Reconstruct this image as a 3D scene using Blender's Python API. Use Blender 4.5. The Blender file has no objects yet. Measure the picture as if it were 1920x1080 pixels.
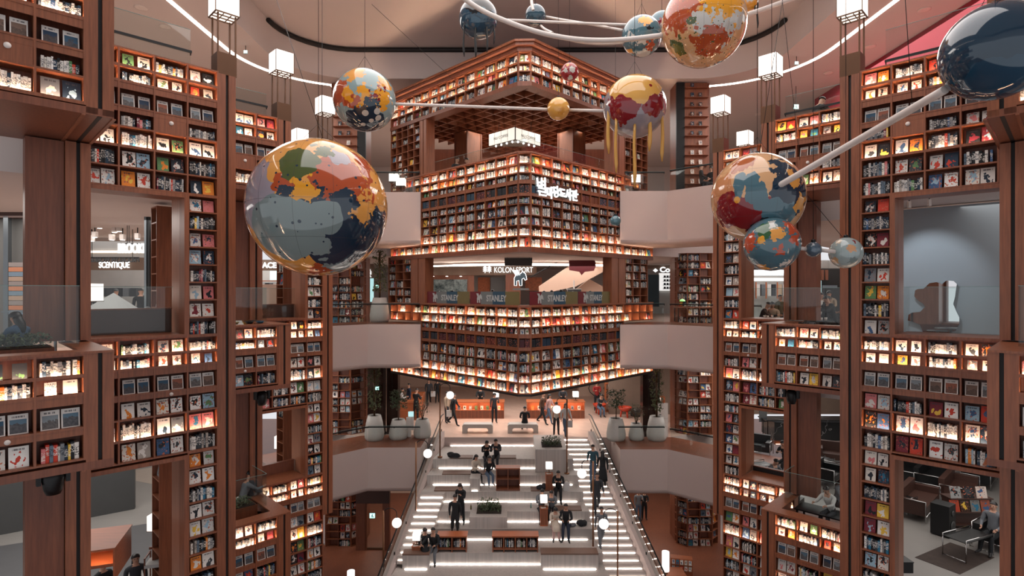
import bpy, bmesh, math, random
from mathutils import Vector, Matrix
PI = math.pi
R2 = math.sqrt(2.0)
SC = bpy.context.scene
COL = SC.collection
F, HX, HY = 1060.0, 960.0, 545.0        # focal length in pixels of the 1920x1080 frame, principal point, horizon

# ------------------------------------------------------------------ camera, world, light, exposure
cam_d = bpy.data.cameras.new('camera')
cam_d.sensor_width = 36.0
cam_d.lens = 36.0 * F / 1920.0
cam_d.shift_y = (HY - 540.0) / 1920.0
cam_d.clip_start = 0.05
cam_d.clip_end = 300
cam = bpy.data.objects.new('camera', cam_d)
COL.objects.link(cam)
cam.location = (0, 0, 0)
cam.rotation_euler = (PI / 2, 0, 0)
SC.camera = cam

world = bpy.data.worlds.new('world')
SC.world = world
world.use_nodes = True
world.node_tree.nodes['Background'].inputs[0].default_value = (0.96, 0.96, 1.0, 1)
world.node_tree.nodes['Background'].inputs[1].default_value = 0.74

SC.view_settings.view_transform = 'Standard'
SC.view_settings.look = 'None'
SC.view_settings.gamma = 1.0
SC.view_settings.exposure = 0.15
SC.view_settings.use_curve_mapping = False


def area_light(name, loc, size, power, color=(1, .9, .8), rot=(0, 0, 0), size_y=None):
    d = bpy.data.lights.new(name, 'AREA')
    d.energy = power
    d.color = color
    d.shape = 'RECTANGLE'
    d.size = size
    d.size_y = size_y or size
    o = bpy.data.objects.new(name, d)
    COL.objects.link(o)
    o.location = loc
    o.rotation_euler = rot
    return o


# unseen fill lights added below the storey ceilings and the atrium roof, without fixtures
area_light('atrium_fill_light', (0.5, 13, 11.8), 14, 1800, (1.0, .95, .93), size_y=16)
for (x, y, z, sx, sy, p) in ((-13.5, 16, 2.15, 6, 8, 330), (14.5, 15, 2.15, 6, 8, 260), (-14.5, 26, 2.1, 7, 8, 300), (13.5, 27, 2.1, 5, 7, 320),
                            (-13.5, 17, -3.6, 6, 9, 330), (14.5, 17, -3.6, 6, 9, 250), (-12.5, 29, -3.9, 6, 6, 300), (13, 29, -3.9, 6, 6, 300),
                            (0.5, 35, 1.45, 10, 6, 420), (0.5, 33, -4.2, 12, 6, 520),
                            (-13, 24, 10.3, 6, 9, 750), (14, 24, 10.3, 6, 9, 750), (.5, 36, 10.3, 16, 6, 700), (0.5, 29, 8.0, 4, 4, 90)):
    area_light('storey_fill_light', (x, y, z), sx, p, (1.0, .95, .90), size_y=sy)

# ------------------------------------------------------------------ coordinates
# the whole building stands on a grid turned 45 degrees: u runs right and away, v runs left and away


def W(u, v, z=0.0):
    return Vector(((u - v) / R2, (u + v) / R2, z))


def P(x, y, Y):
    return Vector(((x - HX) / F * Y, Y, (HY - y) / F * Y))


def uL(V, x):
    t = (x - HX) / F
    return V * (1 + t) / (1 - t)


def vR(U, x):
    t = (x - HX) / F
    return U * (1 - t) / (1 + t)


def frame_L(V):      # plane v = V: local s = u, d = v - V
    return Matrix(((1 / R2, -1 / R2, 0, -V / R2), (1 / R2, 1 / R2, 0, V / R2), (0, 0, 1, 0), (0, 0, 0, 1)))


def frame_R(U):      # plane u = U: local s = -v, d = u - U
    return Matrix(((1 / R2, 1 / R2, 0, U / R2), (-1 / R2, 1 / R2, 0, U / R2), (0, 0, 1, 0), (0, 0, 0, 1)))


# ------------------------------------------------------------------ mesh builder
class MB:
    def __init__(s):
        s.v, s.f, s.m, s.c, s.uv, s.c2 = [], [], [], [], [], []
        s.smooth = []

    def face(s, idx, mat=0, sm=False):
        s.f.append(tuple(idx)); s.m.append(mat); s.smooth.append(sm)

    def add(s, vs, fs, mat=0, sm=False):
        b = len(s.v)
        s.v.extend([tuple(x) for x in vs])
        for f in fs:
            s.face([b + i for i in f], mat, sm)
        return s

    def box(s, x0, x1, y0, y1, z0, z1, mat=0, M=None):
        vs = [(x0, y0, z0), (x1, y0, z0), (x1, y1, z0), (x0, y1, z0), (x0, y0, z1), (x1, y0, z1), (x1, y1, z1), (x0, y1, z1)]
        if M is not None:
            vs = [M @ Vector(q) for q in vs]
        return s.add(vs, [(0, 3, 2, 1), (4, 5, 6, 7), (0, 1, 5, 4), (1, 2, 6, 5), (2, 3, 7, 6), (3, 0, 4, 7)], mat)

    def prism(s, poly, z0, z1, mat=0, capmat=None):      # poly counter-clockwise in XY
        n = len(poly)
        vs = [(p[0], p[1], z0) for p in poly] + [(p[0], p[1], z1) for p in poly]
        b = len(s.v)
        s.v.extend(vs)
        for i in range(n):
            j = (i + 1) % n
            s.face((b + i, b + j, b + n + j, b + n + i), mat)
        cm = mat if capmat is None else capmat
        s.face([b + n + i for i in range(n)], cm)
        s.face([b + n - 1 - i for i in range(n)], mat)
        return s

    def tube(s, path, r, n=8, mat=0, cap=True, closed=False):
        path = [Vector(p) for p in path]
        k = len(path)
        rs = r if isinstance(r, (list, tuple)) else [r] * k
        b = len(s.v)
        nrm = None
        for i, p in enumerate(path):
            if closed:
                t = path[(i + 1) % k] - path[i - 1]
            else:
                t = path[min(i + 1, k - 1)] - path[max(i - 1, 0)]
            t.normalize()
            if nrm is None:
                a = Vector((0, 0, 1)) if abs(t.z) < .9 else Vector((1, 0, 0))
                nrm = t.cross(a).normalized()
            else:
                nrm = (nrm - t * nrm.dot(t)).normalized()
            bi = t.cross(nrm)
            for j in range(n):
                a = 2 * PI * j / n
                s.v.append(tuple(p + (nrm * math.cos(a) + bi * math.sin(a)) * rs[i]))
        for i in range(k if closed else k - 1):
            i2 = (i + 1) % k
            for j in range(n):
                j2 = (j + 1) % n
                s.face((b + i * n + j, b + i * n + j2, b + i2 * n + j2, b + i2 * n + j), mat, True)
        if cap and not closed:
            s.face([b + n - 1 - j for j in range(n)], mat)
            s.face([b + (k - 1) * n + j for j in range(n)], mat)
        return s

    def lathe(s, prof, c=(0, 0, 0), n=24, mat=0, sm=True):      # prof: (radius, z)
        b = len(s.v)
        for (r, z) in prof:
            for j in range(n):
                a = 2 * PI * j / n
                s.v.append((c[0] + r * math.cos(a), c[1] + r * math.sin(a), c[2] + z))
        for i in range(len(prof) - 1):
            for j in range(n):
                j2 = (j + 1) % n
                s.face((b + i * n + j, b + i * n + j2, b + (i + 1) * n + j2, b + (i + 1) * n + j), mat, sm)
        s.face([b + n - 1 - j for j in range(n)], mat)
        e = b + (len(prof) - 1) * n
        s.face([e + j for j in range(n)], mat)
        return s

    def ball(s, c, r, n=24, m=12, mat=0, sx=1, sy=1, sz=1):
        b = len(s.v)
        for i in range(1, m):
            th = PI * i / m
            for j in range(n):
                a = 2 * PI * j / n
                s.v.append((c[0] + r * sx * math.sin(th) * math.cos(a), c[1] + r * sy * math.sin(th) * math.sin(a), c[2] - r * sz * math.cos(th)))
        lo = len(s.v); s.v.append((c[0], c[1], c[2] - r * sz))
        hi = len(s.v); s.v.append((c[0], c[1], c[2] + r * sz))
        for i in range(m - 2):
            for j in range(n):
                j2 = (j + 1) % n
                s.face((b + i * n + j, b + i * n + j2, b + (i + 1) * n + j2, b + (i + 1) * n + j), mat, True)
        for j in range(n):
            j2 = (j + 1) % n
            s.face((lo, b + j2, b + j), mat, True)
            s.face((hi, b + (m - 2) * n + j, b + (m - 2) * n + j2), mat, True)
        return s

    def mesh(s, name, mats):
        me = bpy.data.meshes.new(name)
        me.from_pydata(s.v, [], s.f)
        if not isinstance(mats, (list, tuple)):
            mats = [mats]
        for mm in mats:
            me.materials.append(mm)
        me.polygons.foreach_set('material_index', s.m)
        me.polygons.foreach_set('use_smooth', s.smooth)
        me.update()
        return me

    def build(s, name, mats, parent=None, loc=None):
        o = bpy.data.objects.new(name, s.mesh(name, mats))
        COL.objects.link(o)
        if parent is not None:
            o.parent = parent
        if loc is not None:
            o.location = loc
        return o


def tag(o, label, cat, group=None):
    o['label'] = label
    o['category'] = cat
    if group:
        o['group'] = group
    return o


def thing(name, label, cat, loc=(0, 0, 0), rz=0.0, group=None):
    o = bpy.data.objects.new(name, None)
    o.empty_display_size = .1
    COL.objects.link(o)
    o.location = loc
    o.rotation_euler = (0, 0, rz)
    return tag(o, label, cat, group)


def struct(o, label=None):
    o['kind'] = 'structure'
    if label:
        o['label'] = label
    return o


_UNIT = {}


def under(o, part):      # make o a sub-part of part, keeping its place
    o.parent = part
    o.matrix_parent_inverse = part.matrix_basis.inverted()
    return o



def bar(name, parent, mat, x0, x1, y0, y1, z0, z1):      # a board: shared unit cube, scaled
    me = _UNIT.get(mat.name)
    if me is None:
        me = MB().box(-.5, .5, -.5, .5, -.5, .5).mesh('board_' + mat.name, mat)
        _UNIT[mat.name] = me
    o = bpy.data.objects.new(name, me)
    COL.objects.link(o)
    o.parent = parent
    o.location = ((x0 + x1) / 2, (y0 + y1) / 2, (z0 + z1) / 2)
    o.scale = (x1 - x0, y1 - y0, z1 - z0)
    return o


# ------------------------------------------------------------------ materials
class NT:
    def __init__(s, name):
        s.mat = bpy.data.materials.new(name)
        s.mat.use_nodes = True
        s.t = s.mat.node_tree
        s.b = s.t.nodes['Principled BSDF']

    def n(s, typ, **kw):
        nd = s.t.nodes.new(typ)
        for k, v in kw.items():
            setattr(nd, k, v)
        return nd

    def l(s, a, b):
        s.t.links.new(a, b)

    def val(s, inp, v):
        if hasattr(v, 'is_output') or isinstance(v, bpy.types.NodeSocket):
            s.l(v, inp)
        else:
            inp.default_value = v

    def math(s, op, a, b=None, c=None, clamp=False):
        nd = s.n('ShaderNodeMath', operation=op, use_clamp=clamp)
        s.val(nd.inputs[0], a)
        if b is not None:
            s.val(nd.inputs[1], b)
        if c is not None:
            s.val(nd.inputs[2], c)
        return nd.outputs[0]

    def mix(s, fac, a, b):
        nd = s.n('ShaderNodeMix', data_type='RGBA')
        s.val(nd.inputs[0], fac)
        s.val(nd.inputs[6], a)
        s.val(nd.inputs[7], b)
        return nd.outputs[2]

    def noise(s, vec, scale, detail=2.0, rough=.5, out=0):
        nd = s.n('ShaderNodeTexNoise')
        if vec is not None:
            s.l(vec, nd.inputs['Vector'])
        nd.inputs['Scale'].default_value = scale
        nd.inputs['Detail'].default_value = detail
        nd.inputs['Roughness'].default_value = rough
        return nd.outputs[out]

    def mapping(s, vec, scale=(1, 1, 1), loc=(0, 0, 0), rot=(0, 0, 0)):
        nd = s.n('ShaderNodeMapping')
        s.l(vec, nd.inputs[0])
        nd.inputs['Location'].default_value = loc
        nd.inputs['Rotation'].default_value = rot
        nd.inputs['Scale'].default_value = scale
        return nd.outputs[0]

    def pos(s):
        return s.n('ShaderNodeNewGeometry').outputs['Position']

    def obj(s):
        return s.n('ShaderNodeTexCoord').outputs['Object']

    def fin(s, color=None, rough=.5, metal=0.0, spec=None, bump=None, bstr=.2):
        if color is not None:
            s.val(s.b.inputs['Base Color'], color)
        s.val(s.b.inputs['Roughness'], rough)
        s.b.inputs['Metallic'].default_value = metal
        if spec is not None:
            s.b.inputs['Specular IOR Level'].default_value = spec
        if bump is not None:
            bn = s.n('ShaderNodeBump')
            bn.inputs['Strength'].default_value = bstr
            bn.inputs['Distance'].default_value = .01
            s.l(bump, bn.inputs['Height'])
            s.l(bn.outputs[0], s.b.inputs['Normal'])
        return s.mat


def srgb(r, g, b):
    f = lambda c: (c / 255 / 12.92) if c <= 10 else ((c / 255 + .055) / 1.055) ** 2.4
    return (f(r), f(g), f(b), 1.0)


def plain(name, c, rough=.6, metal=0.0, var=.08, scale=3.0):
    m = NT(name)
    nz = m.noise(m.pos(), scale, 3)
    d = tuple(x * (1 - var * 2) for x in c[:3]) + (1,)
    return m.fin(m.mix(nz, c, d), rough, metal)


def wood(name, c1, c2, rough=.42, sc=(14, 14, .9)):
    m = NT(name)
    p = m.mapping(m.pos(), sc)
    g = m.noise(p, 1.6, 5, .6)
    g2 = m.noise(m.pos(), .7, 2)
    f = m.math('ADD', m.math('MULTIPLY', g, .75), m.math('MULTIPLY', g2, .35))
    col = m.mix(m.math('SUBTRACT', m.math('MULTIPLY', f, 2.2), .72, clamp=True), c1, c2)
    return m.fin(col, rough, bump=g, bstr=.08)


def emit(name, c, strength):
    m = NT(name)
    m.b.inputs['Base Color'].default_value = (0.8, .8, .8, 1)
    m.b.inputs['Emission Color'].default_value = (c[0], c[1], c[2], 1)
    m.b.inputs['Emission Strength'].default_value = strength
    return m.mat


def glass(name, tint=(.93, .965, .96, 1), rough=.02, mixf=.93):
    m = NT(name)
    tr = m.n('ShaderNodeBsdfTransparent')
    tr.inputs[0].default_value = tint
    gl = m.n('ShaderNodeBsdfGlossy')
    gl.inputs['Roughness'].default_value = rough
    fr = m.n('ShaderNodeLayerWeight')
    fr.inputs['Blend'].default_value = .5
    mx = m.n('ShaderNodeMixShader')
    m.l(m.math('MULTIPLY_ADD', m.math('POWER', fr.outputs['Facing'], 4.0), .5, 1 - mixf - .04, clamp=True), mx.inputs[0])
    m.l(tr.outputs[0], mx.inputs[1])
    m.l(gl.outputs[0], mx.inputs[2])
    m.l(mx.outputs[0], m.t.nodes['Material Output'].inputs[0])
    return m.mat


WOOD = wood('cherry_wood', srgb(152, 90, 60), srgb(104, 59, 39))
WOODD = wood('cherry_wood_panel', srgb(134, 78, 54), srgb(94, 52, 37))
WOODB = wood('cherry_wood_back', srgb(128, 68, 46), srgb(88, 46, 32))
WOODO = wood('orange_oak', srgb(190, 108, 66), srgb(146, 78, 46), sc=(.9, 14, 14))
BRONZE = plain('bronze_metal', srgb(96, 66, 46), .4, .55)
DARK = plain('dark_slot', srgb(26, 22, 22), .6)
BLACK = plain('black_metal', srgb(18, 19, 21), .4, .3)
WHITE = plain('white_plaster', srgb(192, 174, 168), .75, var=.03, scale=1.2)
CEIL = plain('ceiling_paint', srgb(204, 194, 190), .85, var=.03, scale=.6)
GREYW = plain('grey_plaster', srgb(150, 150, 150), .8, var=.06)
GLASS = glass('clear_glass')
LEDW = emit('warm_led', (1.0, .68, .45), 84.0)
LEDC = emit('cove_led', (1.0, .86, .74), 6.0)
STEPLED = emit('step_led', (1.0, .90, .82), 16.0)
LANTERN = emit('lantern_shade', (1.0, .90, .80), 1.15)
SIGNW = emit('white_sign_light', (.95, 1.0, 1.0), 1.3)
KNOB = plain('white_disc', srgb(225, 215, 208), .5)


# book covers: colour attribute Col (alpha = seed) and Art (second colour), UV on the front face
def book_material():
    m = NT('printed_books')
    a = m.n('ShaderNodeAttribute', attribute_name='Col')
    b = m.n('ShaderNodeAttribute', attribute_name='Art')
    uvn = m.n('ShaderNodeUVMap', uv_map='UVMap')
    sx = m.n('ShaderNodeSeparateXYZ')
    m.l(uvn.outputs[0], sx.inputs[0])
    U, V = sx.outputs[0], sx.outputs[1]
    seed = a.outputs['Alpha']
    cmb = m.n('ShaderNodeCombineXYZ')
    m.l(m.math('MULTIPLY_ADD', seed, 91.0, U), cmb.inputs[0])
    m.l(m.math('MULTIPLY_ADD', seed, 37.0, V), cmb.inputs[1])
    m.l(m.math('MULTIPLY', seed, 53.0), cmb.inputs[2])
    front = m.math('GREATER_THAN', U, -.5)
    inx = m.math('MULTIPLY', m.math('GREATER_THAN', U, .08), m.math('LESS_THAN', U, .92))
    kind = m.math('FRACT', m.math('MULTIPLY', seed, 7.31))
    ismag = b.outputs['Alpha']
    # picture of a magazine
    box = m.math('MULTIPLY', inx, m.math('MULTIPLY', m.math('GREATER_THAN', V, .05), m.math('LESS_THAN', V, .74)))
    nz = m.noise(cmb.outputs[0], 3.0, 4, .6)
    land = m.math('GREATER_THAN', m.math('ADD', m.math('MULTIPLY', nz, .9), .02), V)
    nz2 = m.noise(cmb.outputs[0], 9.0, 3, .6)
    pic = m.mix(land, b.outputs['Color'], m.mix(nz2, (.012, .016, .02, 1), m.mix(.5, b.outputs['Color'], (.22, .14, .10, 1))))
    mag = m.mix(m.math('MULTIPLY', box, ismag), a.outputs['Color'], pic)
    # drawn cover: blob and title
    nb = m.noise(cmb.outputs[0], 3.6, 1.5, .5)
    dx = m.math('SUBTRACT', U, .5)
    dy = m.math('SUBTRACT', V, m.math('MULTIPLY_ADD', kind, .3, .3))
    dd = m.math('SQRT', m.math('ADD', m.math('MULTIPLY', dx, dx), m.math('MULTIPLY', dy, dy)))
    blob = m.math('LESS_THAN', m.math('ADD', dd, m.math('MULTIPLY', m.math('SUBTRACT', nb, .5), 1.3)), .22)
    art = m.mix(blob, a.outputs['Color'], b.outputs['Color'])
    spot = m.math('GREATER_THAN', m.noise(cmb.outputs[0], 6.5, 1), .63)
    art = m.mix(m.math('MULTIPLY', spot, m.math('GREATER_THAN', kind, .45)), art, m.mix(kind, (.03, .04, .06, 1), (.6, .16, .08, 1)))
    title = m.math('MULTIPLY', m.math('MULTIPLY', m.math('GREATER_THAN', V, .82), m.math('LESS_THAN', V, .91)),
                   m.math('MULTIPLY', m.math('MULTIPLY', m.math('GREATER_THAN', U, .18), m.math('LESS_THAN', U, .82)),
                          m.math('GREATER_THAN', m.noise(m.mapping(cmb.outputs[0], (22, 1, 1)), 1.0, 0), .45)))
    notm = m.math('SUBTRACT', 1.0, ismag)
    col = m.mix(m.math('MULTIPLY', front, notm), mag, art)
    col = m.mix(m.math('MULTIPLY', front, m.math('MULTIPLY', title, .8)), col, (.05, .05, .06, 1))
    # spine lettering: U in [-3,-2] marks a spine, V along it
    spine = m.math('LESS_THAN', U, -1.5)
    tx = m.math('MULTIPLY', m.math('MULTIPLY', m.math('GREATER_THAN', V, m.math('MULTIPLY_ADD', kind, .3, .12)), m.math('LESS_THAN', V, m.math('MULTIPLY_ADD', kind, .2, .72))),
                m.math('GREATER_THAN', m.noise(m.mapping(cmb.outputs[0], (1.2, 11, 1)), 1.3, 1), .52))
    col = m.mix(m.math('MULTIPLY', spine, m.math('MULTIPLY', tx, .75)), col, b.outputs['Color'])
    return m.fin(col, .55, spec=.3)


BOOKM = book_material()

# ------------------------------------------------------------------ storeys: floors, ceilings, walls
FLOOR = NT('porcelain_floor')
_p = FLOOR.mapping(FLOOR.pos(), (1, 1, 1), rot=(0, 0, PI / 4))
_bk = FLOOR.n('ShaderNodeTexBrick')
FLOOR.l(_p, _bk.inputs[0])
_bk.inputs['Color1'].default_value = srgb(206, 176, 160)
_bk.inputs['Color2'].default_value = srgb(196, 166, 150)
_bk.inputs['Mortar'].default_value = srgb(150, 126, 114)
_bk.inputs['Scale'].default_value = 1.0
_bk.inputs['Mortar Size'].default_value = .004
FLOOR = FLOOR.fin(_bk.outputs[0], .35)
GFLOOR = plain('grey_terrazzo_floor', srgb(150, 146, 142), .4, var=.1, scale=1.0)

ZF = (4.2, -1.75, -7.65)          # finished floor of the three storeys in view
GROUND = -13.6
VA, VB, VCB, VC = 11.1, 13.8, 16.3, 19.0          # left side: planes of the stepped book walls
EA, EB, ECB, EC = 1.93, 4.74, 7.13, 9.85          # their far ends along u
UA, UB, UCB, UC = 11.97, 14.67, 17.1, 19.5        # right side
GA, GB, GCB, GC = 1.04, 3.90, 6.63, 9.27
TU, TV, TY = 16.02, 15.3, 22.4                    # tower faces and front facet


def poly_uv(pts):
    return [tuple(W(a, b)[:2]) for a, b in pts]


left_poly = poly_uv([(-8, VB + .5), (EA, VB + .5), (EB - .05, VB + .5), (EB - .05, VC + .5), (EC - .05, VC + .5), (EC - .05, 40), (-8, 40)])
right_poly = poly_uv([(UB + .5, -8), (44, -8), (44, GC - .05), (UC + .5, GC - .05), (UC + .5, GB - .05), (UB + .5, GB - .05)])
nn = 0
for z, t, nm in ((4.2, 1.95, 'upper'), (-1.75, 1.7, 'middle'), (-7.65, 1.6, 'lower')):
    for side, pl in (('left', left_poly), ('right', right_poly)):
        o = MB().prism(pl, z - t, z, 1, 0).build('floor', [FLOOR if z > -7 else GFLOOR, CEIL])
        struct(o, 'pale floor slab of the %s storey on the %s side' % (nm, side))
# back part of each storey, behind the bridges and inside the tower
back_u = [tuple(W(TU + .45, TV + .45)[:2]), tuple(W(25.0, TV + .45)[:2]), (7.3, 29.3), (13.0, 33), (22, 50), (-21, 50), (-13, 33), (-6.5, 29.3), tuple(W(TU + .45, 25.0)[:2])]
for z, t, nm in ((4.2, 2.4, 'upper'), (-1.75, 1.9, 'middle')):
    o = MB().prism(back_u, z - t, z, 1, 0).build('floor', [FLOOR, CEIL])
    struct(o, 'pale %s storey floor inside the central tower' % nm)
o = MB().prism([(-3.4, 29.5), (3.95, 29.5), (8, 29.4), (13, 32), (22, 50), (-21, 50), (-13, 32), (-7.5, 29.4)], -9.2, -7.65, 1, 0).build('floor', [FLOOR, WHITE])
struct(o, 'beige tiled landing at the top of the reading steps')
o = MB().prism([(-40, -5), (40, -5), (40, 60), (-40, 60)], GROUND - .2, GROUND).build('floor', WOODD)
struct(o, 'dark wooden ground floor beside the reading steps')

# roof: outer ceiling with a rounded opening, fascia, raised inner ceiling, slot and light cove
def rrect(x0, x1, y0, y1, r, n=10):
    pts = []
    for cx, cy, a0 in ((x1 - r, y1 - r, 0), (x0 + r, y1 - r, 90), (x0 + r, y0 + r, 180), (x1 - r, y0 + r, 270)):
        for k in range(n + 1):
            a = math.radians(a0 + 90 * k / n)
            pts.append((cx + r * math.cos(a), cy + r * math.sin(a)))
    return pts


ZC, ZI = 10.5, 12.0
op = rrect(-10.8, 12.1, -9, 28.0, 3.2)
k = len(op)
mb = MB()
mb.v = [(x, y, ZC) for x, y in op]
cx0, cy0 = .65, 9.5
for x, y in op:
    dx, dy = x - cx0, y - cy0
    m = min(abs(34 / dx) if abs(dx) > 1e-6 else 1e9, abs(44 / dy) if abs(dy) > 1e-6 else 1e9)
    mb.v.append((cx0 + dx * m, cy0 + dy * m, ZC))
mb.f = [(i, (i + 1) % k, k + (i + 1) % k, k + i)[::-1] for i in range(k)]
mb.m = [0] * k
mb.smooth = [False] * k
o = mb.build('ceiling', CEIL); struct(o, 'pale upper ceiling around the rounded atrium opening')
mb = MB()
mb.v = [(x, y, ZC) for x, y in op] + [(x, y, ZI) for x, y in op]
mb.f = [(i, (i + 1) % k, k + (i + 1) % k, k + i)[::-1] for i in range(k)]
mb.m = [0] * k; mb.smooth = [True] * k
mb.f.append(tuple(k + i for i in range(k))[::-1]); mb.m.append(0); mb.smooth.append(False)
o = mb.build('ceiling', CEIL); struct(o, 'raised inner ceiling above the hanging globes')
ins = rrect(-10.7, 12.0, -8.9, 27.9, 3.1)
o = MB().tube([(x, y, ZI - .12) for x, y in ins if y > 14], .11, 6).build('trim_1', DARK)
struct(o, 'dark ventilation slot along the raised ceiling')
ledp = [q for q in rrect(-12.3, 13.8, -8, 29.0, 4.6, 14) if q[1] > 4]
mb = MB()
ring = rrect(-12.3, 13.8, -8, 29.0, 4.6, 14)
ring2 = rrect(-12.48, 13.98, -8.1, 29.18, 4.7, 14)


def ribbon(sel, name, mat):
    mb = MB()
    pts = [i for i in range(len(ring)) if sel(ring[i])]
    for i in pts:
        mb.v += [(ring[i][0], ring[i][1], ZC - .015), (ring2[i][0], ring2[i][1], ZC - .015), (ring[i][0], ring[i][1], ZC), (ring2[i][0], ring2[i][1], ZC)]
    for a in range(len(pts) - 1):
        b = a * 4
        mb.face((b, b + 1, b + 5, b + 4)); mb.face((b + 2, b + 6, b + 7, b + 3)); mb.face((b, b + 4, b + 6, b + 2)); mb.face((b + 1, b + 3, b + 7, b + 5))
    return mb.build(name, mat)


ring = [(-9.3, 29.0)] + [q for q in ring if q[0] < -7 and q[1] > 0] + [(-12.3, 4)]
ring2 = [(-9.3, 29.18)] + [q for q in ring2 if q[0] < -7 and q[1] > 0] + [(-12.48, 4)]
tag(ribbon(lambda q: True, 'cove_light', LEDC), 'curved white light strip in the ceiling at upper left', 'light')
ring = [(10.2, 29.0)] + [q for q in rrect(-12.3, 13.8, -8, 29.0, 4.6, 14) if q[0] > 8 and q[1] > 0][::-1] + [(13.8, 4)]
ring2 = [(10.2, 29.18)] + [q for q in rrect(-12.48, 13.98, -8.1, 29.18, 4.7, 14) if q[0] > 8 and q[1] > 0][::-1] + [(13.98, 4)]
tag(ribbon(lambda q: True, 'cove_light', LEDC), 'curved white light strip in the ceiling at upper right', 'light')

# white bridge fascias, folded once, with a softened lower edge
def fascia(path, z0, z1, label, n):
    mb = MB()
    prof = [(0.0, z1), (0.0, z0 + .22), (.03, z0 + .10), (.10, z0 + .03), (.22, z0), (2.4, z0), (2.4, z1)]
    k = len(prof)
    for i, (x, y) in enumerate(path):
        nx, ny = path_n[i]
        for d, z in prof:
            mb.v.append((x + nx * d, y + ny * d, z))
    for i in range(len(path) - 1):
        for j in range(k):
            j2 = (j + 1) % k
            mb.face((i * k + j, i * k + j2, (i + 1) * k + j2, (i + 1) * k + j), 1 if j == k - 1 else 0, 0 < j < 4)
    mb.face(list(range(k))); mb.face([(len(path) - 1) * k + j for j in range(k)][::-1])
    o = mb.build('trim_%d' % n, [WHITE, WOODD])
    struct(o, label)


LVL = ((4.70, 2.17, 'upper'), (-1.60, -3.72, 'middle'), (-7.48, -9.62, 'lower'))
n = 2
for z1, z0, nm in LVL:
    yl = 26.95
    a = W(EC - .1, 23.9)
    path = [(-4.36, yl), (-6.88, yl), (a.x, a.y)]
    path_n = [(0, 1), (-.38, .92), (-.7, .7)]
    fascia(path, z0, z1, 'smooth white %s bridge front left of the tower' % nm, n); n += 1
    yr = 26.65
    a = W(UC + 4.55, GC - .1)
    path = [(a.x, a.y), (7.33, yr), (5.1, yr)]
    path_n = [(.7, .7), (.38, .92), (0, 1)]
    fascia(path, z0, z1, 'smooth white %s bridge front right of the tower' % nm, n); n += 1

# far walls closing the storeys
for z0, z1, c, nm in ((4.2, ZC, CEIL, 'upper'), (-1.75, 2.2, CEIL, 'middle'), (-7.65, -3.3, CEIL, 'lower')):
    o = MB().box(-40, 40, 48, 48.3, z0, z1).build('wall_back', c)
    struct(o, 'pale back wall of the %s storey far behind the tower' % nm)
    o = MB().box(-26, -25.7, 8, 48, z0, z1).build('wall_left', GREYW)
    struct(o, 'grey side wall of the %s storey, left shops' % nm)
    o = MB().box(26, 26.3, 8, 48, z0, z1).build('wall_right', GREYW)
    struct(o, 'grey side wall of the %s storey, right shops' % nm)

# ------------------------------------------------------------------ book cases
BOOKS = []
PALW = [srgb(226, 220, 212), srgb(214, 208, 200), srgb(236, 232, 226), srgb(200, 196, 190), srgb(222, 214, 202)]
PALD = [srgb(28, 32, 38), srgb(38, 44, 52), srgb(30, 44, 60), srgb(22, 24, 26), srgb(58, 62, 66), srgb(36, 56, 74)]
PALM = [srgb(120, 124, 128), srgb(150, 148, 146), srgb(96, 112, 126), srgb(170, 160, 150)]
PALC = [(srgb(196, 62, 44), 'red'), (srgb(222, 130, 46), 'orange'), (srgb(44, 110, 140), 'teal'), (srgb(226, 184, 70), 'yellow'), (srgb(208, 120, 120), 'pink'),
        (srgb(62, 92, 130), 'blue'), (srgb(90, 130, 84), 'green'), (srgb(120, 40, 52), 'maroon'), (srgb(150, 180, 196), 'pale blue')]
VOLC = [srgb(30, 34, 40), srgb(44, 46, 52), srgb(34, 52, 70), srgb(40, 62, 78), srgb(92, 44, 36), srgb(110, 58, 36), srgb(70, 34, 40), srgb(30, 36, 44), srgb(60, 60, 44), srgb(26, 28, 32)]
WORDS = ['first', 'second', 'third', 'fourth', 'fifth', 'sixth', 'seventh', 'eighth', 'ninth', 'tenth', 'eleventh', 'twelfth', 'thirteenth', 'fourteenth', 'fifteenth', 'sixteenth']
rnd = random.Random(11)


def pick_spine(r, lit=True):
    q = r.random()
    if not lit:  # shade of unlit rows put into the colours: more dark spines
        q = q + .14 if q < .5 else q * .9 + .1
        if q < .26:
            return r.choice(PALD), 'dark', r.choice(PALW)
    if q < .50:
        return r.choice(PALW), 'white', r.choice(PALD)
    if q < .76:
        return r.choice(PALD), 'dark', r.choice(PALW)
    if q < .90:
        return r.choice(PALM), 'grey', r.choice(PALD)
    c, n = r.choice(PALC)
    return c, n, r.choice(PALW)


def pick_face(r, mag):
    if mag:
        return srgb(216, 210, 204), 'white', r.choice([srgb(52, 84, 108), srgb(90, 116, 134), srgb(130, 140, 146), srgb(40, 60, 84), srgb(120, 96, 84), srgb(150, 90, 70)])
    q = r.random()
    if q < .46:
        return r.choice(PALW), 'white', r.choice([c for c, _ in PALC] + PALD)
    if q < .60:
        return r.choice(PALD), 'dark', r.choice([c for c, _ in PALC] + PALW)
    if q < .68:
        return r.choice(PALM), 'grey', r.choice(PALW + PALD)
    c, n = r.choice(PALC)
    return c, n, r.choice(PALW + PALD + [c for c, _ in PALC])


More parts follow.
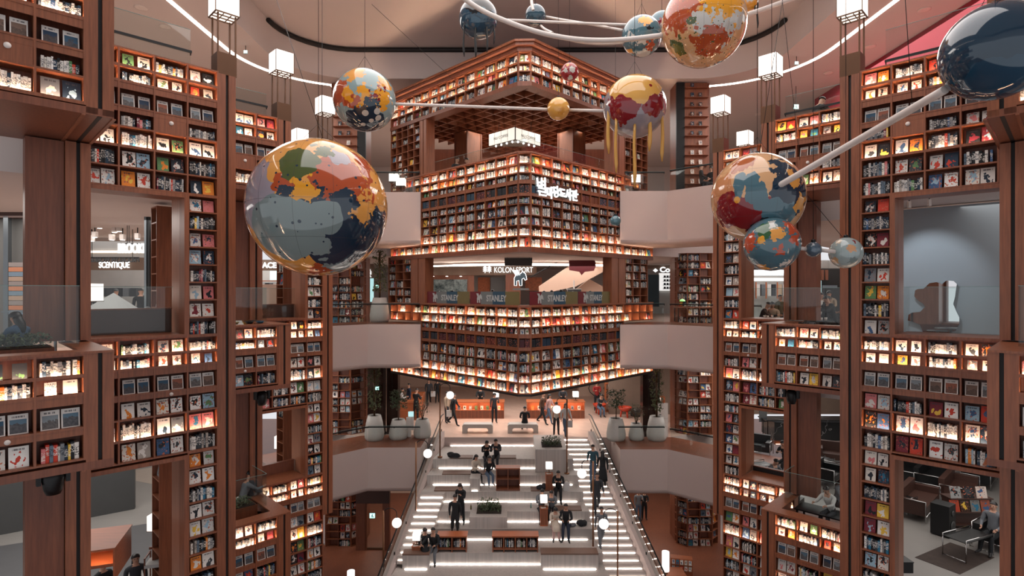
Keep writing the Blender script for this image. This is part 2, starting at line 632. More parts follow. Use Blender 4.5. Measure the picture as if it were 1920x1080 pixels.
def add_book(kind, M, w, t, h, col, art, seed, mag, label, desc):
    c = M @ Vector((w / 2, 0, h / 2))
    if c.y < .5:
        return
    x, y = HX + F * c.x / c.y, HY - F * c.z / c.y
    vis = -20 < x < 1940 and -20 < y < 1100
    if not vis:
        return
    BOOKS.append(dict(kind=kind, M=M, w=w, t=t, h=h, col=col, art=art, seed=seed, mag=mag, label=label, area=w * h / c.y ** 2, desc=desc))


def fill_cell(M, s0, s1, z0, z1, dep, kind, r, case, row, bay, lit=True):
    """books of one shelf compartment; M is the book case frame"""
    wid = s1 - s0
    H = z1 - z0
    place = '%s bay, %s shelf, %s' % (WORDS[bay], WORDS[min(row, 15)], case)
    if kind == 's':
        x = s0 + wid * r.uniform(.03, .10)
        end = s1 - wid * r.uniform(.01, .05)
        hb = H * r.uniform(.66, .8)
        i = 0
        while x < end - .03:
            t = r.uniform(.026, .058)
            if x + t > end:
                break
            h = min(H * .9, hb * r.uniform(.86, 1.1))
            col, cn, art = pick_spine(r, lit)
            b = Matrix.Translation((x, r.uniform(.05, .075), z0))
            add_book('s', M @ b, t * .94, .17, h, col, art, r.random(), 0.0, '%s spine, %s book from left, %s' % (cn, WORDS[min(i, 15)], place), case)
            x += t
            i += 1
            if r.random() < .03:
                x += .03
    elif kind == 'v':      # a pair of thick dark volumes; unlit-row shade is put into their colour
        c = r.choice(VOLC)
        for i in range(2):
            w, h = wid * .40, H * .86
            b = Matrix.Translation((s0 + wid * (.08 + .45 * i), .06, z0))
            add_book('f', M @ b, w, .12, h, c, c, r.random(), 0.0, 'dark volume, %s in %s' % (('left', 'right')[i], place), case)
    elif kind in 'fmh':
        mag = kind == 'm'
        n = 2 if wid > .42 else 1
        for i in range(n):
            h = H * (r.uniform(.80, .88) if not mag else .84)
            w = min(h * r.uniform(.70, .84), wid * .40 if n == 2 else wid * .7)
            cx = s0 + wid * ((.28, .73)[i] if n == 2 else .5) + r.uniform(-.012, .012)
            col, cn, art = pick_face(r, mag)
            tilt = Matrix.Rotation(-.16, 4, 'X')
            b = Matrix.Translation((cx - w / 2, .09, z0)) @ tilt
            lab = '%s face-out %s, %s in %s' % (cn, 'magazine' if mag else 'book', ('left', 'right')[i] if n == 2 else 'alone', place)
            add_book('f', M @ b, w, .022, h, col, art, r.random(), 1.0 if mag else 0.0, lab, case)


def bookcase(fr, edges, rows, label, case, pattern=None, depth=.36, seed=1, name='bookcase', cap=True, th=.032, dens=None, group=None):
    """fr = (matrix, rotation about z); edges: upright positions along s; rows: (top, bottom, type)"""
    M, rz = fr
    r = random.Random(seed)
    s0, s1 = edges[0], edges[-1]
    zb, zt = rows[-1][1], rows[0][0]
    root = thing(name, label, 'bookcase', M @ Vector((s0, 0, zb)), rz, group)
    L = lambda s: s - s0
    bar('back_panel', root, WOODB, 0, s1 - s0, depth - .02, depth, 0, zt - zb)
    for i, e in enumerate(edges):
        a, b = (0, th) if i == 0 else ((s1 - s0 - th, s1 - s0) if i == len(edges) - 1 else (L(e) - th / 2, L(e) + th / 2))
        bar('upright', root, WOOD, a, b, 0, depth - .02, 0, zt - zb)
    bar('shelf_board', root, WOOD, th, s1 - s0 - th, .004, depth - .02, zt - zb - th, zt - zb)
    for ri, (a, b, typ) in enumerate(rows):
        bar('shelf_board', root, WOOD, th, s1 - s0 - th, .004, depth - .02, b - zb, b - zb + th)
        hd = 0.0
        if typ in ('mag', 'hdr', 'vol'):
            hd = .13 if typ != 'hdr' else .10
            hp = bar('header_panel', root, WOOD, th, s1 - s0 - th, .012, .03, a - zb - hd, a - zb)
        if typ == 'lit':
            bar('light_strip', root, LEDW, th, s1 - s0 - th, .020, .040, b - zb + th, b - zb + th + .005)
            bar('shelf_lip', root, WOOD, th, s1 - s0 - th, .004, .013, b - zb + th, b - zb + th + .024)
        for ci in range(len(edges) - 1):
            e0, e1 = edges[ci] + th * .6, edges[ci + 1] - th * .6
            if pattern and ri < len(pattern) and ci < len(pattern[ri]):
                kd = pattern[ri][ci]
            elif typ == 'mag':
                kd = 'm'
            elif typ == 'vol':
                kd = 'v'
            elif dens is not None and r.random() > dens:
                kd = 'e'
            else:
                kd = 's' if r.random() < .5 else 'f'
            if kd == 'd':
                dw = bar('drawer_front', root, WOOD, L(e0), L(e1), .014, .034, b - zb + th, a - zb - hd)
                q = MB().lathe([(.0, 0), (.045, 0), (.045, .012), (0, .012)], n=14).build('disc', KNOB, root)
                q.location = (L((e0 + e1) / 2), .014, (a + b) / 2 - zb + .04); q.rotation_euler = (PI / 2, 0, 0); under(q, dw)
                continue
            if kd == 'h':
                q = MB().lathe([(.0, 0), (.038, 0), (.038, .012), (0, .012)], n=14).build('disc', KNOB, root)
                q.location = (L((e0 + e1) / 2), .012, a - zb - hd / 2); q.rotation_euler = (PI / 2, 0, 0); under(q, hp)
                kd = 'f'
            if kd == 'e':
                continue
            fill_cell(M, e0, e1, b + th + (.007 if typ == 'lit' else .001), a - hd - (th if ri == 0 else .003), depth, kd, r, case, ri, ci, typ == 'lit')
    return root


def rowset(zs, types):
    return [(zs[i], zs[i + 1], types[i]) for i in range(len(types))]


ZUP = [4.99, 4.59, 4.27, 3.77, 3.36, 2.94, 2.53, 2.12]
TUP = ['lit', 'lit', 'mag', 'hdr', 'lit', 'n', 'n']
ZLO = [-1.0, -1.37, -1.66, -2.18, -2.68, -3.12, -3.56]
TLO = ['lit', 'lit', 'mag', 'hdr', 'lit', 'n']
ZL3 = [-6.5, -6.87, -7.16, -7.68, -8.18, -8.62, -9.06, -9.45, -9.84, -10.23, -10.62]
TL3 = ['lit', 'lit', 'mag', 'hdr', 'lit', 'n', 'n', 'n', 'n', 'n']
pitch = lambda a, b, n: rowset([a + (b - a) * i / n for i in range(n + 1)], ['n'] * n)
FL = lambda V: (frame_L(V), PI / 4)
FR = lambda U: (frame_R(U), -PI / 4)
ed = lambda a, w, n: [a + w * i for i in range(n + 1)]

# left wall, nearest: the two projecting boxes A
eA = ed(EA - .37 - .62 * 4, .62, 4)
bookcase(FL(VA), eA, rowset(ZUP[:6], TUP[:5]), 'lit cherry bookcase in the upper left foreground box', 'upper left corner bookcase',
         ['ssff', 'ssfs', 'mmmm', 'ssds', 'ffsf'], seed=3)
bookcase(FL(VA), eA, rowset(ZLO[:5], TLO[:4]), 'lit cherry bookcase in the left foreground balcony front', 'left foreground balcony bookcase',
         ['sffs', 'fssf', 'mmmm', 'ffhs'], seed=4)
# left wall B
eB = [1.88, 2.48, 3.11, 3.74, 4.37]
bookcase(FL(VB), eB, rowset(ZUP, TUP), 'tall lit bookcase above the perfume shop window', 'bookcase above perfume shop',
         ['ffsf', 'fsff', 'mmmm', 'fsds', 'fsff', 'sffs', 'ffsf'], seed=5)
bookcase(FL(VB), eB[3:], pitch(2.12, -1.0, 8), 'narrow bookcase column right of the perfume shop window', 'column beside perfume shop',
         ['f', 's', 'f', 'f', 's', 'f', 'f', 's'], seed=6)
bookcase(FL(VB), eB, rowset(ZLO, TLO), 'lit bookcase below the perfume shop window', 'bookcase below perfume shop',
         ['fsfs', 'ssff', 'mmmm', 'sfhf', 'ssff', 'sffs'], seed=7)
bookcase(FL(VB), eB[3:], pitch(-3.56, -7.41, 10), 'narrow bookcase column right of the lower left opening', 'column by lower left opening',
         ['f', 'f', 's', 'f', 'f', 's', 'f', 's', 'f', 's'], seed=8)
# left wall C boxes and wall
eCB = ed(ECB - .38 - .6 * 3, .6, 3)
bookcase(FL(VCB), eCB, rowset(ZUP[:6], TUP[:5]), 'small lit bookcase behind the largest globe, upper storey', 'bookcase behind largest globe',
         ['sff', 'fff', 'mmm', 'sds', 'fsf'], seed=9)
bookcase(FL(VCB), eCB, rowset(ZLO[:5], TLO[:4]), 'lit balcony bookcase under the largest globe', 'balcony bookcase under globe',
         ['sfs', 'ssf', 'mmm', 'shs'], seed=10)
bookcase(FL(VCB), eCB, rowset(ZL3, TL3), 'lit balcony bookcase at lower left below the couple', 'lower left balcony bookcase',
         ['sfs', 'fsf', 'mmm', 'sfs', 'sfs', 'ffs'], seed=12)
eC = ed(EC - .36 - .6 * 4, .6, 4)
bookcase(FL(VC), eC, rowset(ZUP, TUP), 'top bookcase behind the largest globe, far left wall', 'far left top bookcase', seed=13)
bookcase(FL(VC), eC[3:], pitch(2.12, -1.0, 8), 'narrow dark bookcase column under the largest globe', 'column under largest globe',
         ['f', 's', 'f', 'f', 's', 'f', 's', 'f'], seed=14)
bookcase(FL(VC), eC, rowset(ZLO + [-3.94], TLO + ['n']), 'lit far left bookcase beside the white bridge', 'far left middle bookcase',
         ['ssfs', 'ssff', 'mmmm', 'sfhf', 'sssf', 'ssff', 'fsss'], seed=15)
bookcase(FL(VC), eC[3:], pitch(-3.94, -6.5, 7), 'narrow far left bookcase column beside the landing', 'far left column by landing',
         ['f', 'f', 's', 'f', 'f', 's', 'f'], seed=16)
bookcase(FL(VC), eC, rowset(ZL3, TL3), 'lit far left bookcase below the lower bridge', 'far left lowest bookcase',
         ['fsfs', 'ssfs', 'mmmm', 'sfff', 'ssfs', 'sffs', 'sfff', 'ssfs', 'sffs', 'sfff'], seed=17)
# right wall, nearest boxes
eD = [-GA + .36 + .6 * i for i in range(4)]
bookcase(FR(UA), eD, rowset(ZUP[:6], TUP[:5]), 'lit bookcase at the upper right edge behind the dark blue globe', 'upper right edge bookcase', seed=18)
bookcase(FR(UA), eD, rowset(ZLO[:5], TLO[:4]), 'lit balcony bookcase at the right edge below the bear mirror', 'right edge balcony bookcase', ['ssf', 'fsf', 'mmm', 'ssf'], seed=19)
eB2 = [-3.49, -2.89, -2.29, -1.69, -1.09]
bookcase(FR(UB), eB2, rowset(ZUP, TUP), 'tall lit bookcase above the bear mirror window', 'bookcase above bear mirror',
         ['fsff', 'ffss', 'mmmm', 'sdsf', 'ffsf', 'sffs', 'ssff'], seed=20)
bookcase(FR(UB), eB2[:2], pitch(2.12, -1.0, 8), 'narrow bookcase column left of the bear mirror window', 'column beside bear mirror',
         ['f', 's', 'f', 's', 'f', 'f', 's', 'f'], seed=21)
bookcase(FR(UB), eB2, rowset(ZLO, TLO), 'lit bookcase below the bear mirror window', 'bookcase below bear mirror',
         ['sfsf', 'ffsf', 'mmmm', 'fsff', 'ffsf', 'sffs'], seed=22)
bookcase(FR(UB), eB2[:2], pitch(-3.56, -7.41, 10), 'narrow bookcase column left of the lounge with black sofas', 'column beside black sofas',
         ['f', 'f', 's', 'f', 'f', 's', 'f', 's', 'f', 's'], seed=23)
eCB2 = [-6.26 + .6 * i for i in range(4)]
bookcase(FR(UCB), eCB2, rowset(ZUP[:6], TUP[:5]), 'lit bookcase right of the striped globe, upper storey', 'bookcase beside striped globe',
         ['ffs', 'sff', 'mmm', 'sds', 'fff'], seed=24)
bookcase(FR(UCB), eCB2, rowset(ZLO[:5], TLO[:4]), 'lit balcony bookcase below the crowded cafe', 'balcony bookcase below cafe',
         ['sfs', 'fsf', 'mmm', 'shf'], seed=25)
bookcase(FR(UCB), eCB2, rowset(ZL3, TL3), 'lit balcony bookcase at lower right below the dark lounge', 'lower right balcony bookcase',
         ['sfs', 'fsf', 'mmm', 'fsf', 'ffs'], seed=26)
eC2 = [-8.91 + .6 * i for i in range(5)]
bookcase(FR(UC), eC2, rowset(ZUP, TUP), 'top bookcase behind the striped globe, far right wall', 'far right top bookcase', seed=27)
bookcase(FR(UC), eC2[:2], pitch(2.12, -1.0, 8), 'narrow bookcase column left of the outdoor shop', 'column under striped globe',
         ['s', 'f', 'f', 's', 'f', 'f', 's', 'f'], seed=28)
bookcase(FR(UC), eC2, rowset(ZLO + [-3.94], TLO + ['n']), 'lit far right bookcase beside the white bridge', 'far right middle bookcase',
         ['sfsf', 'fsfs', 'mmmm', 'shff', 'fsss', 'ffss', 'sfsf'], seed=29)
bookcase(FR(UC), eC2[:2], pitch(-3.94, -6.5, 7), 'narrow far right bookcase column beside the planters', 'far right column by planters',
         ['s', 'f', 'f', 'f', 'f', 'f', 's'], seed=30)
bookcase(FR(UC), eC2, rowset(ZL3, TL3), 'lit far right bookcase below the lower bridge', 'far right lowest bookcase',
         ['sfsf', 'sffs', 'mmmm', 'ffff', 'sffs', 'fsff', 'fsff', 'sffs', 'fsff', 'ffsf'], seed=31)

# ------------------------------------------------------------------ the tower
Z3 = [9.49, 9.04, 8.69, 8.28]; T3 = ['lit', 'lit', 'n']
Z2 = [5.47, 5.03, 4.66, 4.38, 3.86, 3.44, 3.0, 2.605, 2.155, 1.703]; T2 = ['lit', 'lit', 'n', 'vol', 'hdr', 'n', 'n', 'lit', 'lit']
Z1 = [-.65, -1.08, -1.48, -1.764, -2.29, -2.865, -3.28, -3.69, -4.12]; T1 = ['lit', 'lit', 'n', 'vol', 'hdr', 'n', 'lit', 'lit']
FRT, FLT = FR(TU), FL(TV)
FCT = (Matrix.Translation((0, TY, 0)), 0.0)
cw = .648
sL = -15.70                # corner end of the left face (s = -v)
sR = 16.38                 # corner end of the right face (s = u)
eL = lambda a, b: [sL - cw * i for i in range(b, a - 1, -1)]
eR = lambda a, b: [sR + cw * i for i in range(a, b + 1)]
sd = 50
for zz, tt, nm, ncol in ((Z3, T3, 'crown of the central tower', 14), (Z2, T2, 'upper band of the central tower', 10), (Z1, T1, 'lower band of the central tower', 10)):
    sh = nm.replace(' of the central tower', '')
    bookcase(FRT, eL(0, ncol), rowset(zz, tt), 'wide lit bookcase, left face, %s' % nm, 'tower %s left' % sh, seed=sd, th=.028)
    bookcase(FLT, eR(0, ncol), rowset(zz, tt), 'wide lit bookcase, right face, %s' % nm, 'tower %s right' % sh, seed=sd + 1, th=.028)
    bookcase(FCT, [.25, .76], rowset(zz, tt), 'single corner bookcase column, %s' % nm, 'tower %s corner' % sh, seed=sd + 2, th=.028)
    sd += 3
# wings of the tower
for zz, tt, a, b, nm, de in ((Z2[:3], T2[:2], 10, 12, 'short top', .3), (Z2[8:], T2[8:], 10, 14, 'long bottom', 1.0), (Z1[:3], T1[:2], 10, 14, 'half empty', .35), (Z1[7:], T1[7:], 10, 14, 'lowest', 1.0)):
    bookcase(FRT, eL(a, b), rowset(zz, tt), '%s lit shelf wing, left side of the tower' % nm, 'tower left %s wing' % nm, seed=sd, th=.028, dens=de)
    bookcase(FLT, eR(a, b), rowset(zz, tt), '%s lit shelf wing, right side of the tower' % nm, 'tower right %s wing' % nm, seed=sd + 1, th=.028, dens=de)
    sd += 2
bookcase(FRT, [-25.0, -24.33, -23.66, -22.99], pitch(1.70, -.65, 6), 'dark bookcase left of the sportswear window in the tower', 'tower left dark case', seed=80, dens=.75, th=.028)
bookcase(FLT, [22.99 + .66 * i for i in range(4)], pitch(1.70, -.65, 6), 'dark bookcase right of the sportswear window in the tower', 'tower right dark case', seed=81, dens=.6, th=.028)
bookcase(FRT, [-24.77 + .5 * i for i in range(6)], pitch(8.28, 5.03, 9), 'dark half-empty bookcase left of the coffee terrace', 'left terrace case', seed=82, dens=.45, th=.026)
bookcase(FLT, [22.95 + .5 * i for i in range(5)], pitch(8.28, 5.03, 9), 'dark half-empty bookcase right of the coffee terrace', 'right terrace case', seed=83, dens=.2, th=.026)

# crown mouldings, fascias, floor edges of the tower: three mitred boards each
def tower_ring(z0, z1, d0, d1, ncol, mat, name, label):
    """a band round the three visible faces of the tower from depth d0 (out) to d1 (in)"""
    out = [W(TU + d0, -(sL - cw * ncol)), W(TU + d0, -sL + d0 * .41), W(sR + d0 * .41, TV + d0), W(sR + cw * ncol, TV + d0)]
    inn = [W(TU + d1, -(sL - cw * ncol)), W(TU + d1, -sL + d1 * .41), W(sR + d1 * .41, TV + d1), W(sR + cw * ncol, TV + d1)]
    root = thing(name, label, 'trim', (0, 0, 0))
    for i in range(3):
        mb = MB().prism([out[i][:2], out[i + 1][:2], inn[i + 1][:2], inn[i][:2]], z0, z1)
        mb.build('moulding', mat, root)
    return root


tower_ring(9.49, 9.66, -.05, .5, 14, WOODD, 'cornice', 'dark wooden lower cornice moulding crowning the tower')
tower_ring(9.66, 9.78, -.22, .5, 14, WOODD, 'cornice', 'dark wooden middle cornice moulding crowning the tower')
tower_ring(9.78, 9.86, -.30, .5, 14, WOOD, 'cornice', 'thin topmost cornice board crowning the tower')
tower_ring(8.12, 8.28, -.03, .5, 14, WOODD, 'fascia_board', 'wooden fascia below the crown shelves of the tower')
tower_ring(5.47, 5.53, -.03, .42, 12, WOOD, 'parapet_coping', 'wooden parapet cap in front of the coffee terrace')
tower_ring(1.54, 1.70, -.02, .5, 14, WOODD, 'fascia_board', 'wooden fascia above the sportswear window of the tower')
tower_ring(-.65, -.58, -.03, .42, 14, WOOD, 'parapet_coping', 'wooden parapet cap under the printed banners')
tower_ring(-4.20, -4.12, -.01, .42, 14, DARK, 'base_board', 'thin dark base board under the lowest lit shelf')

# ------------------------------------------------------------------ pilasters, balcony boxes, window reveals, lanterns
def pilaster(fr, s0, s1, z0, z1, label, d0=0.0, depth=.34):
    M, rz = fr
    root = thing('pilaster', label, 'pillar', M @ Vector((s0, d0, z0)), rz)
    w = s1 - s0
    h = z1 - z0
    bar('post', root, WOOD, 0, w / 2 - .03, 0, depth, 0, h)
    bar('post', root, WOOD, w / 2 + .03, w, 0, depth, 0, h)
    bar('groove', root, DARK, w / 2 - .03, w / 2 + .03, .06, depth - .02, 0, h)
    return root


def box_body(fr, s0, s1, d1, z0, z1, label, upper, glass_z=None, right=False):
    """soffit, cap and side boards of a projecting balcony box; shelves fill its front"""
    M, rz = fr
    root = thing('balcony_box', label, 'balcony', M @ Vector((s0, 0, z0)), rz)
    w = s1 - s0
    bar('soffit_panel', root, WOODD, 0, w, 0, d1, 0, .12)
    gs = w - .185 if not right else .185
    bar('groove', root, DARK, gs - .03, gs + .03, .02, d1, -.004, .0)
    for q in (gs - .24, gs + .21):
        bar('soffit_trim', root, WOOD, q - .05 if q > gs else q, q if q > gs else q + .05, 0, d1, -.02, -.001)
    bar('side_panel', root, WOODD, (w - .03 if not right else 0), (w if not right else .03), .37, d1, .12, z1 - z0 - .03)
    if upper:
        bar('cap_board', root, WOOD, 0, w, .37, .6, z1 - z0 - .03, z1 - z0)
    else:
        bar('cap_board', root, WOOD, 0, w, -.02, .42, z1 - z0 + .002, z1 - z0 + .04)
        a, b = (w - .42, w) if not right else (0, .42)
        bar('cap_board', root, WOOD, a, b, .42, d1, z1 - z0 + .002, z1 - z0 + .04)
        bar('box_floor', root, WOODD, 0, w, .42, d1, z1 - z0 - .62, z1 - z0 - .58)
    return root


def glass_panel(fr, s0, s1, d, z0, z1, label, rail=False):
    M, rz = fr
    root = thing('glass_balustrade', label, 'balustrade', M @ Vector((s0, d, z0)), rz)
    n = max(1, round((s1 - s0) / 1.3))
    for i in range(n):
        a, b = (s1 - s0) * i / n + .006, (s1 - s0) * (i + 1) / n - .006
        bar('pane', root, GLASS, a, b, 0, .012, 0, z1 - z0)
    bar('edge_strip', root, GLASSEDGE, 0, s1 - s0, -.002, .014, z1 - z0, z1 - z0 + .008)
    if rail:
        zr = rail - z0
        hr = bar('handrail', root, BLACK, 0, s1 - s0, -.08, -.03, zr, zr + .05)
        for i in range(n + 1):
            q = (s1 - s0) * i / n
            under(bar('rail_bracket', root, BLACK, max(0, q - .02), min(s1 - s0, q + .02), -.03, 0, zr - .04, zr + .04), hr)
    return root


GLASSEDGE = plain('glass_edge', srgb(120, 150, 146), .2)


def lantern(loc, rz, label, base=True, k=1.0):
    root = thing('lantern', label, 'lantern', loc, rz, 'tall square lanterns on the bookcase pillars')
    z = 0
    if base:
        bar('base', root, BRONZE, -.21, .21, -.21, .21, 0, .5)
        z = .5
    for sx in (-1, 1):
        for sy in (-1, 1):
            bar('leg', root, BRONZE, sx * .19 - .016, sx * .19 + .016, sy * .19 - .016, sy * .19 + .016, z, z + .9)
    z += .9
    sh = bar('shade', root, LANTERN, -.26, .26, -.26, .26, z + .015, z + .6)
    for sx in (-1, 1):
        under(bar('shade_rim', root, BRONZE, -.265, .265, sx * .25 - .012, sx * .25 + .012, z - .012, z + .014), sh)
        under(bar('shade_rim', root, BRONZE, sx * .25 - .012, sx * .25 + .012, -.238, .238, z - .012, z + .014), sh)
        under(bar('grille_bar', root, BRONZE, -.238, .238, sx * .08 - .008, sx * .08 + .008, z - .012, z + .012), sh)
        under(bar('grille_bar', root, BRONZE, sx * .08 - .008, sx * .08 + .008, -.238, .238, z - .03, z - .013), sh)
        for sy in (-1, 1):
            under(bar('shade_edge', root, BRONZE, sx * .26 - .008, sx * .26 + .008, sy * .26 - .008, sy * .26 + .008, z + .015, z + .6), sh)
    return root


def reveal(fr, s0, s1, a, b, z0, z1, label, jamb_right):
    """window reveal: s0..s1 opening, a..b the jamb behind the narrow shelf column"""
    M, rz = fr
    root = thing('window_reveal', label, 'window frame', M @ Vector((s0, 0, z0)), rz)
    L = lambda q: q - s0
    bar('jamb_panel', root, WOODL, L(a), L(b), .37, 1.25, 0, z1 - z0)
    bar('head_panel', root, WOOD, 0, s1 - s0, .37, 1.25, z1 - z0, z1 - z0 + .06)
    e0, e1 = (L(s1) - .07, L(s1)) if jamb_right else (0, .07)
    bar('frame_post', root, WOOD, e0, e1, -.015, .37, 0, z1 - z0)
    bar('frame_head', root, WOOD, 0 if jamb_right else .07, s1 - s0 - (.07 if jamb_right else 0), -.015, .36, z1 - z0 - .09, z1 - z0 - .005)
    bar('sill', root, WOOD, 0 if jamb_right else .07, s1 - s0 - (.07 if jamb_right else 0), -.03, 1.25, 0, .05)
    return root


WOODL = wood('pale_cherry_jamb', srgb(168, 112, 86), srgb(134, 84, 62), .35)
left = dict(planes=((VA, EA, VB, 'foreground'), (VCB, ECB, VC, 'far')), walls=((VB, EB, 'nearest'), (VC, EC, 'farthest')))
for V, E, VN, nm in ((VA, EA, VB, 'left foreground'), (VCB, ECB, VC, 'left far')):
    f, fp = FL(V), FL(VN - .6)
    pilaster(f, E - .37, E, 2.82, 8.0 if V == VA else 4.95, 'grooved pilaster on the %s upper box' % nm)
    pilaster(f, E - .37, E, -2.72, -1.0, 'grooved pilaster on the %s balcony front' % nm)
    box_body(f, E - 4.2 if V == VA else EB + .02, E, VN - V - .02, 2.80, 4.99, '%s upper box with wooden soffit' % nm, True)
    box_body(f, E - 4.2 if V == VA else EB + .02, E, VN - V - .02, -2.84, -1.0, '%s balcony box with wooden cap' % nm, False)
    pilaster(fp, E - .38, E, -.93, 2.77, 'recessed grooved pillar between the %s boxes' % nm, depth=.55)
    pilaster(fp, E - .38, E, -13.6 if V == VA else -6.42, -2.88, 'recessed grooved pillar under the %s balcony' % nm, depth=.55)
    for z0, z1, q in ((-.93, 2.77, 'between'), (-13.6 if V == VA else -6.42, -2.88, 'below')):
        o = MB().box(0, .55, 0, .4, 0, z1 - z0).build('wood_panel', WOODD)
        o.location = frame_L(VN - .5) @ Vector((E - .94, 0, z0)); o.rotation_euler = (0, 0, PI / 4)
        tag(o, 'plain cherry wall panel %s the %s boxes' % (q, nm), 'panel')
    glass_panel(FL(V + .9), E - 3.4 if V == VA else EB + .1, E - .34, 0, -.95, .08, 'clear glass screen on the %s balcony' % nm)
    glass_panel(FR(E - .34), -(VN - .65), -(V + .92), 0, -.95, .08, 'short glass return on the %s balcony' % nm)
    glass_panel(FL(V + .5), E - 3.4 if V == VA else EB + .1, E - .5, 0, 5.0, 5.75, 'glass rail above the %s upper box' % nm, rail=5.35)
for V, E, VN, nm in ((UA, GA, UB, 'right foreground'), (UCB, GCB, UC, 'right far')):
    f, fp = FR(V), FR(VN - .6)
    pilaster(f, -E, -E + .36, 2.82, 8.0 if V == UA else 4.95, 'grooved pilaster on the %s upper box' % nm)
    pilaster(f, -E, -E + .36, -2.72, -1.0, 'grooved pilaster on the %s balcony front' % nm)
    e1 = -E + 3.2 if V == UA else -GB - .02
    box_body(f, -E, e1, VN - V - .02, 2.80, 4.99, '%s upper box with wooden soffit' % nm, True, right=True)
    box_body(f, -E, e1, VN - V - .02, -2.84, -1.0, '%s balcony box with wooden cap' % nm, False, right=True)
    pilaster(fp, -E, -E + .38, -.93, 2.77, 'recessed grooved pillar between the %s boxes' % nm, depth=.55)
    pilaster(fp, -E, -E + .38, -13.6 if V == UA else -6.42, -2.88, 'recessed grooved pillar under the %s balcony' % nm, depth=.55)
    for z0, z1, q in ((-.93, 2.77, 'between'), (-13.6 if V == UA else -6.42, -2.88, 'below')):
        o = MB().box(0, .55, 0, .4, 0, z1 - z0).build('wood_panel', WOODD)
        o.location = frame_R(VN - .5) @ Vector((-E + .39, 0, z0)); o.rotation_euler = (0, 0, -PI / 4)
        tag(o, 'plain cherry wall panel %s the %s boxes' % (q, nm), 'panel')
    glass_panel(FR(V + .9), -E + .34, e1 - .1, 0, -.95, .08, 'clear glass screen on the %s balcony' % nm)
    glass_panel(FL(E - .34), V + .92, VN - .65, 0, -.95, .08, 'short glass return on the %s balcony' % nm)
    glass_panel(FR(V + .5), -E + .5, e1 - .1, 0, 5.0, 5.75, 'glass rail above the %s upper box' % nm, rail=5.2)
# third balcony boxes at the lower storey
box_body(FL(VCB), EB + .02, ECB, VC - VCB - .02, -10.9, -6.5, 'lower left balcony box below the reading couple', False)
pilaster(FL(VCB), ECB - .37, ECB, -10.78, -6.5, 'grooved pilaster on the lower left balcony')
glass_panel(FL(VCB + .9), EB + .1, ECB - .34, 0, -6.45, -5.5, 'clear glass screen on the lower left balcony')
glass_panel(FR(ECB - .34), -(VC - .65), -(VCB + .92), 0, -6.45, -5.5, 'short glass return on the lower left balcony')
box_body(FR(UCB), -GCB, -GB - .02, UC - UCB - .02, -10.9, -6.5, 'lower right balcony box of the dark lounge', False, right=True)
pilaster(FR(UCB), -GCB, -GCB + .36, -10.78, -6.5, 'grooved pilaster on the lower right balcony')
glass_panel(FR(UCB + .9), -GCB + .34, -GB - .1, 0, -6.45, -5.5, 'clear glass screen on the lower right balcony')
glass_panel(FL(GCB - .34), UCB + .92, UC - .65, 0, -6.45, -5.5, 'short glass return on the lower right balcony')
# main wall pilasters with their lanterns
pilaster(FL(VB), EB - .37, EB, GROUND, 4.95, 'full-height grooved pilaster between left bookcases')
pilaster(FL(VC), EC - .36, EC, -8.0, 4.95, 'far left grooved pilaster beside the white bridges')
pilaster(FR(UB), -GB, -GB + .40, GROUND, 4.95, 'full-height grooved pilaster between right bookcases')
pilaster(FR(UC), -GC, -GC + .35, -8.0, 4.95, 'far right grooved pilaster beside the white bridges')
lantern(W(EB - .185, VB + .22, 4.95), PI / 4, 'large lit lantern cut by the top edge, upper left')
lantern(W(ECB - .185, VCB + .22, 4.95), PI / 4, 'lit lantern above the largest globe')
lantern(W(EC - .18, VC + .22, 4.95), PI / 4, 'lit lantern left of the blue and orange globe')
lantern(W(UB + .22, GB - .2, 4.95), -PI / 4, 'large lit lantern at the upper right beside blue globe')
lantern(W(UCB + .22, GCB - .18, 4.95), -PI / 4, 'lit lantern above the striped globe, right')
lantern(W(UC + .22, GC - .18, 4.95), -PI / 4, 'lit lantern left of the striped globe')
lantern((9.85, 23.9, 4.7), -PI / 4, 'small far lantern peeking above the striped globe')
lantern((-8.85, 23.6, 4.7), PI / 4, 'small far lantern half hidden behind a lantern, left')
# reveals of the big openings
reveal(FL(VB), EA, 3.74, 3.74, 4.37, -1.0, 2.12, 'cherry window reveal of the perfume shop', True)
reveal(FL(VB), EA, 3.74, 3.74, 4.37, -7.6, -3.6, 'cherry reveal of the lower left opening', True)
reveal(FL(VC), ECB, 8.89, 8.89, 9.49, -1.0, 2.12, 'cherry window reveal under the largest globe', True)
reveal(FL(VC), ECB, 8.89, 8.89, 9.49, -6.5, -3.98, 'cherry reveal above the lower left balcony', True)
reveal(FR(UB), -2.89, -GA, -3.49, -2.89, -1.0, 2.12, 'cherry window reveal of the bear mirror', False)
reveal(FR(UB), -2.89, -GA, -3.49, -2.89, -7.6, -3.6, 'cherry reveal of the black sofa lounge', False)
reveal(FR(UC), -8.31, -GCB, -8.91, -8.31, -1.0, 2.12, 'cherry window reveal of the crowded cafe', False)
reveal(FR(UC), -8.31, -GCB, -8.91, -8.31, -6.5, -3.98, 'cherry reveal of the marble counter room', False)
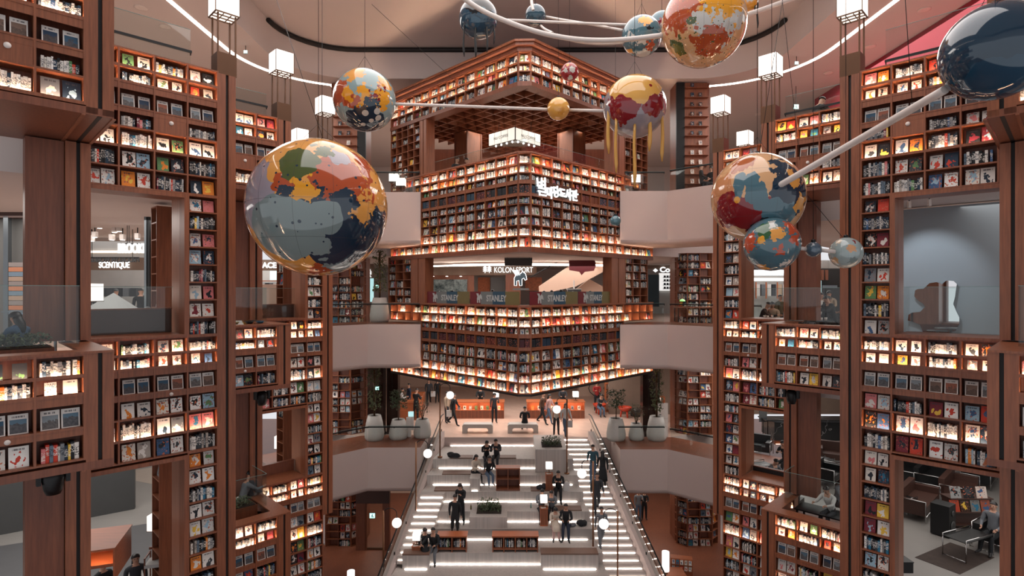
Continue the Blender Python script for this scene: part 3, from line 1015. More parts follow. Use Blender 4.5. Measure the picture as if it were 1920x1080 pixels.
# glass rails standing in the openings and on the upper storey
glass_panel(FL(VB), EA + .05, 3.64, .75, -.94, .08, 'low glass screen in the perfume shop window')
glass_panel(FL(VC), ECB + .05, 8.8, .75, -.94, .08, 'low glass screen in the window under the globe')
glass_panel(FR(UB), -2.8, -GA - .05, .75, -.94, .08, 'low glass screen in the bear mirror window')
glass_panel(FR(UC), -8.2, -GCB - .05, .75, -.94, .08, 'low glass screen in the cafe window')
glass_panel(FL(VB + .5), EA + .2, EB - .8, 0, 5.0, 5.95, 'glass rail above the perfume shop bookcase', rail=5.4)
glass_panel(FR(UB + .5), -GB + .8, -GA - .2, 0, 5.0, 5.95, 'glass rail above the bear mirror bookcase', rail=5.2)
glass_panel(FRT, sL - cw * 10, sL, .5, 5.53, 6.15, 'glass rail of the coffee terrace, left face')
glass_panel(FLT, sR, sR + cw * 10, .5, 5.53, 6.15, 'glass rail of the coffee terrace, right face')
for z, nm in ((4.7, 'upper'), (-1.6, 'middle'), (-7.48, 'lower')):
    f0 = (Matrix.Translation((0, 27.1, 0)), 0.0)
    glass_panel(f0, -6.9, -4.4, 0, z, z + 1.0, 'glass rail on the %s left bridge' % nm, rail=z + .93)
    glass_panel(f0, 5.1, 7.3, 0, z, z + 1.0, 'glass rail on the %s right bridge' % nm, rail=z + .93)
    a = W(EC + .1, 24.05)
    L_ = (Vector((-6.95, 27.08)) - Vector((a.x, a.y))).length
    glass_panel((frame_L(24.05), PI / 4), EC + .15, EC + .1 + L_, 0, z, z + 1.0, 'glass rail on the angled %s left bridge' % nm, rail=z + .93)
    glass_panel((frame_R(24.2), -PI / 4), -13.6, -GC - .1, 0, z, z + 1.0, 'glass rail on the angled %s right bridge' % nm, rail=z + .93)

# jambs of the tower openings
pilaster(FRT, -22.96, -21.85, -.58, 1.54, 'wide grooved jamb left of the sportswear window', depth=.5)
pilaster(FLT, 21.85, 22.96, -.58, 1.54, 'wide grooved jamb right of the sportswear window', depth=.5)
pilaster(FRT, -22.24, -21.75, 5.53, 8.12, 'grooved jamb left of the coffee terrace', depth=.5)
pilaster(FLT, 21.95, 22.9, 5.53, 8.12, 'grooved jamb right of the coffee terrace', depth=.5)
for u, v, w, nm in ((19.0, 22.2, .95, 'left'), (22.6, 18.3, .95, 'right')):
    root = thing('terrace_column', 'square cherry column on the %s of the coffee terrace' % nm, 'pillar', W(u, v, 4.2), PI / 4)
    bar('shaft', root, WOOD, -w / 2, w / 2, -w / 2, w / 2, 0, 3.9)
    for sx in (-1, 1):
        for sy in (-1, 1):
            bar('corner_trim', root, WOODD, sx * w / 2 - .03, sx * w / 2 + .03, sy * w / 2 - .03, sy * w / 2 + .03, 0, 3.9)
# coffered soffit of the crown
root = thing('coffered_ceiling', 'diamond-coffered cherry ceiling over the coffee terrace', 'ceiling', W(TU, TV, 8.12), PI / 4)
bar('ceiling_panel', root, WOOD, .3, 9.3, .3, 9.5, .42, .46)
for i in range(14):
    a = .5 + .65 * i
    bar('coffer_beam', root, WOOD, a - .025, a + .025, .3, 9.5, 0, .4)
    bar('coffer_beam', root, WOOD, .3, 9.3, a - .025, a + .025, .02, .415)
DL = emit('downlight_lens', (1, .93, .86), 9.0)
for i, (a, b) in enumerate(((2, 2), (4, 1.5), (1.5, 4), (3.4, 3.4), (5.3, 3.4), (3.4, 5.3), (6.0, 1.6), (1.6, 6.0), (5.3, 5.3))):
    o = MB().lathe([(0, -.02), (.05, -.02), (.06, 0), (0, 0)], n=10).build('downlight', DL)
    o.location = W(TU + a + .12, TV + b + .12, 8.12 + .415)
    tag(o, '%s small downlight from the tower corner in the coffered ceiling' % WORDS[i], 'light', 'downlights in the coffered ceiling')
o = MB().box(-6, 7.3, 34, 34.3, 6.2, 8.5).build('wall_back', WOODD); struct(o, 'cherry bulkhead behind the coffee terrace')

# book-clad display pillars of the upper storey
def display_pillar(x0, x1, Y, z0, z1, dark_left, label):
    root = thing('display_pillar', label, 'pillar', (x0, Y, z0))
    w, h = x1 - x0, z1 - z0
    a, b = (.42, w - .12) if dark_left else (.12, w - .42)
    bar('core', root, WOODD, 0, w, .3, 1.3, 0, h)
    bar('face_panel', root, WOOD, a, b, .22, .3, 0, h)
    bar('metal_cladding', root, BLACK, 0 if dark_left else b, a if dark_left else w, .18, .3, 0, h)
    n = 13
    for i in range(n):
        z = h * (i + .35) / n
        bar('shelf_board', root, WOOD, a, b, 0, .22, z, z + .025)
        for j in (.3, .65):
            if (i * 7 + int(j * 10)) % 9 == 0:
                continue
            c = rnd.choice(PALD if i > 6 else PALW)
            M = Matrix.Translation((x0 + a + (b - a) * j - .08, Y + .07, z0 + z + .026)) @ Matrix.Rotation(-.15, 4, 'X')
            add_book('f', M, .17, .022, .24, c, rnd.choice(PALM), rnd.random(), 0.0, 'small book on pillar shelf', 'pillar')


display_pillar(8.25, 9.95, 28.2, 4.2, 10.45, True, 'tall pillar with small book ledges right of the tower')
display_pillar(-9.1, -7.35, 28.2, 4.2, 10.45, False, 'tall pillar with small book ledges left of the tower')

# faceted book columns standing behind the bridges
def corner_frame(p, q):
    d = Vector((q[0] - p[0], q[1] - p[1]))
    a = math.atan2(d.y, d.x)
    return (Matrix.Translation((p[0], p[1], 0)) @ Matrix.Rotation(a, 4, 'Z'), a), d.length


for side, pts in (('right', [(8.85, 31.4), (8.85, 30.45), (9.3, 30.0), (10.65, 30.0), (11.1, 30.45)]), ('left', [(-10.35, 30.45), (-9.9, 30.0), (-8.55, 30.0), (-7.95, 30.55), (-7.95, 31.4)])):
    for z0, z1, n, nm in ((-1.75, 2.0, 9, 'middle'), (-7.65, -3.75, 10, 'landing'), (-13.6, -9.66, 10, 'lowest')):
        for i in range(4):
            f, ln = corner_frame(pts[i], pts[i + 1])
            nc = 2 if ln > 1.2 else 1
            bookcase(f, [.005 + (ln - .01) * j / nc for j in range(nc + 1)], pitch(z1, z0, n),
                     '%s facet of the %s %s book column' % (WORDS[i], side, nm), '%s %s column facet' % (side, nm), seed=200 + i + int(z0), depth=.26, dens=.75 if nm != 'landing' else .6, th=.024)
        c = [tuple(Vector(p)) for p in pts]
        o = MB().prism([(p[0] * .985 + pts[2][0] * .015, p[1] + .3) for p in pts][::1], z0, z1).build('column_core', WOODD)
        tag(o, 'wooden core of the %s %s book column' % (side, nm), 'pillar')
# metal-clad columns beside the tower on the landing
CLAD = plain('copper_brown_cladding', srgb(64, 44, 38), .18, .7, var=.2, scale=1.5)
for x0, x1, Y, nm in ((-7.6, -6.75, 29.7, 'outer left'), (-6.7, -6.1, 30.2, 'inner left'), (6.85, 7.45, 29.6, 'inner right'), (7.5, 7.95, 30.4, 'outer right')):
    root = thing('clad_column', 'dark copper-clad square column, %s of the landing' % nm, 'pillar', (x0, Y, -7.65))
    bar('shaft', root, CLAD, 0, x1 - x0, 0, .6, 0, 3.9)
    bar('base_ring', root, BLACK, -.02, x1 - x0 + .02, -.02, .62, 0, .08)
    bar('seam', root, BLACK, (x1 - x0) * .5 - .005, (x1 - x0) * .5 + .005, -.003, 0, .08, 3.9)

# ------------------------------------------------------------------ the reading steps
CONC = plain('grey_step_tiles', srgb(140, 134, 130), .55, var=.10, scale=5)
_m = NT('small_step_tiles')
_b = _m.n('ShaderNodeTexBrick')
_m.l(_m.mapping(_m.pos(), (1, 1, 1), rot=(0, 0, 0)), _b.inputs[0])
_b.inputs['Color1'].default_value = srgb(188, 180, 174)
_b.inputs['Color2'].default_value = srgb(172, 165, 160)
_b.inputs['Mortar'].default_value = srgb(146, 140, 136)
_b.inputs['Scale'].default_value = 9.0
_b.inputs['Mortar Size'].default_value = .01
CONC = _m.fin(_b.outputs[0], .5)
STEPW = plain('pale_stair_stone', srgb(170, 160, 154), .5, var=.05)
PADW = plain('brown_seat_board', srgb(120, 92, 78), .5)
XL = lambda Y: -3.5 - .135 * (29.5 - Y)
XR = lambda Y: 3.95 + .165 * (29.5 - Y)
XS = lambda Y: 2.66 + .13 * (29.5 - Y)
TZ = lambda k: -7.65 - .45 * k
TYF = [29.5, 27.2, 26.2, 25.3, 24.2, 23.5, 22.3, 21.2, 20.2]
steps = thing('reading_steps', 'broad grey tiered reading steps with lit risers', 'steps', (0, 25, GROUND))
steps.location = (0, 0, 0)
for k in range(1, 9):
    y0, y1 = TYF[k], TYF[k - 1]
    MB().prism([(XL(y0), y0), (XS(y0) - .01, y0), (XS(y1) - .01, y1), (XL(y1), y1)], GROUND, TZ(k)).build('tier', CONC, steps)
    # glowing line at the foot of each riser
    mb = MB().prism([(XL(y1) + .3, y1 - .03), (XS(y1) - .3, y1 - .03), (XS(y1) - .3, y1 - .005), (XL(y1) + .3, y1 - .005)], TZ(k) + .004, TZ(k) + .022)
    mb.build('riser_light', STEPLED, steps)
stair = thing('staircase', 'lit stone staircase running down the right of the steps', 'stairs', (0, 0, 0))
NS = 26
for k in range(1, NS):
    y1 = 29.5 - .345 * (k - 1)
    y0 = y1 - .345
    z = -7.65 - .15 * k
    MB().prism([(XS(y0), y0), (XR(y0), y0), (XR(y1), y1), (XS(y1), y1)], z - .6, z).build('step', STEPW, stair)
    MB().prism([(XS(y1) + .04, y1 - .025), (XR(y1) - .04, y1 - .025), (XR(y1) - .04, y1 - .004), (XS(y1) + .04, y1 - .004)], z + .004, z + .017).build('step_light', STEPLED, stair)
lst = thing('staircase', 'short lit stair at the lower left of the reading steps', 'stairs', (0, 0, 0))
for k in range(10):
    y1 = 25.3 - .33 * k
    y0 = y1 - .33
    z = -9.0 - .15 * k
    if k % 3 == 2:
        pass
    MB().prism([(XL(y0) + .02, y0), (XL(y0) + 1.1, y0), (XL(y1) + 1.1, y1), (XL(y1) + .02, y1)], z - .3, z + .001).build('step', STEPW, lst)
    MB().prism([(XL(y0) + .08, y0 - .025), (XL(y0) + 1.05, y0 - .025), (XL(y0) + 1.05, y0 - .004), (XL(y0) + .08, y0 - .004)], z - .146, z - .126).build('step_light', STEPLED, lst)

# blocks, seat boards and lit lines that break up the tiers
def block(x0, x1, y0, y1, z0, z1, label, pad=False, light=True):
    root = thing('seat_block', label, 'seat block', (x0, y0, z0))
    w, d, h = x1 - x0, y1 - y0, z1 - z0
    bar('block', root, CONC, 0, w, 0, d, 0, h)
    if pad:
        bar('seat_board', root, PADW, 0, w, -.01, min(d, .5), h, h + .05)
    if light:
        bar('foot_light', root, STEPLED, .1, w - .1, -.03, -.005, .004, .022)
    return root


block(1.1, 2.62, 26.62, 29.3, TZ(2), -7.48, 'planter block beside the upper right stairs', light=False)
block(-1.78, -.2, 23.55, 25.2, TZ(6), -9.44, 'planter block in the middle of the steps', light=False)
block(-.2, 2.95, 23.56, 24.18, TZ(6), TZ(5) + .002, 'low bench block right of the middle planter')
block(-3.2, -2.2, 23.7, 25.2, TZ(6), -9.9, 'left bench block with glowing foot, mid steps')
block(1.12, 3.35, 21.9, 22.6, TZ(7), TZ(6) + .12, 'front bench block with wooden top at right', pad=True)
block(-1.9, -1.45, 25.4, 26.1, TZ(3), TZ(2) + .1, 'small cube seat on the left upper tier')
block(-4.25, -3.2, 21.9, 22.9, TZ(7), TZ(6) + .1, 'front left bench block with wooden top', pad=True)
for (x0, x1, y, k, nm) in ((-3.25, -2.2, 26.25, 2, 'second tier, far left'), (-3.5, -2.3, 25.35, 3, 'third tier, far left'), (-3.0, -1.9, 27.25, 1, 'first tier by the coat'), (-1.4, .2, 27.25, 1, 'first tier under the couple'),
                           (1.6, 3.0, 24.25, 4, 'fourth tier at right'), (-2.3, -1.1, 26.25, 2, 'second tier under the friends'), (.85, 2.2, 25.35, 3, 'third tier under the lone reader')):
    root = thing('seat_pad', 'flat brown seat board on the %s' % nm, 'seat', (x0, y, TZ(k)))
    bar('board', root, PADW, 0, x1 - x0, 0, .5, .001, .045)
    bar('edge', root, BLACK, .02, x1 - x0 - .02, .02, .48, 0.0, .001)

# sloping white stringers, glass and handrails of both flanks
for sgn, XX, nm in ((-1, XL, 'left'), (1, XR, 'right')):
    ya, yb = 29.5, 19.5
    za, zb = -7.65, -7.65 - .4348 * 10
    mb = MB()
    for y, z in ((ya, za), (yb, zb)):
        x = XX(y)
        for dx, dz in ((0.02, -1.0), (.34, -1.0), (.34, .32), (0.02, .32)):
            mb.v.append((x + sgn * dx, y, z + dz))
    fs = [(0, 1, 2, 3), (7, 6, 5, 4), (0, 4, 5, 1), (1, 5, 6, 2), (2, 6, 7, 3), (3, 7, 4, 0)]
    for f in fs:
        mb.face(f if sgn > 0 else f[::-1])
    o = mb.build('stair_stringer', WHITE); tag(o, 'white sloping stair wall on the %s of the steps' % nm, 'wall')
    root = thing('stair_balustrade', 'sloping glass balustrade with dark handrail, %s of the steps' % nm, 'balustrade', (0, 0, 0))
    n = 7
    for i in range(n):
        t0, t1 = i / n + .004, (i + 1) / n - .004
        mb = MB()
        for t in (t0, t1):
            y = ya + (yb - ya) * t; z = za + (zb - za) * t; x = XX(y) + sgn * .18
            mb.v += [(x - .006, y, z + .3), (x + .006, y, z + .3), (x + .006, y, z + 1.1), (x - .006, y, z + 1.1)]
        for f in fs:
            mb.face(f)
        mb.build('pane', GLASS, root)
    MB().tube([(XX(29.9) + sgn * .18, 29.9, za + 1.12), (XX(ya) + sgn * .18, ya, za + 1.12), (XX(yb) + sgn * .18, yb, zb + 1.12)], .03, 8).build('handrail', BLACK, root)
    MB().tube([(XX(ya) + sgn * .10, ya, za + .95), (XX(yb) + sgn * .10, yb, zb + .95)], .018, 6).build('lower_rail', BRONZE, root)
    for i in range(n + 1):
        t = i / n
        y = ya + (yb - ya) * t; z = za + (zb - za) * t; x = XX(y) + sgn * .18
        MB().tube([(x, y, z + .32), (x, y, z + .42)], .025, 6).build('glass_clamp', BLACK, root)

# globe street lamps on the steps
BALL = emit('opal_globe', (1.0, .95, .90), 1.0)
POLE = plain('brass_pole', srgb(140, 96, 66), .35, .5)


def step_lamp(x, Y, zb, zt, bx, label):
    root = thing('globe_lamp', label, 'lamp', (x, Y, zb), 0, 'globe lamps on the reading steps')
    h = zt - zb
    MB().tube([(0, 0, 0), (0, 0, h)], .035, 10).build('pole', POLE, root)
    MB().lathe([(.0, 0), (.12, 0), (.12, .03), (.04, .05), (0, .05)], n=14).build('base', POLE, root)
    d = bx - x
    s = 1 if d > 0 else -1
    pts = [(0, 0, h - .35)]
    r = abs(d) / 2
    for i in range(9):
        a = PI - PI * i / 8
        pts.append((s * (r + r * math.cos(a)), 0, h - .12 + r * .8 * math.sin(a)))
    pts.append((d, 0, h - .3))
    arm = MB().tube(pts, .016, 8).build('arm', BLACK, root)
    under(MB().ball((d, 0, h - .49), .19, 20, 12).build('globe', BALL, root), arm)
    return root


for (px_, yt, yb, Y, bpx, nm) in ((825, 722, 857, 27.4, 844, 'on the top tier at left'), (780, 829, 985, 24.3, 802, 'beside the left handrail'), (719, 957, 1100, 22.2, 744, 'at the lower left edge of the steps'),
                                 (1063, 748, 888, 26.4, 1044, 'beside the upper stairs'), (1112, 865, 1028, 22.75, 1091, 'beside the stairs at right'), (1158, 958, 1110, 21.3, 1132, 'at the lower right edge of the steps')):
    a, b, c = P(px_, yt, Y), P(px_, yb, Y), P(bpx, yt, Y)
    step_lamp(a.x, Y, b.z, a.z, c.x, 'brass lamp post with white globe %s' % nm)

# ------------------------------------------------------------------ furniture of steps and landing
def low_bookcase(x0, x1, Y, z0, z1, cols, label, case, dens, seed):
    w = (x1 - x0) / cols
    f = (Matrix.Translation((0, Y, 0)), 0.0)
    r = bookcase(f, [x0 + w * i for i in range(cols + 1)], [(z1 - .03, (z0 + z1) / 2, 'n'), ((z0 + z1) / 2, z0 + .05, 'n')], label, case, seed=seed, dens=dens, depth=.45, name='low_bookcase', th=.04)
    bar('plinth', r, WOODD, 0, x1 - x0, .02, .45, -.05, -.001)
    bar('top_board', r, WOODO, -.02, x1 - x0 + .02, -.02, .47, z1 - .03 - z0 - .05 + .001, z1 - .03 - z0 - .05 + .035)
    return r


Y = 22.9
low_bookcase(P(823, 0, Y).x, P(877, 0, Y).x, 22.35, TZ(7), TZ(7) + 1.1, 2, 'low bookcase beside the seated couple, front left', 'front left low case', .0, 301)
low_bookcase(P(924, 0, Y).x, P(1008, 0, Y).x, 22.35, TZ(7), TZ(7) + 1.1, 4, 'wide low bookcase at the front of the steps', 'front middle low case', .0, 302)
low_bookcase(P(930, 0, 25.4).x, P(975, 0, 25.4).x, 25.4, TZ(3), TZ(3) + 1.02, 2, 'low cube bookcase on the middle tier', 'middle tier cube case', 0, 303)
for (f0, x0, x1, Y_, z0, cols, sd_) in (('', P(823, 0, 22.9).x, P(877, 0, 22.9).x, 22.35, TZ(7), 2, 1), ('', P(924, 0, 22.9).x, P(1008, 0, 22.9).x, 22.35, TZ(7), 4, 2)):
    r_ = random.Random(sd_)
    w = (x1 - x0) / cols
    for c in range(cols):
        for rr in range(2):
            fill_cell(Matrix.Translation((0, Y_ + .08, 0)), x0 + w * c + .04, x0 + w * (c + 1) - .04, z0 + .10 + rr * .5, z0 + .47 + rr * .5, .4, 's', r_, 'low case', rr, c)


def bench(x0, x1, Y, label):
    root = thing('stone_bench', label, 'bench', ((x0 + x1) / 2, Y, -7.65))
    w = (x1 - x0) / 2
    r = .13
    mb = MB()
    # arch profile extruded along y
    out = [(-w, 0), (-w, .40), (-w + .08, .48), (w - .08, .48), (w, .40), (w, 0)]
    inn = [(-w + .25, 0), (-w + .25, .20), (-w + .33, .28), (w - .33, .28), (w - .25, .20), (w - .25, 0)]
    n = len(out)
    for y in (0, .55):
        mb.v += [(a, y, b) for a, b in out] + [(a, y, b) for a, b in inn]
    for i in range(n - 1):
        mb.face((i, i + 1, n + i + 1, n + i)[::-1]); o_ = 2 * n
        mb.face((o_ + i, o_ + i + 1, o_ + n + i + 1, o_ + n + i))
        mb.face((i, i + 1, o_ + i + 1, o_ + i)); mb.face((n + i, n + i + 1, o_ + n + i + 1, o_ + n + i)[::-1])
    mb.face((0, n, 3 * n, 2 * n)); mb.face((n - 1, 2 * n - 1, 4 * n - 1, 3 * n - 1)[::-1])
    mb.build('bench_body', plain('bench_stone', srgb(196, 190, 184), .5) if 'bench_stone' not in bpy.data.materials else bpy.data.materials['bench_stone'], root)
    bar('foot_pad', root, BLACK, -w + .03, -w + .22, .04, .5, -.004, 0)
    bar('foot_pad', root, BLACK, w - .22, w - .03, .04, .5, -.004, 0)
    return root


bench(P(867, 0, 30.4).x, P(924, 0, 30.4).x, 30.3, 'left pale stone bench on the landing')
bench(P(952, 0, 30.4).x, P(1009, 0, 30.4).x, 30.3, 'right pale stone bench with a sitter on the landing')


def table_lamp(loc, label, s=1.0, group='cube table lamps'):
    root = thing('table_lamp', label, 'lamp', loc, 0, group)
    MB().lathe([(0, 0), (.09 * s, 0), (.09 * s, .02 * s), (.02 * s, .03 * s), (.02 * s, .2 * s), (0, .2 * s)], n=12).build('stand', POLE, root)
    sh = bar('shade', root, LANTERN, -.14 * s, .14 * s, -.14 * s, .14 * s, .2 * s, .45 * s)
    under(bar('shade_rim', root, BRONZE, -.145 * s, .145 * s, -.145 * s, .145 * s, .19 * s, .2 * s), sh)
    return root


def counter(x0, x1, Y, label, case, seed):
    root = thing('display_counter', label, 'counter', (x0, Y, -7.65))
    w = x1 - x0
    bar('plinth', root, WOODO, 0, w, .03, .8, 0, .5)
    bar('top', root, WOODO, -.03, w + .03, -.03, .83, .95, 1.0)
    bar('end_panel', root, WOODO, 0, .04, 0, .8, .5, .95)
    bar('end_panel', root, WOODO, w - .04, w, 0, .8, .5, .95)
    bar('divider', root, WOODO, w / 2 - .02, w / 2 + .02, .02, .4, .5, .95)
    bar('back_panel', root, WOODO, .04, w - .04, .4, .42, .5, .95)
    bar('light_strip', root, LEDW, .05, w - .05, .05, .07, .94, .948)
    r_ = random.Random(seed)
    for i in range(8):
        x = x0 + .25 + (w - .5) * i / 7.4
        col, cn, art = pick_face(r_, False)
        M = Matrix.Translation((x, Y + .12, -7.65 + .501)) @ Matrix.Rotation(-.2, 4, 'X')
        add_book('f', M, .17, .02, .24, col, art, r_.random(), 0.0, '%s book, %s on the %s' % (cn, WORDS[i], case), case)
    # slatted front
    for i in range(14):
        x = w * (i + .5) / 14
        bar('slat', root, WOODD, x - w / 28 + .008, x + w / 28 - .008, .012, .03, .04, .48)
    return root


counter(P(850, 0, 33.9).x, P(945, 0, 33.9).x, 33.8, 'long orange wood display counter, left on the landing', 'left landing counter', 5)
counter(P(988, 0, 33.9).x, P(1096, 0, 33.9).x, 33.8, 'long orange wood display counter, right on the landing', 'right landing counter', 6)
table_lamp((P(930, 0, 34).x, 34.2, -6.65), 'cube table lamp on the left landing counter', 1.2)
table_lamp((P(1080, 0, 34).x, 34.2, -6.65), 'cube table lamp on the right landing counter', 1.2)
for (px_, y_, Y_, z_, nm) in ((1030, 0, 25.4, TZ(3), 'beside the lone reader'), (1020, 0, 23.75, TZ(5), 'beside the couple in coats'), (780, 0, 22.2, TZ(7), 'at the front left of the steps')):
    x = P(px_, 0, Y_).x
    root = thing('side_cabinet', 'small orange wood side cabinet %s' % nm, 'cabinet', (x, Y_, z_))
    bar('body', root, WOODO, -.16, .16, 0, .32, .0, .72)
    bar('top', root, WOODO, -.175, .175, -.015, .335, .72, .75)
    bar('door', root, WOOD, -.14, .14, -.012, 0, .06, .70)
    table_lamp((x, Y_ + .18, z_ + .75), 'small cube lamp on the cabinet %s' % nm, 1.05)
    o = MB().box(-.1, .1, -.01, .13, 0, .015).build('open_book', KNOB); o.location = (x - .01, Y_ + .02, z_ + .751); o.rotation_euler = (0, 0, .3)
    tag(o, 'open pale book lying on the cabinet %s' % nm, 'book')

# plants
LEAF = plain('dark_leaves', srgb(74, 90, 58), .6, var=.25, scale=8)
LEAF2 = plain('olive_leaves', srgb(98, 104, 68), .6, var=.25, scale=8)
SOIL = plain('soil', srgb(48, 38, 32), .9)
POTM = plain('white_speckled_pot', srgb(196, 192, 186), .45, var=.12, scale=30)


def leaves(root, n, cx, cy, z0, z1, rx, ry, seed, size=.09, mat=None, name='foliage'):
    r = random.Random(seed)
    mb = MB()
    for i in range(n):
        a, q = r.uniform(0, 2 * PI), r.random() ** .6
        x, y, z = cx + rx * q * math.cos(a), cy + ry * q * math.sin(a), r.uniform(z0, z1)
        rot = Matrix.Rotation(r.uniform(0, 2 * PI), 4, 'Z') @ Matrix.Rotation(r.uniform(-1.0, 1.0), 4, 'X')
        s = size * r.uniform(.6, 1.3)
        M = Matrix.Translation((x, y, z)) @ rot
        vs = [M @ Vector(p) for p in ((-s * .3, 0, 0), (0, -s * .5, s * .1), (s * .3, 0, 0), (0, s * .8, -s * .15), (0, .0, s * .1))]
        mb.add(vs, [(0, 1, 4), (1, 2, 4), (2, 3, 4), (3, 0, 4)])
    o = mb.build(name, mat or LEAF, root)
    o['kind'] = 'stuff'
    return o


def bed(x0, x1, y0, y1, z, h, label, seed):
    root = thing('shrub_bed', label, 'plants', ((x0 + x1) / 2, (y0 + y1) / 2, z))
    w, d = (x1 - x0) / 2, (y1 - y0) / 2
    bar('soil', root, SOIL, -w, w, -d, d, .001, .03)
    r = random.Random(seed)
    mb = MB()
    for i in range(26):
        x, y = r.uniform(-w, w) * .9, r.uniform(-d, d) * .9
        mb.tube([(x, y, .02), (x + r.uniform(-.06, .06), y, h * r.uniform(.5, 1.0))], .006, 4)
    mb.build('stems', LEAF2, root)['kind'] = 'stuff'
    leaves(root, 420, 0, 0, .03, h, w, d, seed, .09)
    return root


bed(P(1015, 0, 27.6).x, P(1052, 0, 27.6).x, 27.0, 27.9, -7.48, .35, 'leafy shrubs in the upper right planter block', 1)
bed(P(894, 0, 24.2).x, P(940, 0, 24.2).x, 23.9, 24.8, -9.44, .42, 'leafy shrubs in the middle planter block', 2)


def pot(px_, Y_, zb, r0, h, kind, label, seed):
    x = P(px_, 0, Y_).x
    root = thing('potted_plant', label, 'potted plant', (x, Y_, zb))
    MB().lathe([(0, 0), (r0 * .9, 0), (r0 * 1.05, h * .12), (r0 * 1.08, h * .3), (r0 * .92, h * .7), (r0 * .72, h), (r0 * .62, h), (r0 * .6, h * .93), (0, h * .93)], n=24).build('pot', POTM, root)
    MB().lathe([(0, h * .93), (r0 * .6, h * .93), (r0 * .6, h * .94), (0, h * .945)], n=20).build('soil', SOIL, root)
    r = random.Random(seed)
    mb = MB()
    if kind == 'ball':
        mb.tube([(0, 0, h * .9), (.02, 0, h + .9)], .025, 6)
        mb.build('trunk', BRONZE, root)
        leaves(root, 420, .02, 0, h + .55, h + 1.45, .45, .45, seed, .11)
    elif kind == 'tall':
        mb.tube([(0, 0, h * .9), (.0, 0, h + 2.3)], .05, 6)
        mb.build('trunk', BRONZE, root)
        leaves(root, 300, 0, 0, h + .3, h + 2.4, .35, .35, seed, .15, LEAF2)
    else:
        for i in range(9):
            a = r.uniform(0, 2 * PI)
            mb.tube([(0, 0, h * .9), (.12 * math.cos(a), .12 * math.sin(a), h + .4), (.34 * math.cos(a), .34 * math.sin(a), h + r.uniform(.6, .9))], .012, 4)
        mb.build('stems', BRONZE, root)
        leaves(root, 130, 0, 0, h + .2, h + .95, .4, .4, seed, .09, LEAF2)
    return root


for a in ((702, 28.4, -7.5, .45, 1.25, 'tall', 'tapered white pot with tall plant, left of the landing', 1), (747, 28.6, -7.5, .44, 1.0, 'ball', 'tapered white pot with round tree, left landing', 2), (792, 28.9, -7.5, .42, .95, 'stem', 'tapered white pot with loose branches, left landing', 3),
          (1155, 28.4, -7.5, .45, 1.1, 'ball', 'tapered white pot with round tree, right landing', 4), (1193, 28.4, -7.5, .36, .85, 'stem', 'small white pot with loose branches, right landing', 5), (1231, 28.4, -7.5, .46, 1.2, 'tall', 'large white pot with slim tree, right landing', 6),
          (712, 28.6, -1.6, .46, 1.25, 'tall', 'tall pale pot on the middle left bridge', 7)):
    pot(*a)

# ------------------------------------------------------------------ hanging painted globes
def globe_mat(name, base, blobs, basis, grid=0, streak=None, spots=None, rough=.08, coat=.6):
    r_, u_, c_ = basis
    m = NT(name)
    nv = m.n('ShaderNodeVectorMath', operation='NORMALIZE')
    m.l(m.obj(), nv.inputs[0])
    vec = nv.outputs[0]
    col = base
    wob = {}
    for i, bl in enumerate(blobs):
        x, z, rad, c = bl[:4]
        sc = bl[4] if len(bl) > 4 else 4.0
        amp = bl[5] if len(bl) > 5 else .5
        strx = bl[6] if len(bl) > 6 else 1.0
        q = x * x + z * z
        if q < 1:
            d = r_ * x + u_ * z + c_ * math.sqrt(1 - q)
        else:
            d = (r_ * x + u_ * z).normalized()
        key = (sc, i % 3)
        if key not in wob:
            wob[key] = m.noise(m.mapping(vec, (1, 1, 1), (i * 3.1, i * 1.7, 5.0 + i % 3)), sc, 2.5, .55)
        src = vec
        if strx != 1.0:      # drips: squeeze the distance vertically
            src = m.mapping(vec, (1, 1, strx))
            d = Vector((d.x, d.y, d.z * strx))
        ds = m.n('ShaderNodeVectorMath', operation='DISTANCE')
        m.l(src, ds.inputs[0])
        ds.inputs[1].default_value = d
        e = m.math('MULTIPLY_ADD', m.math('SUBTRACT', wob[key], .5), amp * 2, ds.outputs['Value'])
        mask = m.math('LESS_THAN', e, rad)
        col = m.mix(mask, col, c)
    if spots:
        for (sc, th, c) in spots:
            vo = m.n('ShaderNodeTexVoronoi')
            m.l(vec, vo.inputs['Vector'])
            vo.inputs['Scale'].default_value = sc
            ms = m.math('LESS_THAN', m.math('MULTIPLY_ADD', m.noise(vec, sc * .6, 1), th * .9, vo.outputs['Distance']), th * .95)
            col = m.mix(ms, col, c)
    if grid:
        sp = m.n('ShaderNodeSeparateXYZ')
        m.l(vec, sp.inputs[0])
        lon = m.math('ARCTAN2', sp.outputs[1], sp.outputs[0])
        f1 = m.math('LESS_THAN', m.math('PINGPONG', m.math('MULTIPLY', lon, grid / PI), .5), .006)
        lat = m.math('ARCSINE', sp.outputs[2])
        f2 = m.math('LESS_THAN', m.math('PINGPONG', m.math('MULTIPLY', lat, grid / PI), .5), .006)
        col = m.mix(m.math('MULTIPLY', m.math('MAXIMUM', f1, f2), .6), col, (.05, .05, .05, 1))
    m.b.inputs['Coat Weight'].default_value = coat
    m.b.inputs['Coat Roughness'].default_value = .03
    return m.fin(col, rough if col is not None else .1, bump=m.noise(vec, 3.0, 2), bstr=.12)


cO, cRed, cNav, cGry, cGrn, cCrm = srgb(214, 150, 74), srgb(168, 74, 40), srgb(24, 46, 64), srgb(118, 134, 134), srgb(72, 84, 42), srgb(206, 160, 116)
cYel, cTeal, cMar, cWht, cLil, cBlk = srgb(218, 150, 40), srgb(70, 104, 116), srgb(124, 26, 34), srgb(190, 188, 182), srgb(150, 142, 152), srgb(20, 24, 28)
cSky = srgb(134, 156, 158)
GLOBES = {}


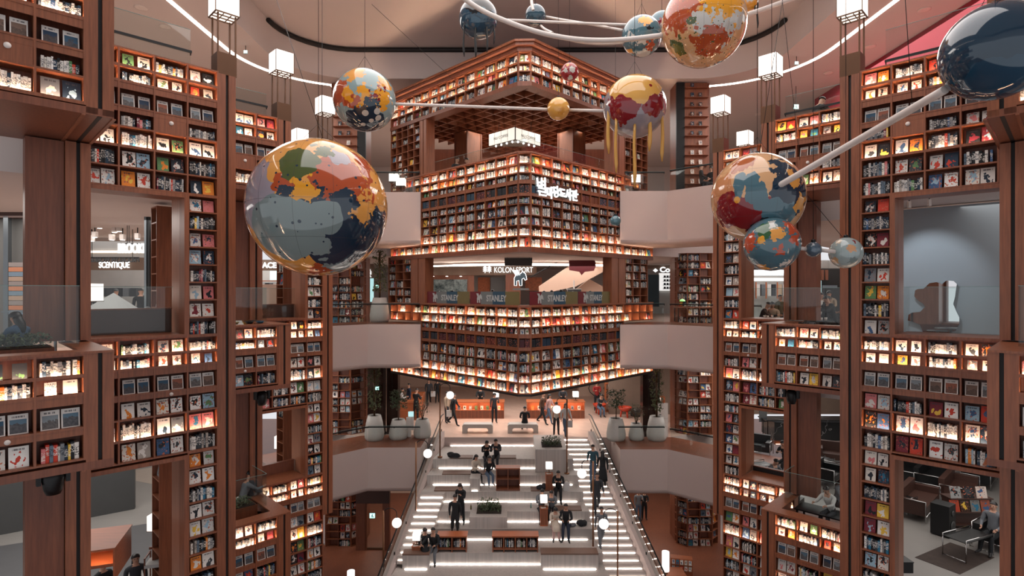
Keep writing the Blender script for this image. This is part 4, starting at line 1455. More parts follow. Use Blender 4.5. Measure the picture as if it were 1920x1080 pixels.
def globe(key, x, y, rp, Y, base, blobs, label, wire=True, drips=(), drip_mat=None, **kw):
    c = P(x, y, Y)
    r = rp / F * Y
    toc = (-c).normalized()
    rt = Vector((0, 0, 1)).cross(toc).normalized()
    up = toc.cross(rt)
    m = globe_mat('painted_globe_' + key, base, blobs, (rt, up, toc), **kw)
    root = thing('hanging_globe', label, 'globe', c, 0, 'painted globes hanging in the atrium')
    MB().ball((0, 0, 0), r, 72 if rp > 25 else 36, 36 if rp > 25 else 18).build('sphere', m, root)
    if wire:
        top = (ZI if c.x < 12 else ZC) - c.z - .01
        MB().lathe([(0, r - .01), (.045, r - .01), (.045, r + .04), (0, r + .06)], n=10).build('hook', BLACK, root)
        MB().tube([(0, 0, r + .05), (0, 0, top)], .006, 5).build('wire', BLACK, root)
        if rp > 30:
            for s in (-1, 1):
                MB().tube([(s * r * .3, 0, r * .954), (0, 0, r + .35)], .004, 4).build('guy_wire', BLACK, root)
    for i, (dx, y0, y1, w) in enumerate(drips):      # pixels relative to the centre
        k = Y / F
        zz0, zz1, ww, xx = -y0 * k, -y1 * k, w * k, dx * k
        yy = -math.sqrt(max(0, r * r - xx * xx)) * .62
        n = 7
        pts, rs = [], []
        for j in range(n):
            t = j / (n - 1)
            pts.append((xx + .01 * math.sin(j * 1.3 + i), yy, zz0 + (zz1 - zz0) * t))
            rs.append(ww * (.8 + .35 * t) if j < n - 1 else ww * .35)
        MB().tube(pts, rs, 8).build('paint_drip', drip_mat, root)
    GLOBES[key] = (c, r)
    return root


DRIPY = plain('glossy_ochre_paint', srgb(206, 156, 80), .25)
DRIPK = plain('glossy_black_paint', srgb(14, 16, 18), .5)
globe('large', 597, 390, 127, 12.0, cO, [
    (-.9, .15, .50, cLil, 3, .2), (.30, .36, .46, cRed, 3.2, .25), (.52, .2, .30, cRed, 4, .3), (.62, .62, .20, cRed, 5, .3), (-.42, .34, .19, cRed, 4, .15), (-.28, .58, .27, cGrn, 3.5, .2),
    (.38, -.40, .56, cNav, 3, .15), (.78, -.3, .36, cNav, 3, .15), (-.34, .02, .24, cNav, 9, .45), (-.02, .03, .24, cNav, 9, .45), (.36, .02, .26, cNav, 5, .25), (.85, .3, .30, cO, 5, .4), (.6, .02, .14, cO, 9, .4),
    (-.52, -.32, .48, cGry, 2.4, .15), (-.22, -.22, .30, cGry, 3, .12), (.10, -.10, .23, cGry, 3, .10), (.0, -.50, .24, cGry, 5, .3), (.3, -.82, .20, cGry, 7, .4), (-.25, -.95, .30, cO, 5, .3), (-.78, -.62, .22, cO, 5, .3), (.78, -.62, .16, cO, 6, .35), (.0, -.88, .12, cRed, 6, .4),
    (.28, .68, .15, cLil, 5, .25), (.05, .80, .12, cGrn, 9, .5), (-.2, .2, .16, cYel, 7, .3)],
    'largest globe, painted orange, red, navy and grey, hanging at left', grid=6, spots=[(7.0, .24, cNav)])
globe('blueorange', 684, 188, 57.5, 15.0, cSky, [
    (-.85, .2, .42, cRed, 4, .3), (-.30, .82, .34, cO, 5, .3), (-.42, -.05, .28, cRed, 4, .25), (-.55, .15, .20, cYel, 5, .4), (.05, .0, .26, cYel, 5, .5, .6), (.55, .05, .34, cYel, 5, .45), (.62, .58, .28, cO, 5, .35),
    (0, -.72, .62, cNav, 3.5, .25), (.18, -.15, .22, cNav, 6, .4), (.5, .45, .08, cMar, 9, .5), (.3, .2, .10, cMar, 9, .5), (.02, -.38, .10, cWht, 3, .02), (.38, -.3, .10, cWht, 3, .02), (.42, -.5, .10, cWht, 3, .02), (.2, -.6, .08, cWht, 3, .02), (-.05, -.74, .08, cWht, 3, .02), (.52, -.68, .09, cWht, 3, .02)],
    'pale blue globe splashed orange with white dots, upper left of centre')
globe('darkblue_drip', 897, 35, 36.5, 15.0, srgb(38, 66, 84), [(0, .9, .85, cBlk, 4, .25), (-.2, -.2, .3, srgb(44, 78, 98), 3, .2), (.25, .42, .14, cTeal, 3, .02), (.05, .5, .10, cTeal, 3, .02)],
      'dark blue globe with black paint dripping down, top centre', drips=((-26, 15, 78, 1.7), (-4, 10, 82, 2.2), (17, 5, 72, 1.8), (30, 10, 54, 1.3)), drip_mat=DRIPK)
globe('smallblue', 1004, 29, 19.5, 17.0, srgb(40, 68, 82), [(0, -.5, .3, srgb(56, 92, 108), 4, .3)], 'small plain dark teal globe at the top centre')
globe('striped_small', 1203, 68, 37, 15.0, cTeal, [(.2, .72, .30, cYel, 4, .3), (-.62, -.05, .10, cWht, 5, .3, .25), (-.4, -.1, .10, cWht, 5, .3, .25), (-.18, -.15, .10, cWht, 5, .3, .25), (.15, -.2, .12, cWht, 5, .3, .25), (.5, -.3, .1, cWht, 5, .3, .25),
    (.42, -.5, .26, cRed, 5, .4), (.1, -.85, .34, cWht, 4, .3), (-.6, -.65, .18, cO, 4, .3), (.35, .4, .14, cBlk, 6, .3)], 'teal globe with white streaks beside the orange splattered globe')
globe('redwhite_small', 1241, 48, 26, 15.8, cTeal, [(.1, .1, .45, cMar, 5, .4), (-.1, -.2, .3, cWht, 6, .4), (.2, -.5, .3, cMar, 6, .4)], 'small maroon and white globe tucked behind the orange splattered globe')
globe('splatter', 1319, 46, 77, 13.0, cCrm, [(-.55, .45, .55, cRed, 5, .5), (.5, .3, .52, cYel, 4, .45), (.05, .62, .22, cYel, 6, .4), (-.05, .05, .26, cWht, 5, .4), (.35, -.15, .36, cWht, 6, .5), (.1, -.42, .36, cRed, 5, .5), (.35, -.38, .26, cRed, 6, .5), (-.58, -.42, .20, cGrn, 5, .35), (-.3, .12, .09, cGrn, 6, .2),
    (.3, -.95, .22, cTeal, 5, .4), (-.6, -.85, .25, cTeal, 5, .4), (.8, .0, .2, cWht, 6, .4)], 'big peach globe splattered orange, white and green, top right', grid=5, spots=[(9.0, .30, cGrn), (12.0, .28, cYel), (15.0, .26, cWht)])
globe('orange_behind', 1399, 3, 21, 15.5, cO, [(.4, .3, .4, cWht, 4, .3), (.6, -.4, .3, cYel, 4, .3)], 'orange globe with black drips half hidden behind splattered globe', drips=((12, 8, 30, 1.5), (19, 2, 52, 1.7)), drip_mat=DRIPK)
globe('honey', 1190, 200, 58, 14.0, srgb(140, 132, 138), [(-.35, .1, .56, cMar, 4, .3), (.62, .1, .42, cMar, 4, .3), (-.45, -.35, .16, cMar, 4, .3, .4), (0, .97, 1.0, srgb(206, 156, 80), 3, .25), (.22, .3, .26, srgb(206, 156, 80), 3, .2), (.48, .6, .06, cMar, 3, .05)],
      'grey globe under dripping ochre and crimson paint, right of the tower crown', drips=((-52, -5, 92, 3.4), (-40, 30, 130, 3.0), (-8, 40, 158, 3.0), (20, 0, 92, 3.6), (46, 10, 108, 3.2)), drip_mat=DRIPY, spots=None)
globe('ochre', 1047, 204, 21, 16.0, srgb(212, 158, 76), [(.3, -.2, .3, srgb(200, 140, 60), 8, .4)], 'small ochre globe in front of the coffered ceiling')
globe('crimson', 1068, 135, 17, 17.0, srgb(140, 28, 36), [(.35, .25, .34, cWht, 4, .3), (-.45, .2, .26, cWht, 5, .3), (.1, -.6, .28, cWht, 5, .3), (-.2, .75, .18, cO, 4, .3)], 'small crimson and white globe by the tower crown')
globe('band', 1420, 371, 83, 12.0, cCrm, [(-.75, .2, .35, srgb(190, 128, 86), 4, .3), (-.5, -.35, .50, cMar, 3, .25), (-.15, -.55, .42, cMar, 4, .3), (.25, -.25, .62, cMar, 4, .2, 2.6), (-.45, -.75, .28, cCrm, 4, .3), (.72, .1, .52, cNav, 3, .25), (.55, .55, .30, cNav, 5, .3), (.7, .35, .16, cO, 5, .3),
    (-.1, .25, .14, cTeal, 3, .15, .35), (.05, .02, .16, cTeal, 3, .15, .6), (.3, -.22, .24, cTeal, 3, .15), (.55, -.4, .26, cTeal, 4, .2), (-.35, .35, .12, cTeal, 3, .15, .4), (.15, -.72, .34, cBlk, 4, .25), (-.3, .8, .26, srgb(170, 96, 60), 4, .3), (.85, -.2, .2, cO, 5, .3), (-.4, -.02, .07, cYel, 3, .02)],
      'tan globe with maroon, teal and navy brush bands, hanging at right', grid=6)
globe('tealmap', 1447, 458, 50, 11.3, cTeal, [(-.75, .1, .34, srgb(176, 72, 44), 5, .4), (-.2, .55, .36, srgb(44, 88, 52), 4, .3), (.2, .4, .26, cO, 5, .3), (.05, .75, .16, cWht, 6, .4), (.7, .6, .36, srgb(176, 72, 44), 5, .35), (.78, .1, .2, srgb(176, 72, 44), 5, .4), (.3, -.22, .14, srgb(176, 72, 44), 6, .4), (-.35, .12, .14, cYel, 5, .3), (-.3, -.85, .2, cO, 5, .3), (.4, -.75, .16, cWht, 6, .4)],
      'teal globe with orange and green map patches below the tan globe', grid=6)
globe('slate', 1525, 468, 14.5, 11.5, srgb(72, 90, 104), [(0, 0, .3, srgb(84, 104, 120), 5, .3)], 'tiny slate blue globe on a white rod, right')
globe('palemap', 1586, 474, 29, 11.6, srgb(150, 166, 166), [(.35, .3, .26, srgb(200, 150, 110), 5, .35), (-.4, .75, .2, srgb(206, 186, 160), 5, .3), (.5, .72, .12, cMar, 5, .3), (-.6, -.5, .26, srgb(190, 150, 110), 6, .4), (.4, -.5, .24, cGry, 6, .4)], 'small pale grey globe with black grid lines at the rod end', grid=8)
globe('navy', 1866, 97, 88, 7.6, srgb(20, 52, 72), [(0, -.5, .5, srgb(24, 62, 84), 2, .3)], 'huge glossy dark blue globe cut by the right edge')
globe('tealdot', 1154, 414, 10, 18.0, srgb(80, 116, 126), [(0, 0, .3, srgb(92, 128, 138), 5, .3)], 'tiny teal globe in front of the tower shelves')

TUBEM = plain('white_tube', srgb(206, 196, 190), .4, var=.03)


def rod(pts, r, label):
    path = [P(x, y, Y) for x, y, Y in pts]
    if len(path) > 2:      # smooth the bend
        out = []
        for i in range(len(path) - 1):
            p0, p1, p2, p3 = path[max(i - 1, 0)], path[i], path[i + 1], path[min(i + 2, len(path) - 1)]
            for k in range(6):
                t = k / 6
                out.append(.5 * ((2 * p1) + (p2 - p0) * t + (2 * p0 - 5 * p1 + 4 * p2 - p3) * t * t + (3 * p1 - p0 - 3 * p2 + p3) * t ** 3))
        path = out + [path[-1]]
    o = MB().tube(path, r, 10).build('connecting_tube', TUBEM)
    return tag(o, label, 'tube', 'white tubes linking the globes')


rod([(1772, 168, 8.0), (1610, 262, 9.8), (1447, 356, 11.25)], .062, 'thick white tube between dark blue and tan globes')
rod([(739, 195, 15), (890, 200, 15.5), (1029, 205, 16)], .04, 'straight white tube left of the small ochre globe')
rod([(1066, 206, 16), (1134, 208, 14.2)], .04, 'short white tube right of the small ochre globe')
rod([(862, -8, 13.6), (905, 20, 13.6), (960, 44, 13.5), (1020, 63, 13.4), (1085, 74, 13.3), (1160, 75, 13.2), (1244, 66, 13.1)], .058, 'long sagging white tube to the splattered globe')
rod([(932, 37, 15), (1010, 40, 15.2), (1100, 44, 15.3), (1222, 48, 15.4)], .036, 'thin white tube to the dark blue dripping globe')
rod([(1022, 31, 17), (1060, 38, 16.4), (1110, 46, 15.8), (1168, 57, 15.1)], .034, 'thin white tube right of the small teal globe')
rod([(1014, 48, 17), (1022, 55, 15.5), (1036, 62, 13.8)], .034, 'short white tube below the small teal globe')
rod([(1052, 70, 13.6), (1090, 79, 14), (1130, 82, 14.5), (1170, 80, 14.9)], .036, 'lower white tube to the streaked teal globe')
rod([(1394, 30, 13.2), (1440, 14, 13.6), (1500, -8, 14)], .055, 'white tube leaving the splattered globe to the right')
rod([(996, -12, 17), (997, 6, 16.8), (1000, 20, 16.7)], .045, 'short white tube above the small teal globe')
rod([(1496, 465, 11.4), (1511, 467, 11.5)], .04, 'short white rod left of the slate globe')
rod([(1539, 469, 11.5), (1566, 472, 11.45)], .04, 'short white rod right of the slate globe')

# thin rigging wires across the atrium
for i, (a, b, nm) in enumerate((((517, -5, 13), (606, 262, 12), 'slanting down to the largest globe'), ((604, -5, 12.6), (604, 262, 12.0), 'straight above the largest globe'), ((697, 8, 15), (905, 200, 20), 'slanting right above the tower'),
                                ((1468, -5, 12.5), (1424, 285, 12.0), 'left of a pair above the tan globe'), ((1466, -5, 13), (1500, 300, 14), 'right of a pair above the tan globe'), ((1697, -5, 9), (1710, 195, 9.6), 'hanging to the thick tube'), ((1458, 300, 12), (1580, 445, 11.6), 'running to the pale grey globe'))):
    o = MB().tube([P(*a), P(*b)], .006, 5).build('rigging_wire', BLACK)
    tag(o, 'thin dark rigging wire %s' % nm, 'wire', 'rigging wires')

# ------------------------------------------------------------------ lettering
def text_mesh(body, size, ext, mat, name='lettering', offset=0.0, sx=1.0, align='CENTER', shear=0):
    cu = bpy.data.curves.new('txt', 'FONT')
    cu.body = body
    cu.size = size
    cu.extrude = ext
    cu.offset = offset
    cu.align_x = align
    cu.shear = shear
    o = bpy.data.objects.new('txt', cu)
    COL.objects.link(o)
    dg = bpy.context.evaluated_depsgraph_get()
    me = bpy.data.meshes.new_from_object(o.evaluated_get(dg))
    bpy.data.objects.remove(o)
    bpy.data.curves.remove(cu)
    me.materials.clear()
    me.materials.append(mat)
    ob = bpy.data.objects.new(name, me)
    COL.objects.link(ob)
    ob.scale = (sx, 1, 1)
    ob.rotation_euler = (PI / 2, 0, 0)
    return ob


def letter(root, body, x, y, z, size, mat, ext=.01, offset=0.0, sx=1.0, name='lettering', rz=0, **kw):
    o = text_mesh(body, size, ext, mat, name, offset, sx, **kw)
    o.parent = root
    o.location = (x, y, z)
    o.rotation_euler = (PI / 2, 0, rz)
    return o


# the library's name in lit Korean letters on the right face of the tower
sign = thing('library_sign', 'glowing white Korean letters on the right face of the tower', 'sign', W(17.0, TV - .09, 3.6), PI / 4)
strokes = [[(265, 235), (290, 430)], [(395, 230), (390, 440)], [(280, 340), (392, 346)], [(283, 425), (400, 445)], [(490, 225), (500, 500)], [(430, 312), (490, 325)], [(430, 408), (490, 420)],
           [(320, 495), (510, 530), (502, 630), (312, 585)], [(330, 590), (340, 692), (515, 722)],
           [(560, 512), (642, 520), (636, 702), (566, 682), (560, 512)], [(678, 490), (680, 788)], [(685, 628), (735, 634)],
           [(845, 497), (742, 485), (758, 600), (832, 614)], [(850, 465), (862, 640)], [(860, 575), (905, 577)],
           [(930, 528), (1045, 556)], [(946, 540), (957, 645), (1050, 665)], [(990, 662), (990, 728)], [(915, 702), (1095, 750)],
           [(1146, 570), (1140, 640), (1108, 738)], [(1150, 640), (1186, 742)], [(1220, 545), (1222, 840)], [(1165, 650), (1218, 656)],
           [(1280, 592), (1352, 602), (1346, 682)], [(1310, 655), (1310, 722)], [(1275, 716), (1380, 742)], [(1398, 580), (1394, 772)], [(1400, 682), (1436, 687)], [(1310, 765), (1316, 850), (1412, 862)]]
inv = sign.matrix_basis.inverted() if False else (Matrix.Translation(sign.location) @ Matrix.Rotation(PI / 4, 4, 'Z')).inverted()


def on_right_face(cx, cy, dep=.09):
    x, y = 990 + cx / 15.43, 320 + cy / 15.43
    u = uL(TV - dep, x)
    q = W(u, TV - dep)
    return inv @ Vector((q.x, q.y, (HY - y) / F * q.y))


mb_i = 0
for st in strokes:
    pts = [on_right_face(*q) for q in st]
    mb = MB()
    for a, b in zip(pts[:-1], pts[1:]):
        d = (b - a); L_ = d.length; ang = math.atan2(d.z, d.x)
        M = Matrix.Translation(a) @ Matrix.Rotation(-ang, 4, 'Y')
        mb.box(-.035, L_ + .035, -.02, .02, -.031, .031, 0, M)
    mb.build('stroke', SIGNW, sign)
ring_pts = [on_right_face(820 + 52 * math.cos(2 * PI * i / 16), 700 + 58 * math.sin(2 * PI * i / 16)) for i in range(16)]
MB().tube(ring_pts, .032, 6, closed=True).build('stroke', SIGNW, sign)
MIST = glass('sign_backing', (.72, .80, .80, 1), .05, .9)
q0, q1 = on_right_face(230, 560), on_right_face(1460, 560)
bar('backing_pane', sign, MIST, q0.x, q1.x, .035, .045, q1.z - .45, q0.z + .42)

# banners on the middle parapet
B1, B2, B3, B4 = plain('maroon_print', srgb(104, 26, 34), .4), plain('grey_print', srgb(108, 112, 112), .4), plain('petrol_print', srgb(38, 72, 92), .4), plain('olive_print', srgb(110, 98, 60), .4)
PRN = plain('silver_print', srgb(176, 178, 176), .4)


def bear(root, x, z, s, mat, wing, y=-.014):
    """small standing winged bear emblem, drawn as a thin relief"""
    body = [(0, 0), (.16, 0), (.16, .3), (.3, .34), (.34, 0), (.5, 0), (.5, .42), (.62, .5), (.7, .35), (.82, .4), (.78, .62), (.72, .8), (.6, .86), (.56, .96), (.48, .86), (.36, .74), (.12, .72), (0, .5)]
    wing_p = [(.1, .62), (.42, .66), (.3, .78), (.36, .86), (.2, .9), (.26, 1.0), (-.12, 1.02)]
    for nm, pl in (('emblem_body', body), ('emblem_wing', wing_p)):
        mb = MB()
        n = len(pl)
        for yy in (0, .01):
            mb.v += [(x + a * s, y + yy, z + b * s) for a, b in pl]
        mb.face(list(range(n))); mb.face([n + i for i in range(n)][::-1])
        for i in range(n):
            mb.face((i, n + i, n + (i + 1) % n, (i + 1) % n))
        mb.build(nm, mat if nm == 'emblem_body' else wing, root)


for fr, s0, s1, nm in ((FRT, -21.8, -18.75, 'outer left'), (FRT, -18.7, -15.7, 'inner left'), (FLT, 16.4, 19.45, 'inner right'), (FLT, 19.5, 21.85, 'outer right')):
    M, rz = fr
    root = thing('parapet_banner', 'colour-blocked banner on the tower parapet, %s' % nm, 'banner', M @ Vector((s0, .1, -.58)), rz)
    w = s1 - s0
    for i, (a, b, mt) in enumerate(((0, .23, B1), (.23, .48, B2), (.48, .73, B3), (.73, 1, B4))):
        bar('colour_band', root, mt, w * a, w * b - .004, 0, .02, 0, .54)
    letter(root, 'STANLEY', w * .55, -.002, .14, .36, PRN, .004, .010, .82 * w / 3.05)
    bear(root, w * .155, .06, .40, PRN, PRN)

# suspended coffee sign: lit triangle
SIGNB = emit('cream_sign_light', (1.0, .92, .78), .8)
INK = plain('dark_ink', srgb(38, 34, 30), .5)
apex = P(966, 239, 26.5)
root = thing('coffee_sign', 'lit triangular coffee sign hanging over the terrace', 'sign', (apex.x, apex.y, apex.z - .55), PI / 4)
bar('light_panel', root, SIGNB, 0, 1.75, 0, .06, 0, .55)
bar('light_panel', root, SIGNB, -.06, 0, 0, 1.75, 0, .55)
bar('corner_post', root, BLACK, -.03, .02, -.02, .02, -.02, .56)
mb = MB().prism([(0, 0), (1.75, 0), (0, 1.75)], -.03, 0)
mb.build('under_board', BLACK, root)
for a in (.45, .9, 1.35):
    bar('panel_seam', root, BRONZE, a - .006, a + .006, -.004, 0, 0, .55)
    bar('panel_seam', root, BRONZE, -.064, -.06, a - .006, a + .006, 0, .55)
for i in range(4):
    t = .12 + .25 * i
    for (x, y) in ((t * 1.5 + .1, .09), (.09, t * 1.5 + .1)):
        MB().ball((x, y, -.06), .045, 10, 6).build('bulb', DL, root)
for x, y in ((0.05, .05), (1.2, .1), (.1, 1.2)):
    MB().tube([(x, y, .55), (x, y, 3.0)], .012, 5).build('hanger_rod', BLACK, root)
letter(root, 'NU COFFEE', .9, -.006, .2, .19, INK, .003)
o = letter(root, 'NU COFFEE', -.066, .9, .2, .19, INK, .003, rz=-PI / 2)

# ------------------------------------------------------------------ people
SKIN = plain('skin', srgb(196, 150, 126), .5, var=.04)
HAIR = plain('black_hair', srgb(24, 20, 20), .4, var=.1)
EYE = plain('eye_dark', srgb(30, 22, 20), .3)
LIP = plain('lip', srgb(150, 86, 80), .5)
SHOE = plain('dark_shoe', srgb(34, 32, 34), .5)
SHOEW = plain('pale_shoe', srgb(200, 196, 192), .5)
_cl = {}
CLO = {'black': (28, 30, 34), 'charcoal': (52, 54, 60), 'grey': (110, 114, 120), 'blue': (62, 86, 112), 'jeans': (92, 112, 136), 'cream': (214, 200, 184), 'beige': (186, 164, 142), 'red': (150, 38, 36), 'white': (214, 212, 210),
       'brown': (92, 66, 52), 'olive': (92, 90, 70), 'teal': (50, 84, 96), 'pink': (206, 170, 166), 'yellow': (206, 170, 96), 'navy': (34, 44, 64)}


def cloth(n):
    if n not in _cl:
        _cl[n] = plain(n + '_cloth', srgb(*CLO[n]), .85, var=.10, scale=12)
    return _cl[n]


PEOPLE = []


def fk(p, ln, flex, out=0.0, side=1):
    """a limb segment: flex swings it forward (towards -y), out swings it sideways"""
    d = Vector((side * math.sin(out), -math.sin(flex) * math.cos(out), -math.cos(flex) * math.cos(out)))
    return p + d * ln


POSES = {
    'stand': dict(legs=((2, 3), (-2, 3)), arms=((4, 8, 12, 0), (-3, 8, 14, 0)), lean=1),
    'hold': dict(legs=((2, 3), (-3, 3)), arms=((25, 6, 85, -25), (20, 6, 80, -25)), lean=2, nod=18),
    'phone': dict(legs=((3, 3), (-3, 4)), arms=((5, 6, 10, 0), (30, 8, 105, -20)), lean=2, nod=22),
    'walk': dict(legs=((24, 8), (-20, 22)), arms=((-18, 8, 18, 0), (20, 8, 22, 0)), lean=4),
    'climb': dict(legs=((32, 38), (-8, 6)), arms=((-12, 8, 16, 0), (16, 8, 24, 0)), lean=7),
    'sit': dict(legs=((84, 82), (82, 78)), arms=((30, 10, 62, -25), (26, 10, 68, -25)), lean=10, nod=12),
    'sitphone': dict(legs=((82, 84), (84, 76)), arms=((32, 8, 92, -32), (34, 8, 88, -32)), lean=14, nod=26),
    'sitlean': dict(legs=((80, 70), (86, 88)), arms=((52, 26, 30, 10), (34, 10, 60, -20)), lean=18, nod=6),
    'sitback': dict(legs=((88, 70), (86, 74)), arms=((20, 12, 50, -15), (20, 12, 50, -15)), lean=-4, nod=4),
    'desk': dict(legs=((86, 84), (84, 86)), arms=((44, 12, 50, -12), (46, 12, 46, -12)), lean=22, nod=20),
}


def person(label, px_, Y, zf, pose, rz, top, bottom, hair='short', H=1.70, shoe=None, skirt=None, twist=0, x=None, group=None, bulk=1.18):
    D = math.radians
    k = H / 1.70
    ps = POSES[pose]
    lean = D(ps['lean'])
    V, E, R, seg = [], [], [], []

    def add(p, r, par=None, tagname=None):
        V.append(Vector(p)); R.append(r if isinstance(r, tuple) else (r, r))
        i = len(V) - 1
        if par is not None:
            E.append((par, i)); seg.append((par, i, tagname))
        return i

    up = lambda p, ln, a=lean: p + Vector((0, -math.sin(a), math.cos(a))) * ln
    pel = Vector((0, 0, .93))
    b = bulk
    i0 = add(pel, (.125 * b, .10 * b))
    w_ = up(pel, .17); i1 = add(w_, (.115 * b, .09 * b), i0, 'top')
    c_ = up(w_, .20); i2 = add(c_, (.145 * b, .105 * b), i1, 'top')
    s_ = up(c_, .14); i3 = add(s_, (.11 * b, .08 * b), i2, 'top')
    n_ = up(s_, .09); i4 = add(n_, .052, i3, 'skin')
    nod = lean * .4 + D(ps.get('nod', 0))
    h1 = up(n_, .08, nod) + Vector((0, -.018, 0)); i5 = add(h1, (.072, .084), i4, 'skin')
    h2 = up(h1, .085, nod); i6 = add(h2, (.084, .100), i5, 'skin')
    h3 = up(h2, .055, nod); add(h3, (.058, .07), i6, 'skin')
    feet, hands = [], []
    for q, sd in ((0, -1), (1, 1)):
        hf, kf = ps['legs'][q]
        hip = pel + Vector((sd * .088, 0, -.05)); a = add(hip, .098, i0, 'bot')
        kn = fk(hip, .42, D(hf), D(3), sd); mid = hip.lerp(kn, .5); a = add(mid, .088, a, 'bot'); a = add(kn, .068, a, 'bot')
        an = fk(kn, .41, D(hf - kf), D(1), sd); cf = kn.lerp(an, .35); a = add(cf, .066, a, 'bot'); a = add(an, .050, a, 'bot')
        to = an + Vector((sd * .03, -.10, -.03)); a = add(to, (.042, .032), a, 'shoe')
        t2 = to + Vector((sd * .012, -.075, -.008)); add(t2, (.034, .022), a, 'shoe')
        feet.append(min(an.z - .045, t2.z - .024))
        af, ao, ef, ei = ps['arms'][q]
        sh = s_ + Vector((sd * .165 * b, 0, -.015)); a = add(sh, .062 * b, i3, 'top')
        el = fk(sh, .27, D(af) + lean * .3, D(ao), sd); a = add(sh.lerp(el, .5), .052 * b, a, 'top'); a = add(el, .044 * b, a, 'top')
        wr = fk(el, .24, D(af + ef), D(ei), sd); a = add(wr, .032, a, 'top')
        dr = (wr - el).normalized()
        pa = wr + dr * .06; add(pa, (.036, .022), a, 'skin')
        hands.append((wr, pa, dr, sd))
    dz = -min(feet)
    me = bpy.data.meshes.new('person')
    me.from_pydata([tuple((v + Vector((0, 0, dz))) * k) for v in V], E, [])
    o = bpy.data.objects.new('person', me)
    COL.objects.link(o)
    sk = o.modifiers.new('Skin', 'SKIN')
    sk.use_smooth_shade = True
    for i, sv in enumerate(me.skin_vertices[0].data):
        sv.radius = (R[i][0] * k, R[i][1] * k)
        sv.use_root = (i == 0)
    ss = o.modifiers.new('Sub', 'SUBSURF'); ss.levels = 1; ss.render_levels = 1
    X = P(px_, 0, Y).x if x is None else x
    o.location = (X, Y, zf)
    o.rotation_euler = (0, 0, D(rz))
    tag(o, label, 'person', group)
    PEOPLE.append(dict(o=o, V=[(v + Vector((0, 0, dz))) * k for v in V], seg=seg, k=k, dz=dz, hands=hands, head=(h1, h2, h3, nod), top=top, bot=bottom, hair=hair, shoe=shoe or SHOE, skirt=skirt, pel=pel, kn=None, pose=pose))
    return o


T = TZ
tr = lambda z: 29.5 - (-7.65 - z) / .4348
# on the steps
person('long-haired woman in black sitting on the top tier, hand raised', 912, 27.45, T(2), 'sitphone', 8, 'black', 'charcoal', 'long', 1.62, SHOE)
person('man in grey jacket sitting beside woman on the top tier', 931, 27.45, T(2), 'sitphone', -8, 'charcoal', 'charcoal', 'short', 1.72, SHOE)
person('girl in cream jacket sitting turned right on the second tier', 889, 26.45, T(3), 'sit', 45, 'cream', 'black', 'long', 1.62, SHOE)
person('girl in black top and jeans leaning towards the cube bookcase', 915, 26.4, T(3), 'sitlean', 22, 'black', 'jeans', 'long', 1.62, SHOEW)
person('lone reader in black sitting right of the steps', 1047, 25.5, T(4), 'sitphone', -6, 'black', 'black', 'short', 1.72, SHOE)
person('person in grey hoodie looking down, left of two in grey', 1015, 24.45, T(5), 'sitphone', 6, 'grey', 'charcoal', 'short', 1.7, SHOE)
person('person in grey hoodie and black trousers, right of two in grey', 1034, 24.45, T(5), 'sitphone', -6, 'grey', 'black', 'short', 1.62, SHOEW)
person('woman in cream coat with bare legs sitting on the bench block', 1040, 23.75, T(6), 'sitphone', 6, 'cream', 'pink', 'long', 1.62, SHOE, skirt='cream')
person('man in black sitting beside the woman in cream', 1061, 23.75, T(6), 'sit', -6, 'black', 'navy', 'short', 1.74, SHOE)
person('standing man in black seen from behind, middle left of steps', 853, 23.55, T(6), 'stand', 168, 'black', 'black', 'short', 1.76, SHOE)
person('woman in black facing the standing man on the left steps', 864, 23.98, -9.9, 'phone', -20, 'black', 'black', 'long', 1.66, SHOE)
person('woman in long black coat sitting at the front left', 796, 22.55, T(7), 'sit', 14, 'black', 'black', 'long', 1.66, SHOE, skirt='black')
person('man in black top and grey trousers at the front left', 815, 22.55, T(7), 'sitlean', -8, 'black', 'grey', 'short', 1.74, SHOE)
person('man in blue sweater climbing the right stairs, seen from behind', 1112, 26.45, tr(0) if False else -7.65 - .15 * 9, 'climb', 178, 'teal', 'jeans', 'short', 1.70, SHOE)
person('woman in long black coat climbing the right stairs', 1130, 26.1, -7.65 - .15 * 10, 'climb', 175, 'black', 'black', 'long', 1.66, SHOE, skirt='black')
person('masked man in black walking down the right stairs', 1119, 24.75, -7.65 - .15 * 14, 'walk', 4, 'charcoal', 'charcoal', 'short', 1.74, SHOE)
person('person in grey and white walking down the lower right stairs', 1127, 23.05, -7.65 - .15 * 19, 'walk', 10, 'grey', 'grey', 'short', 1.66, SHOEW)
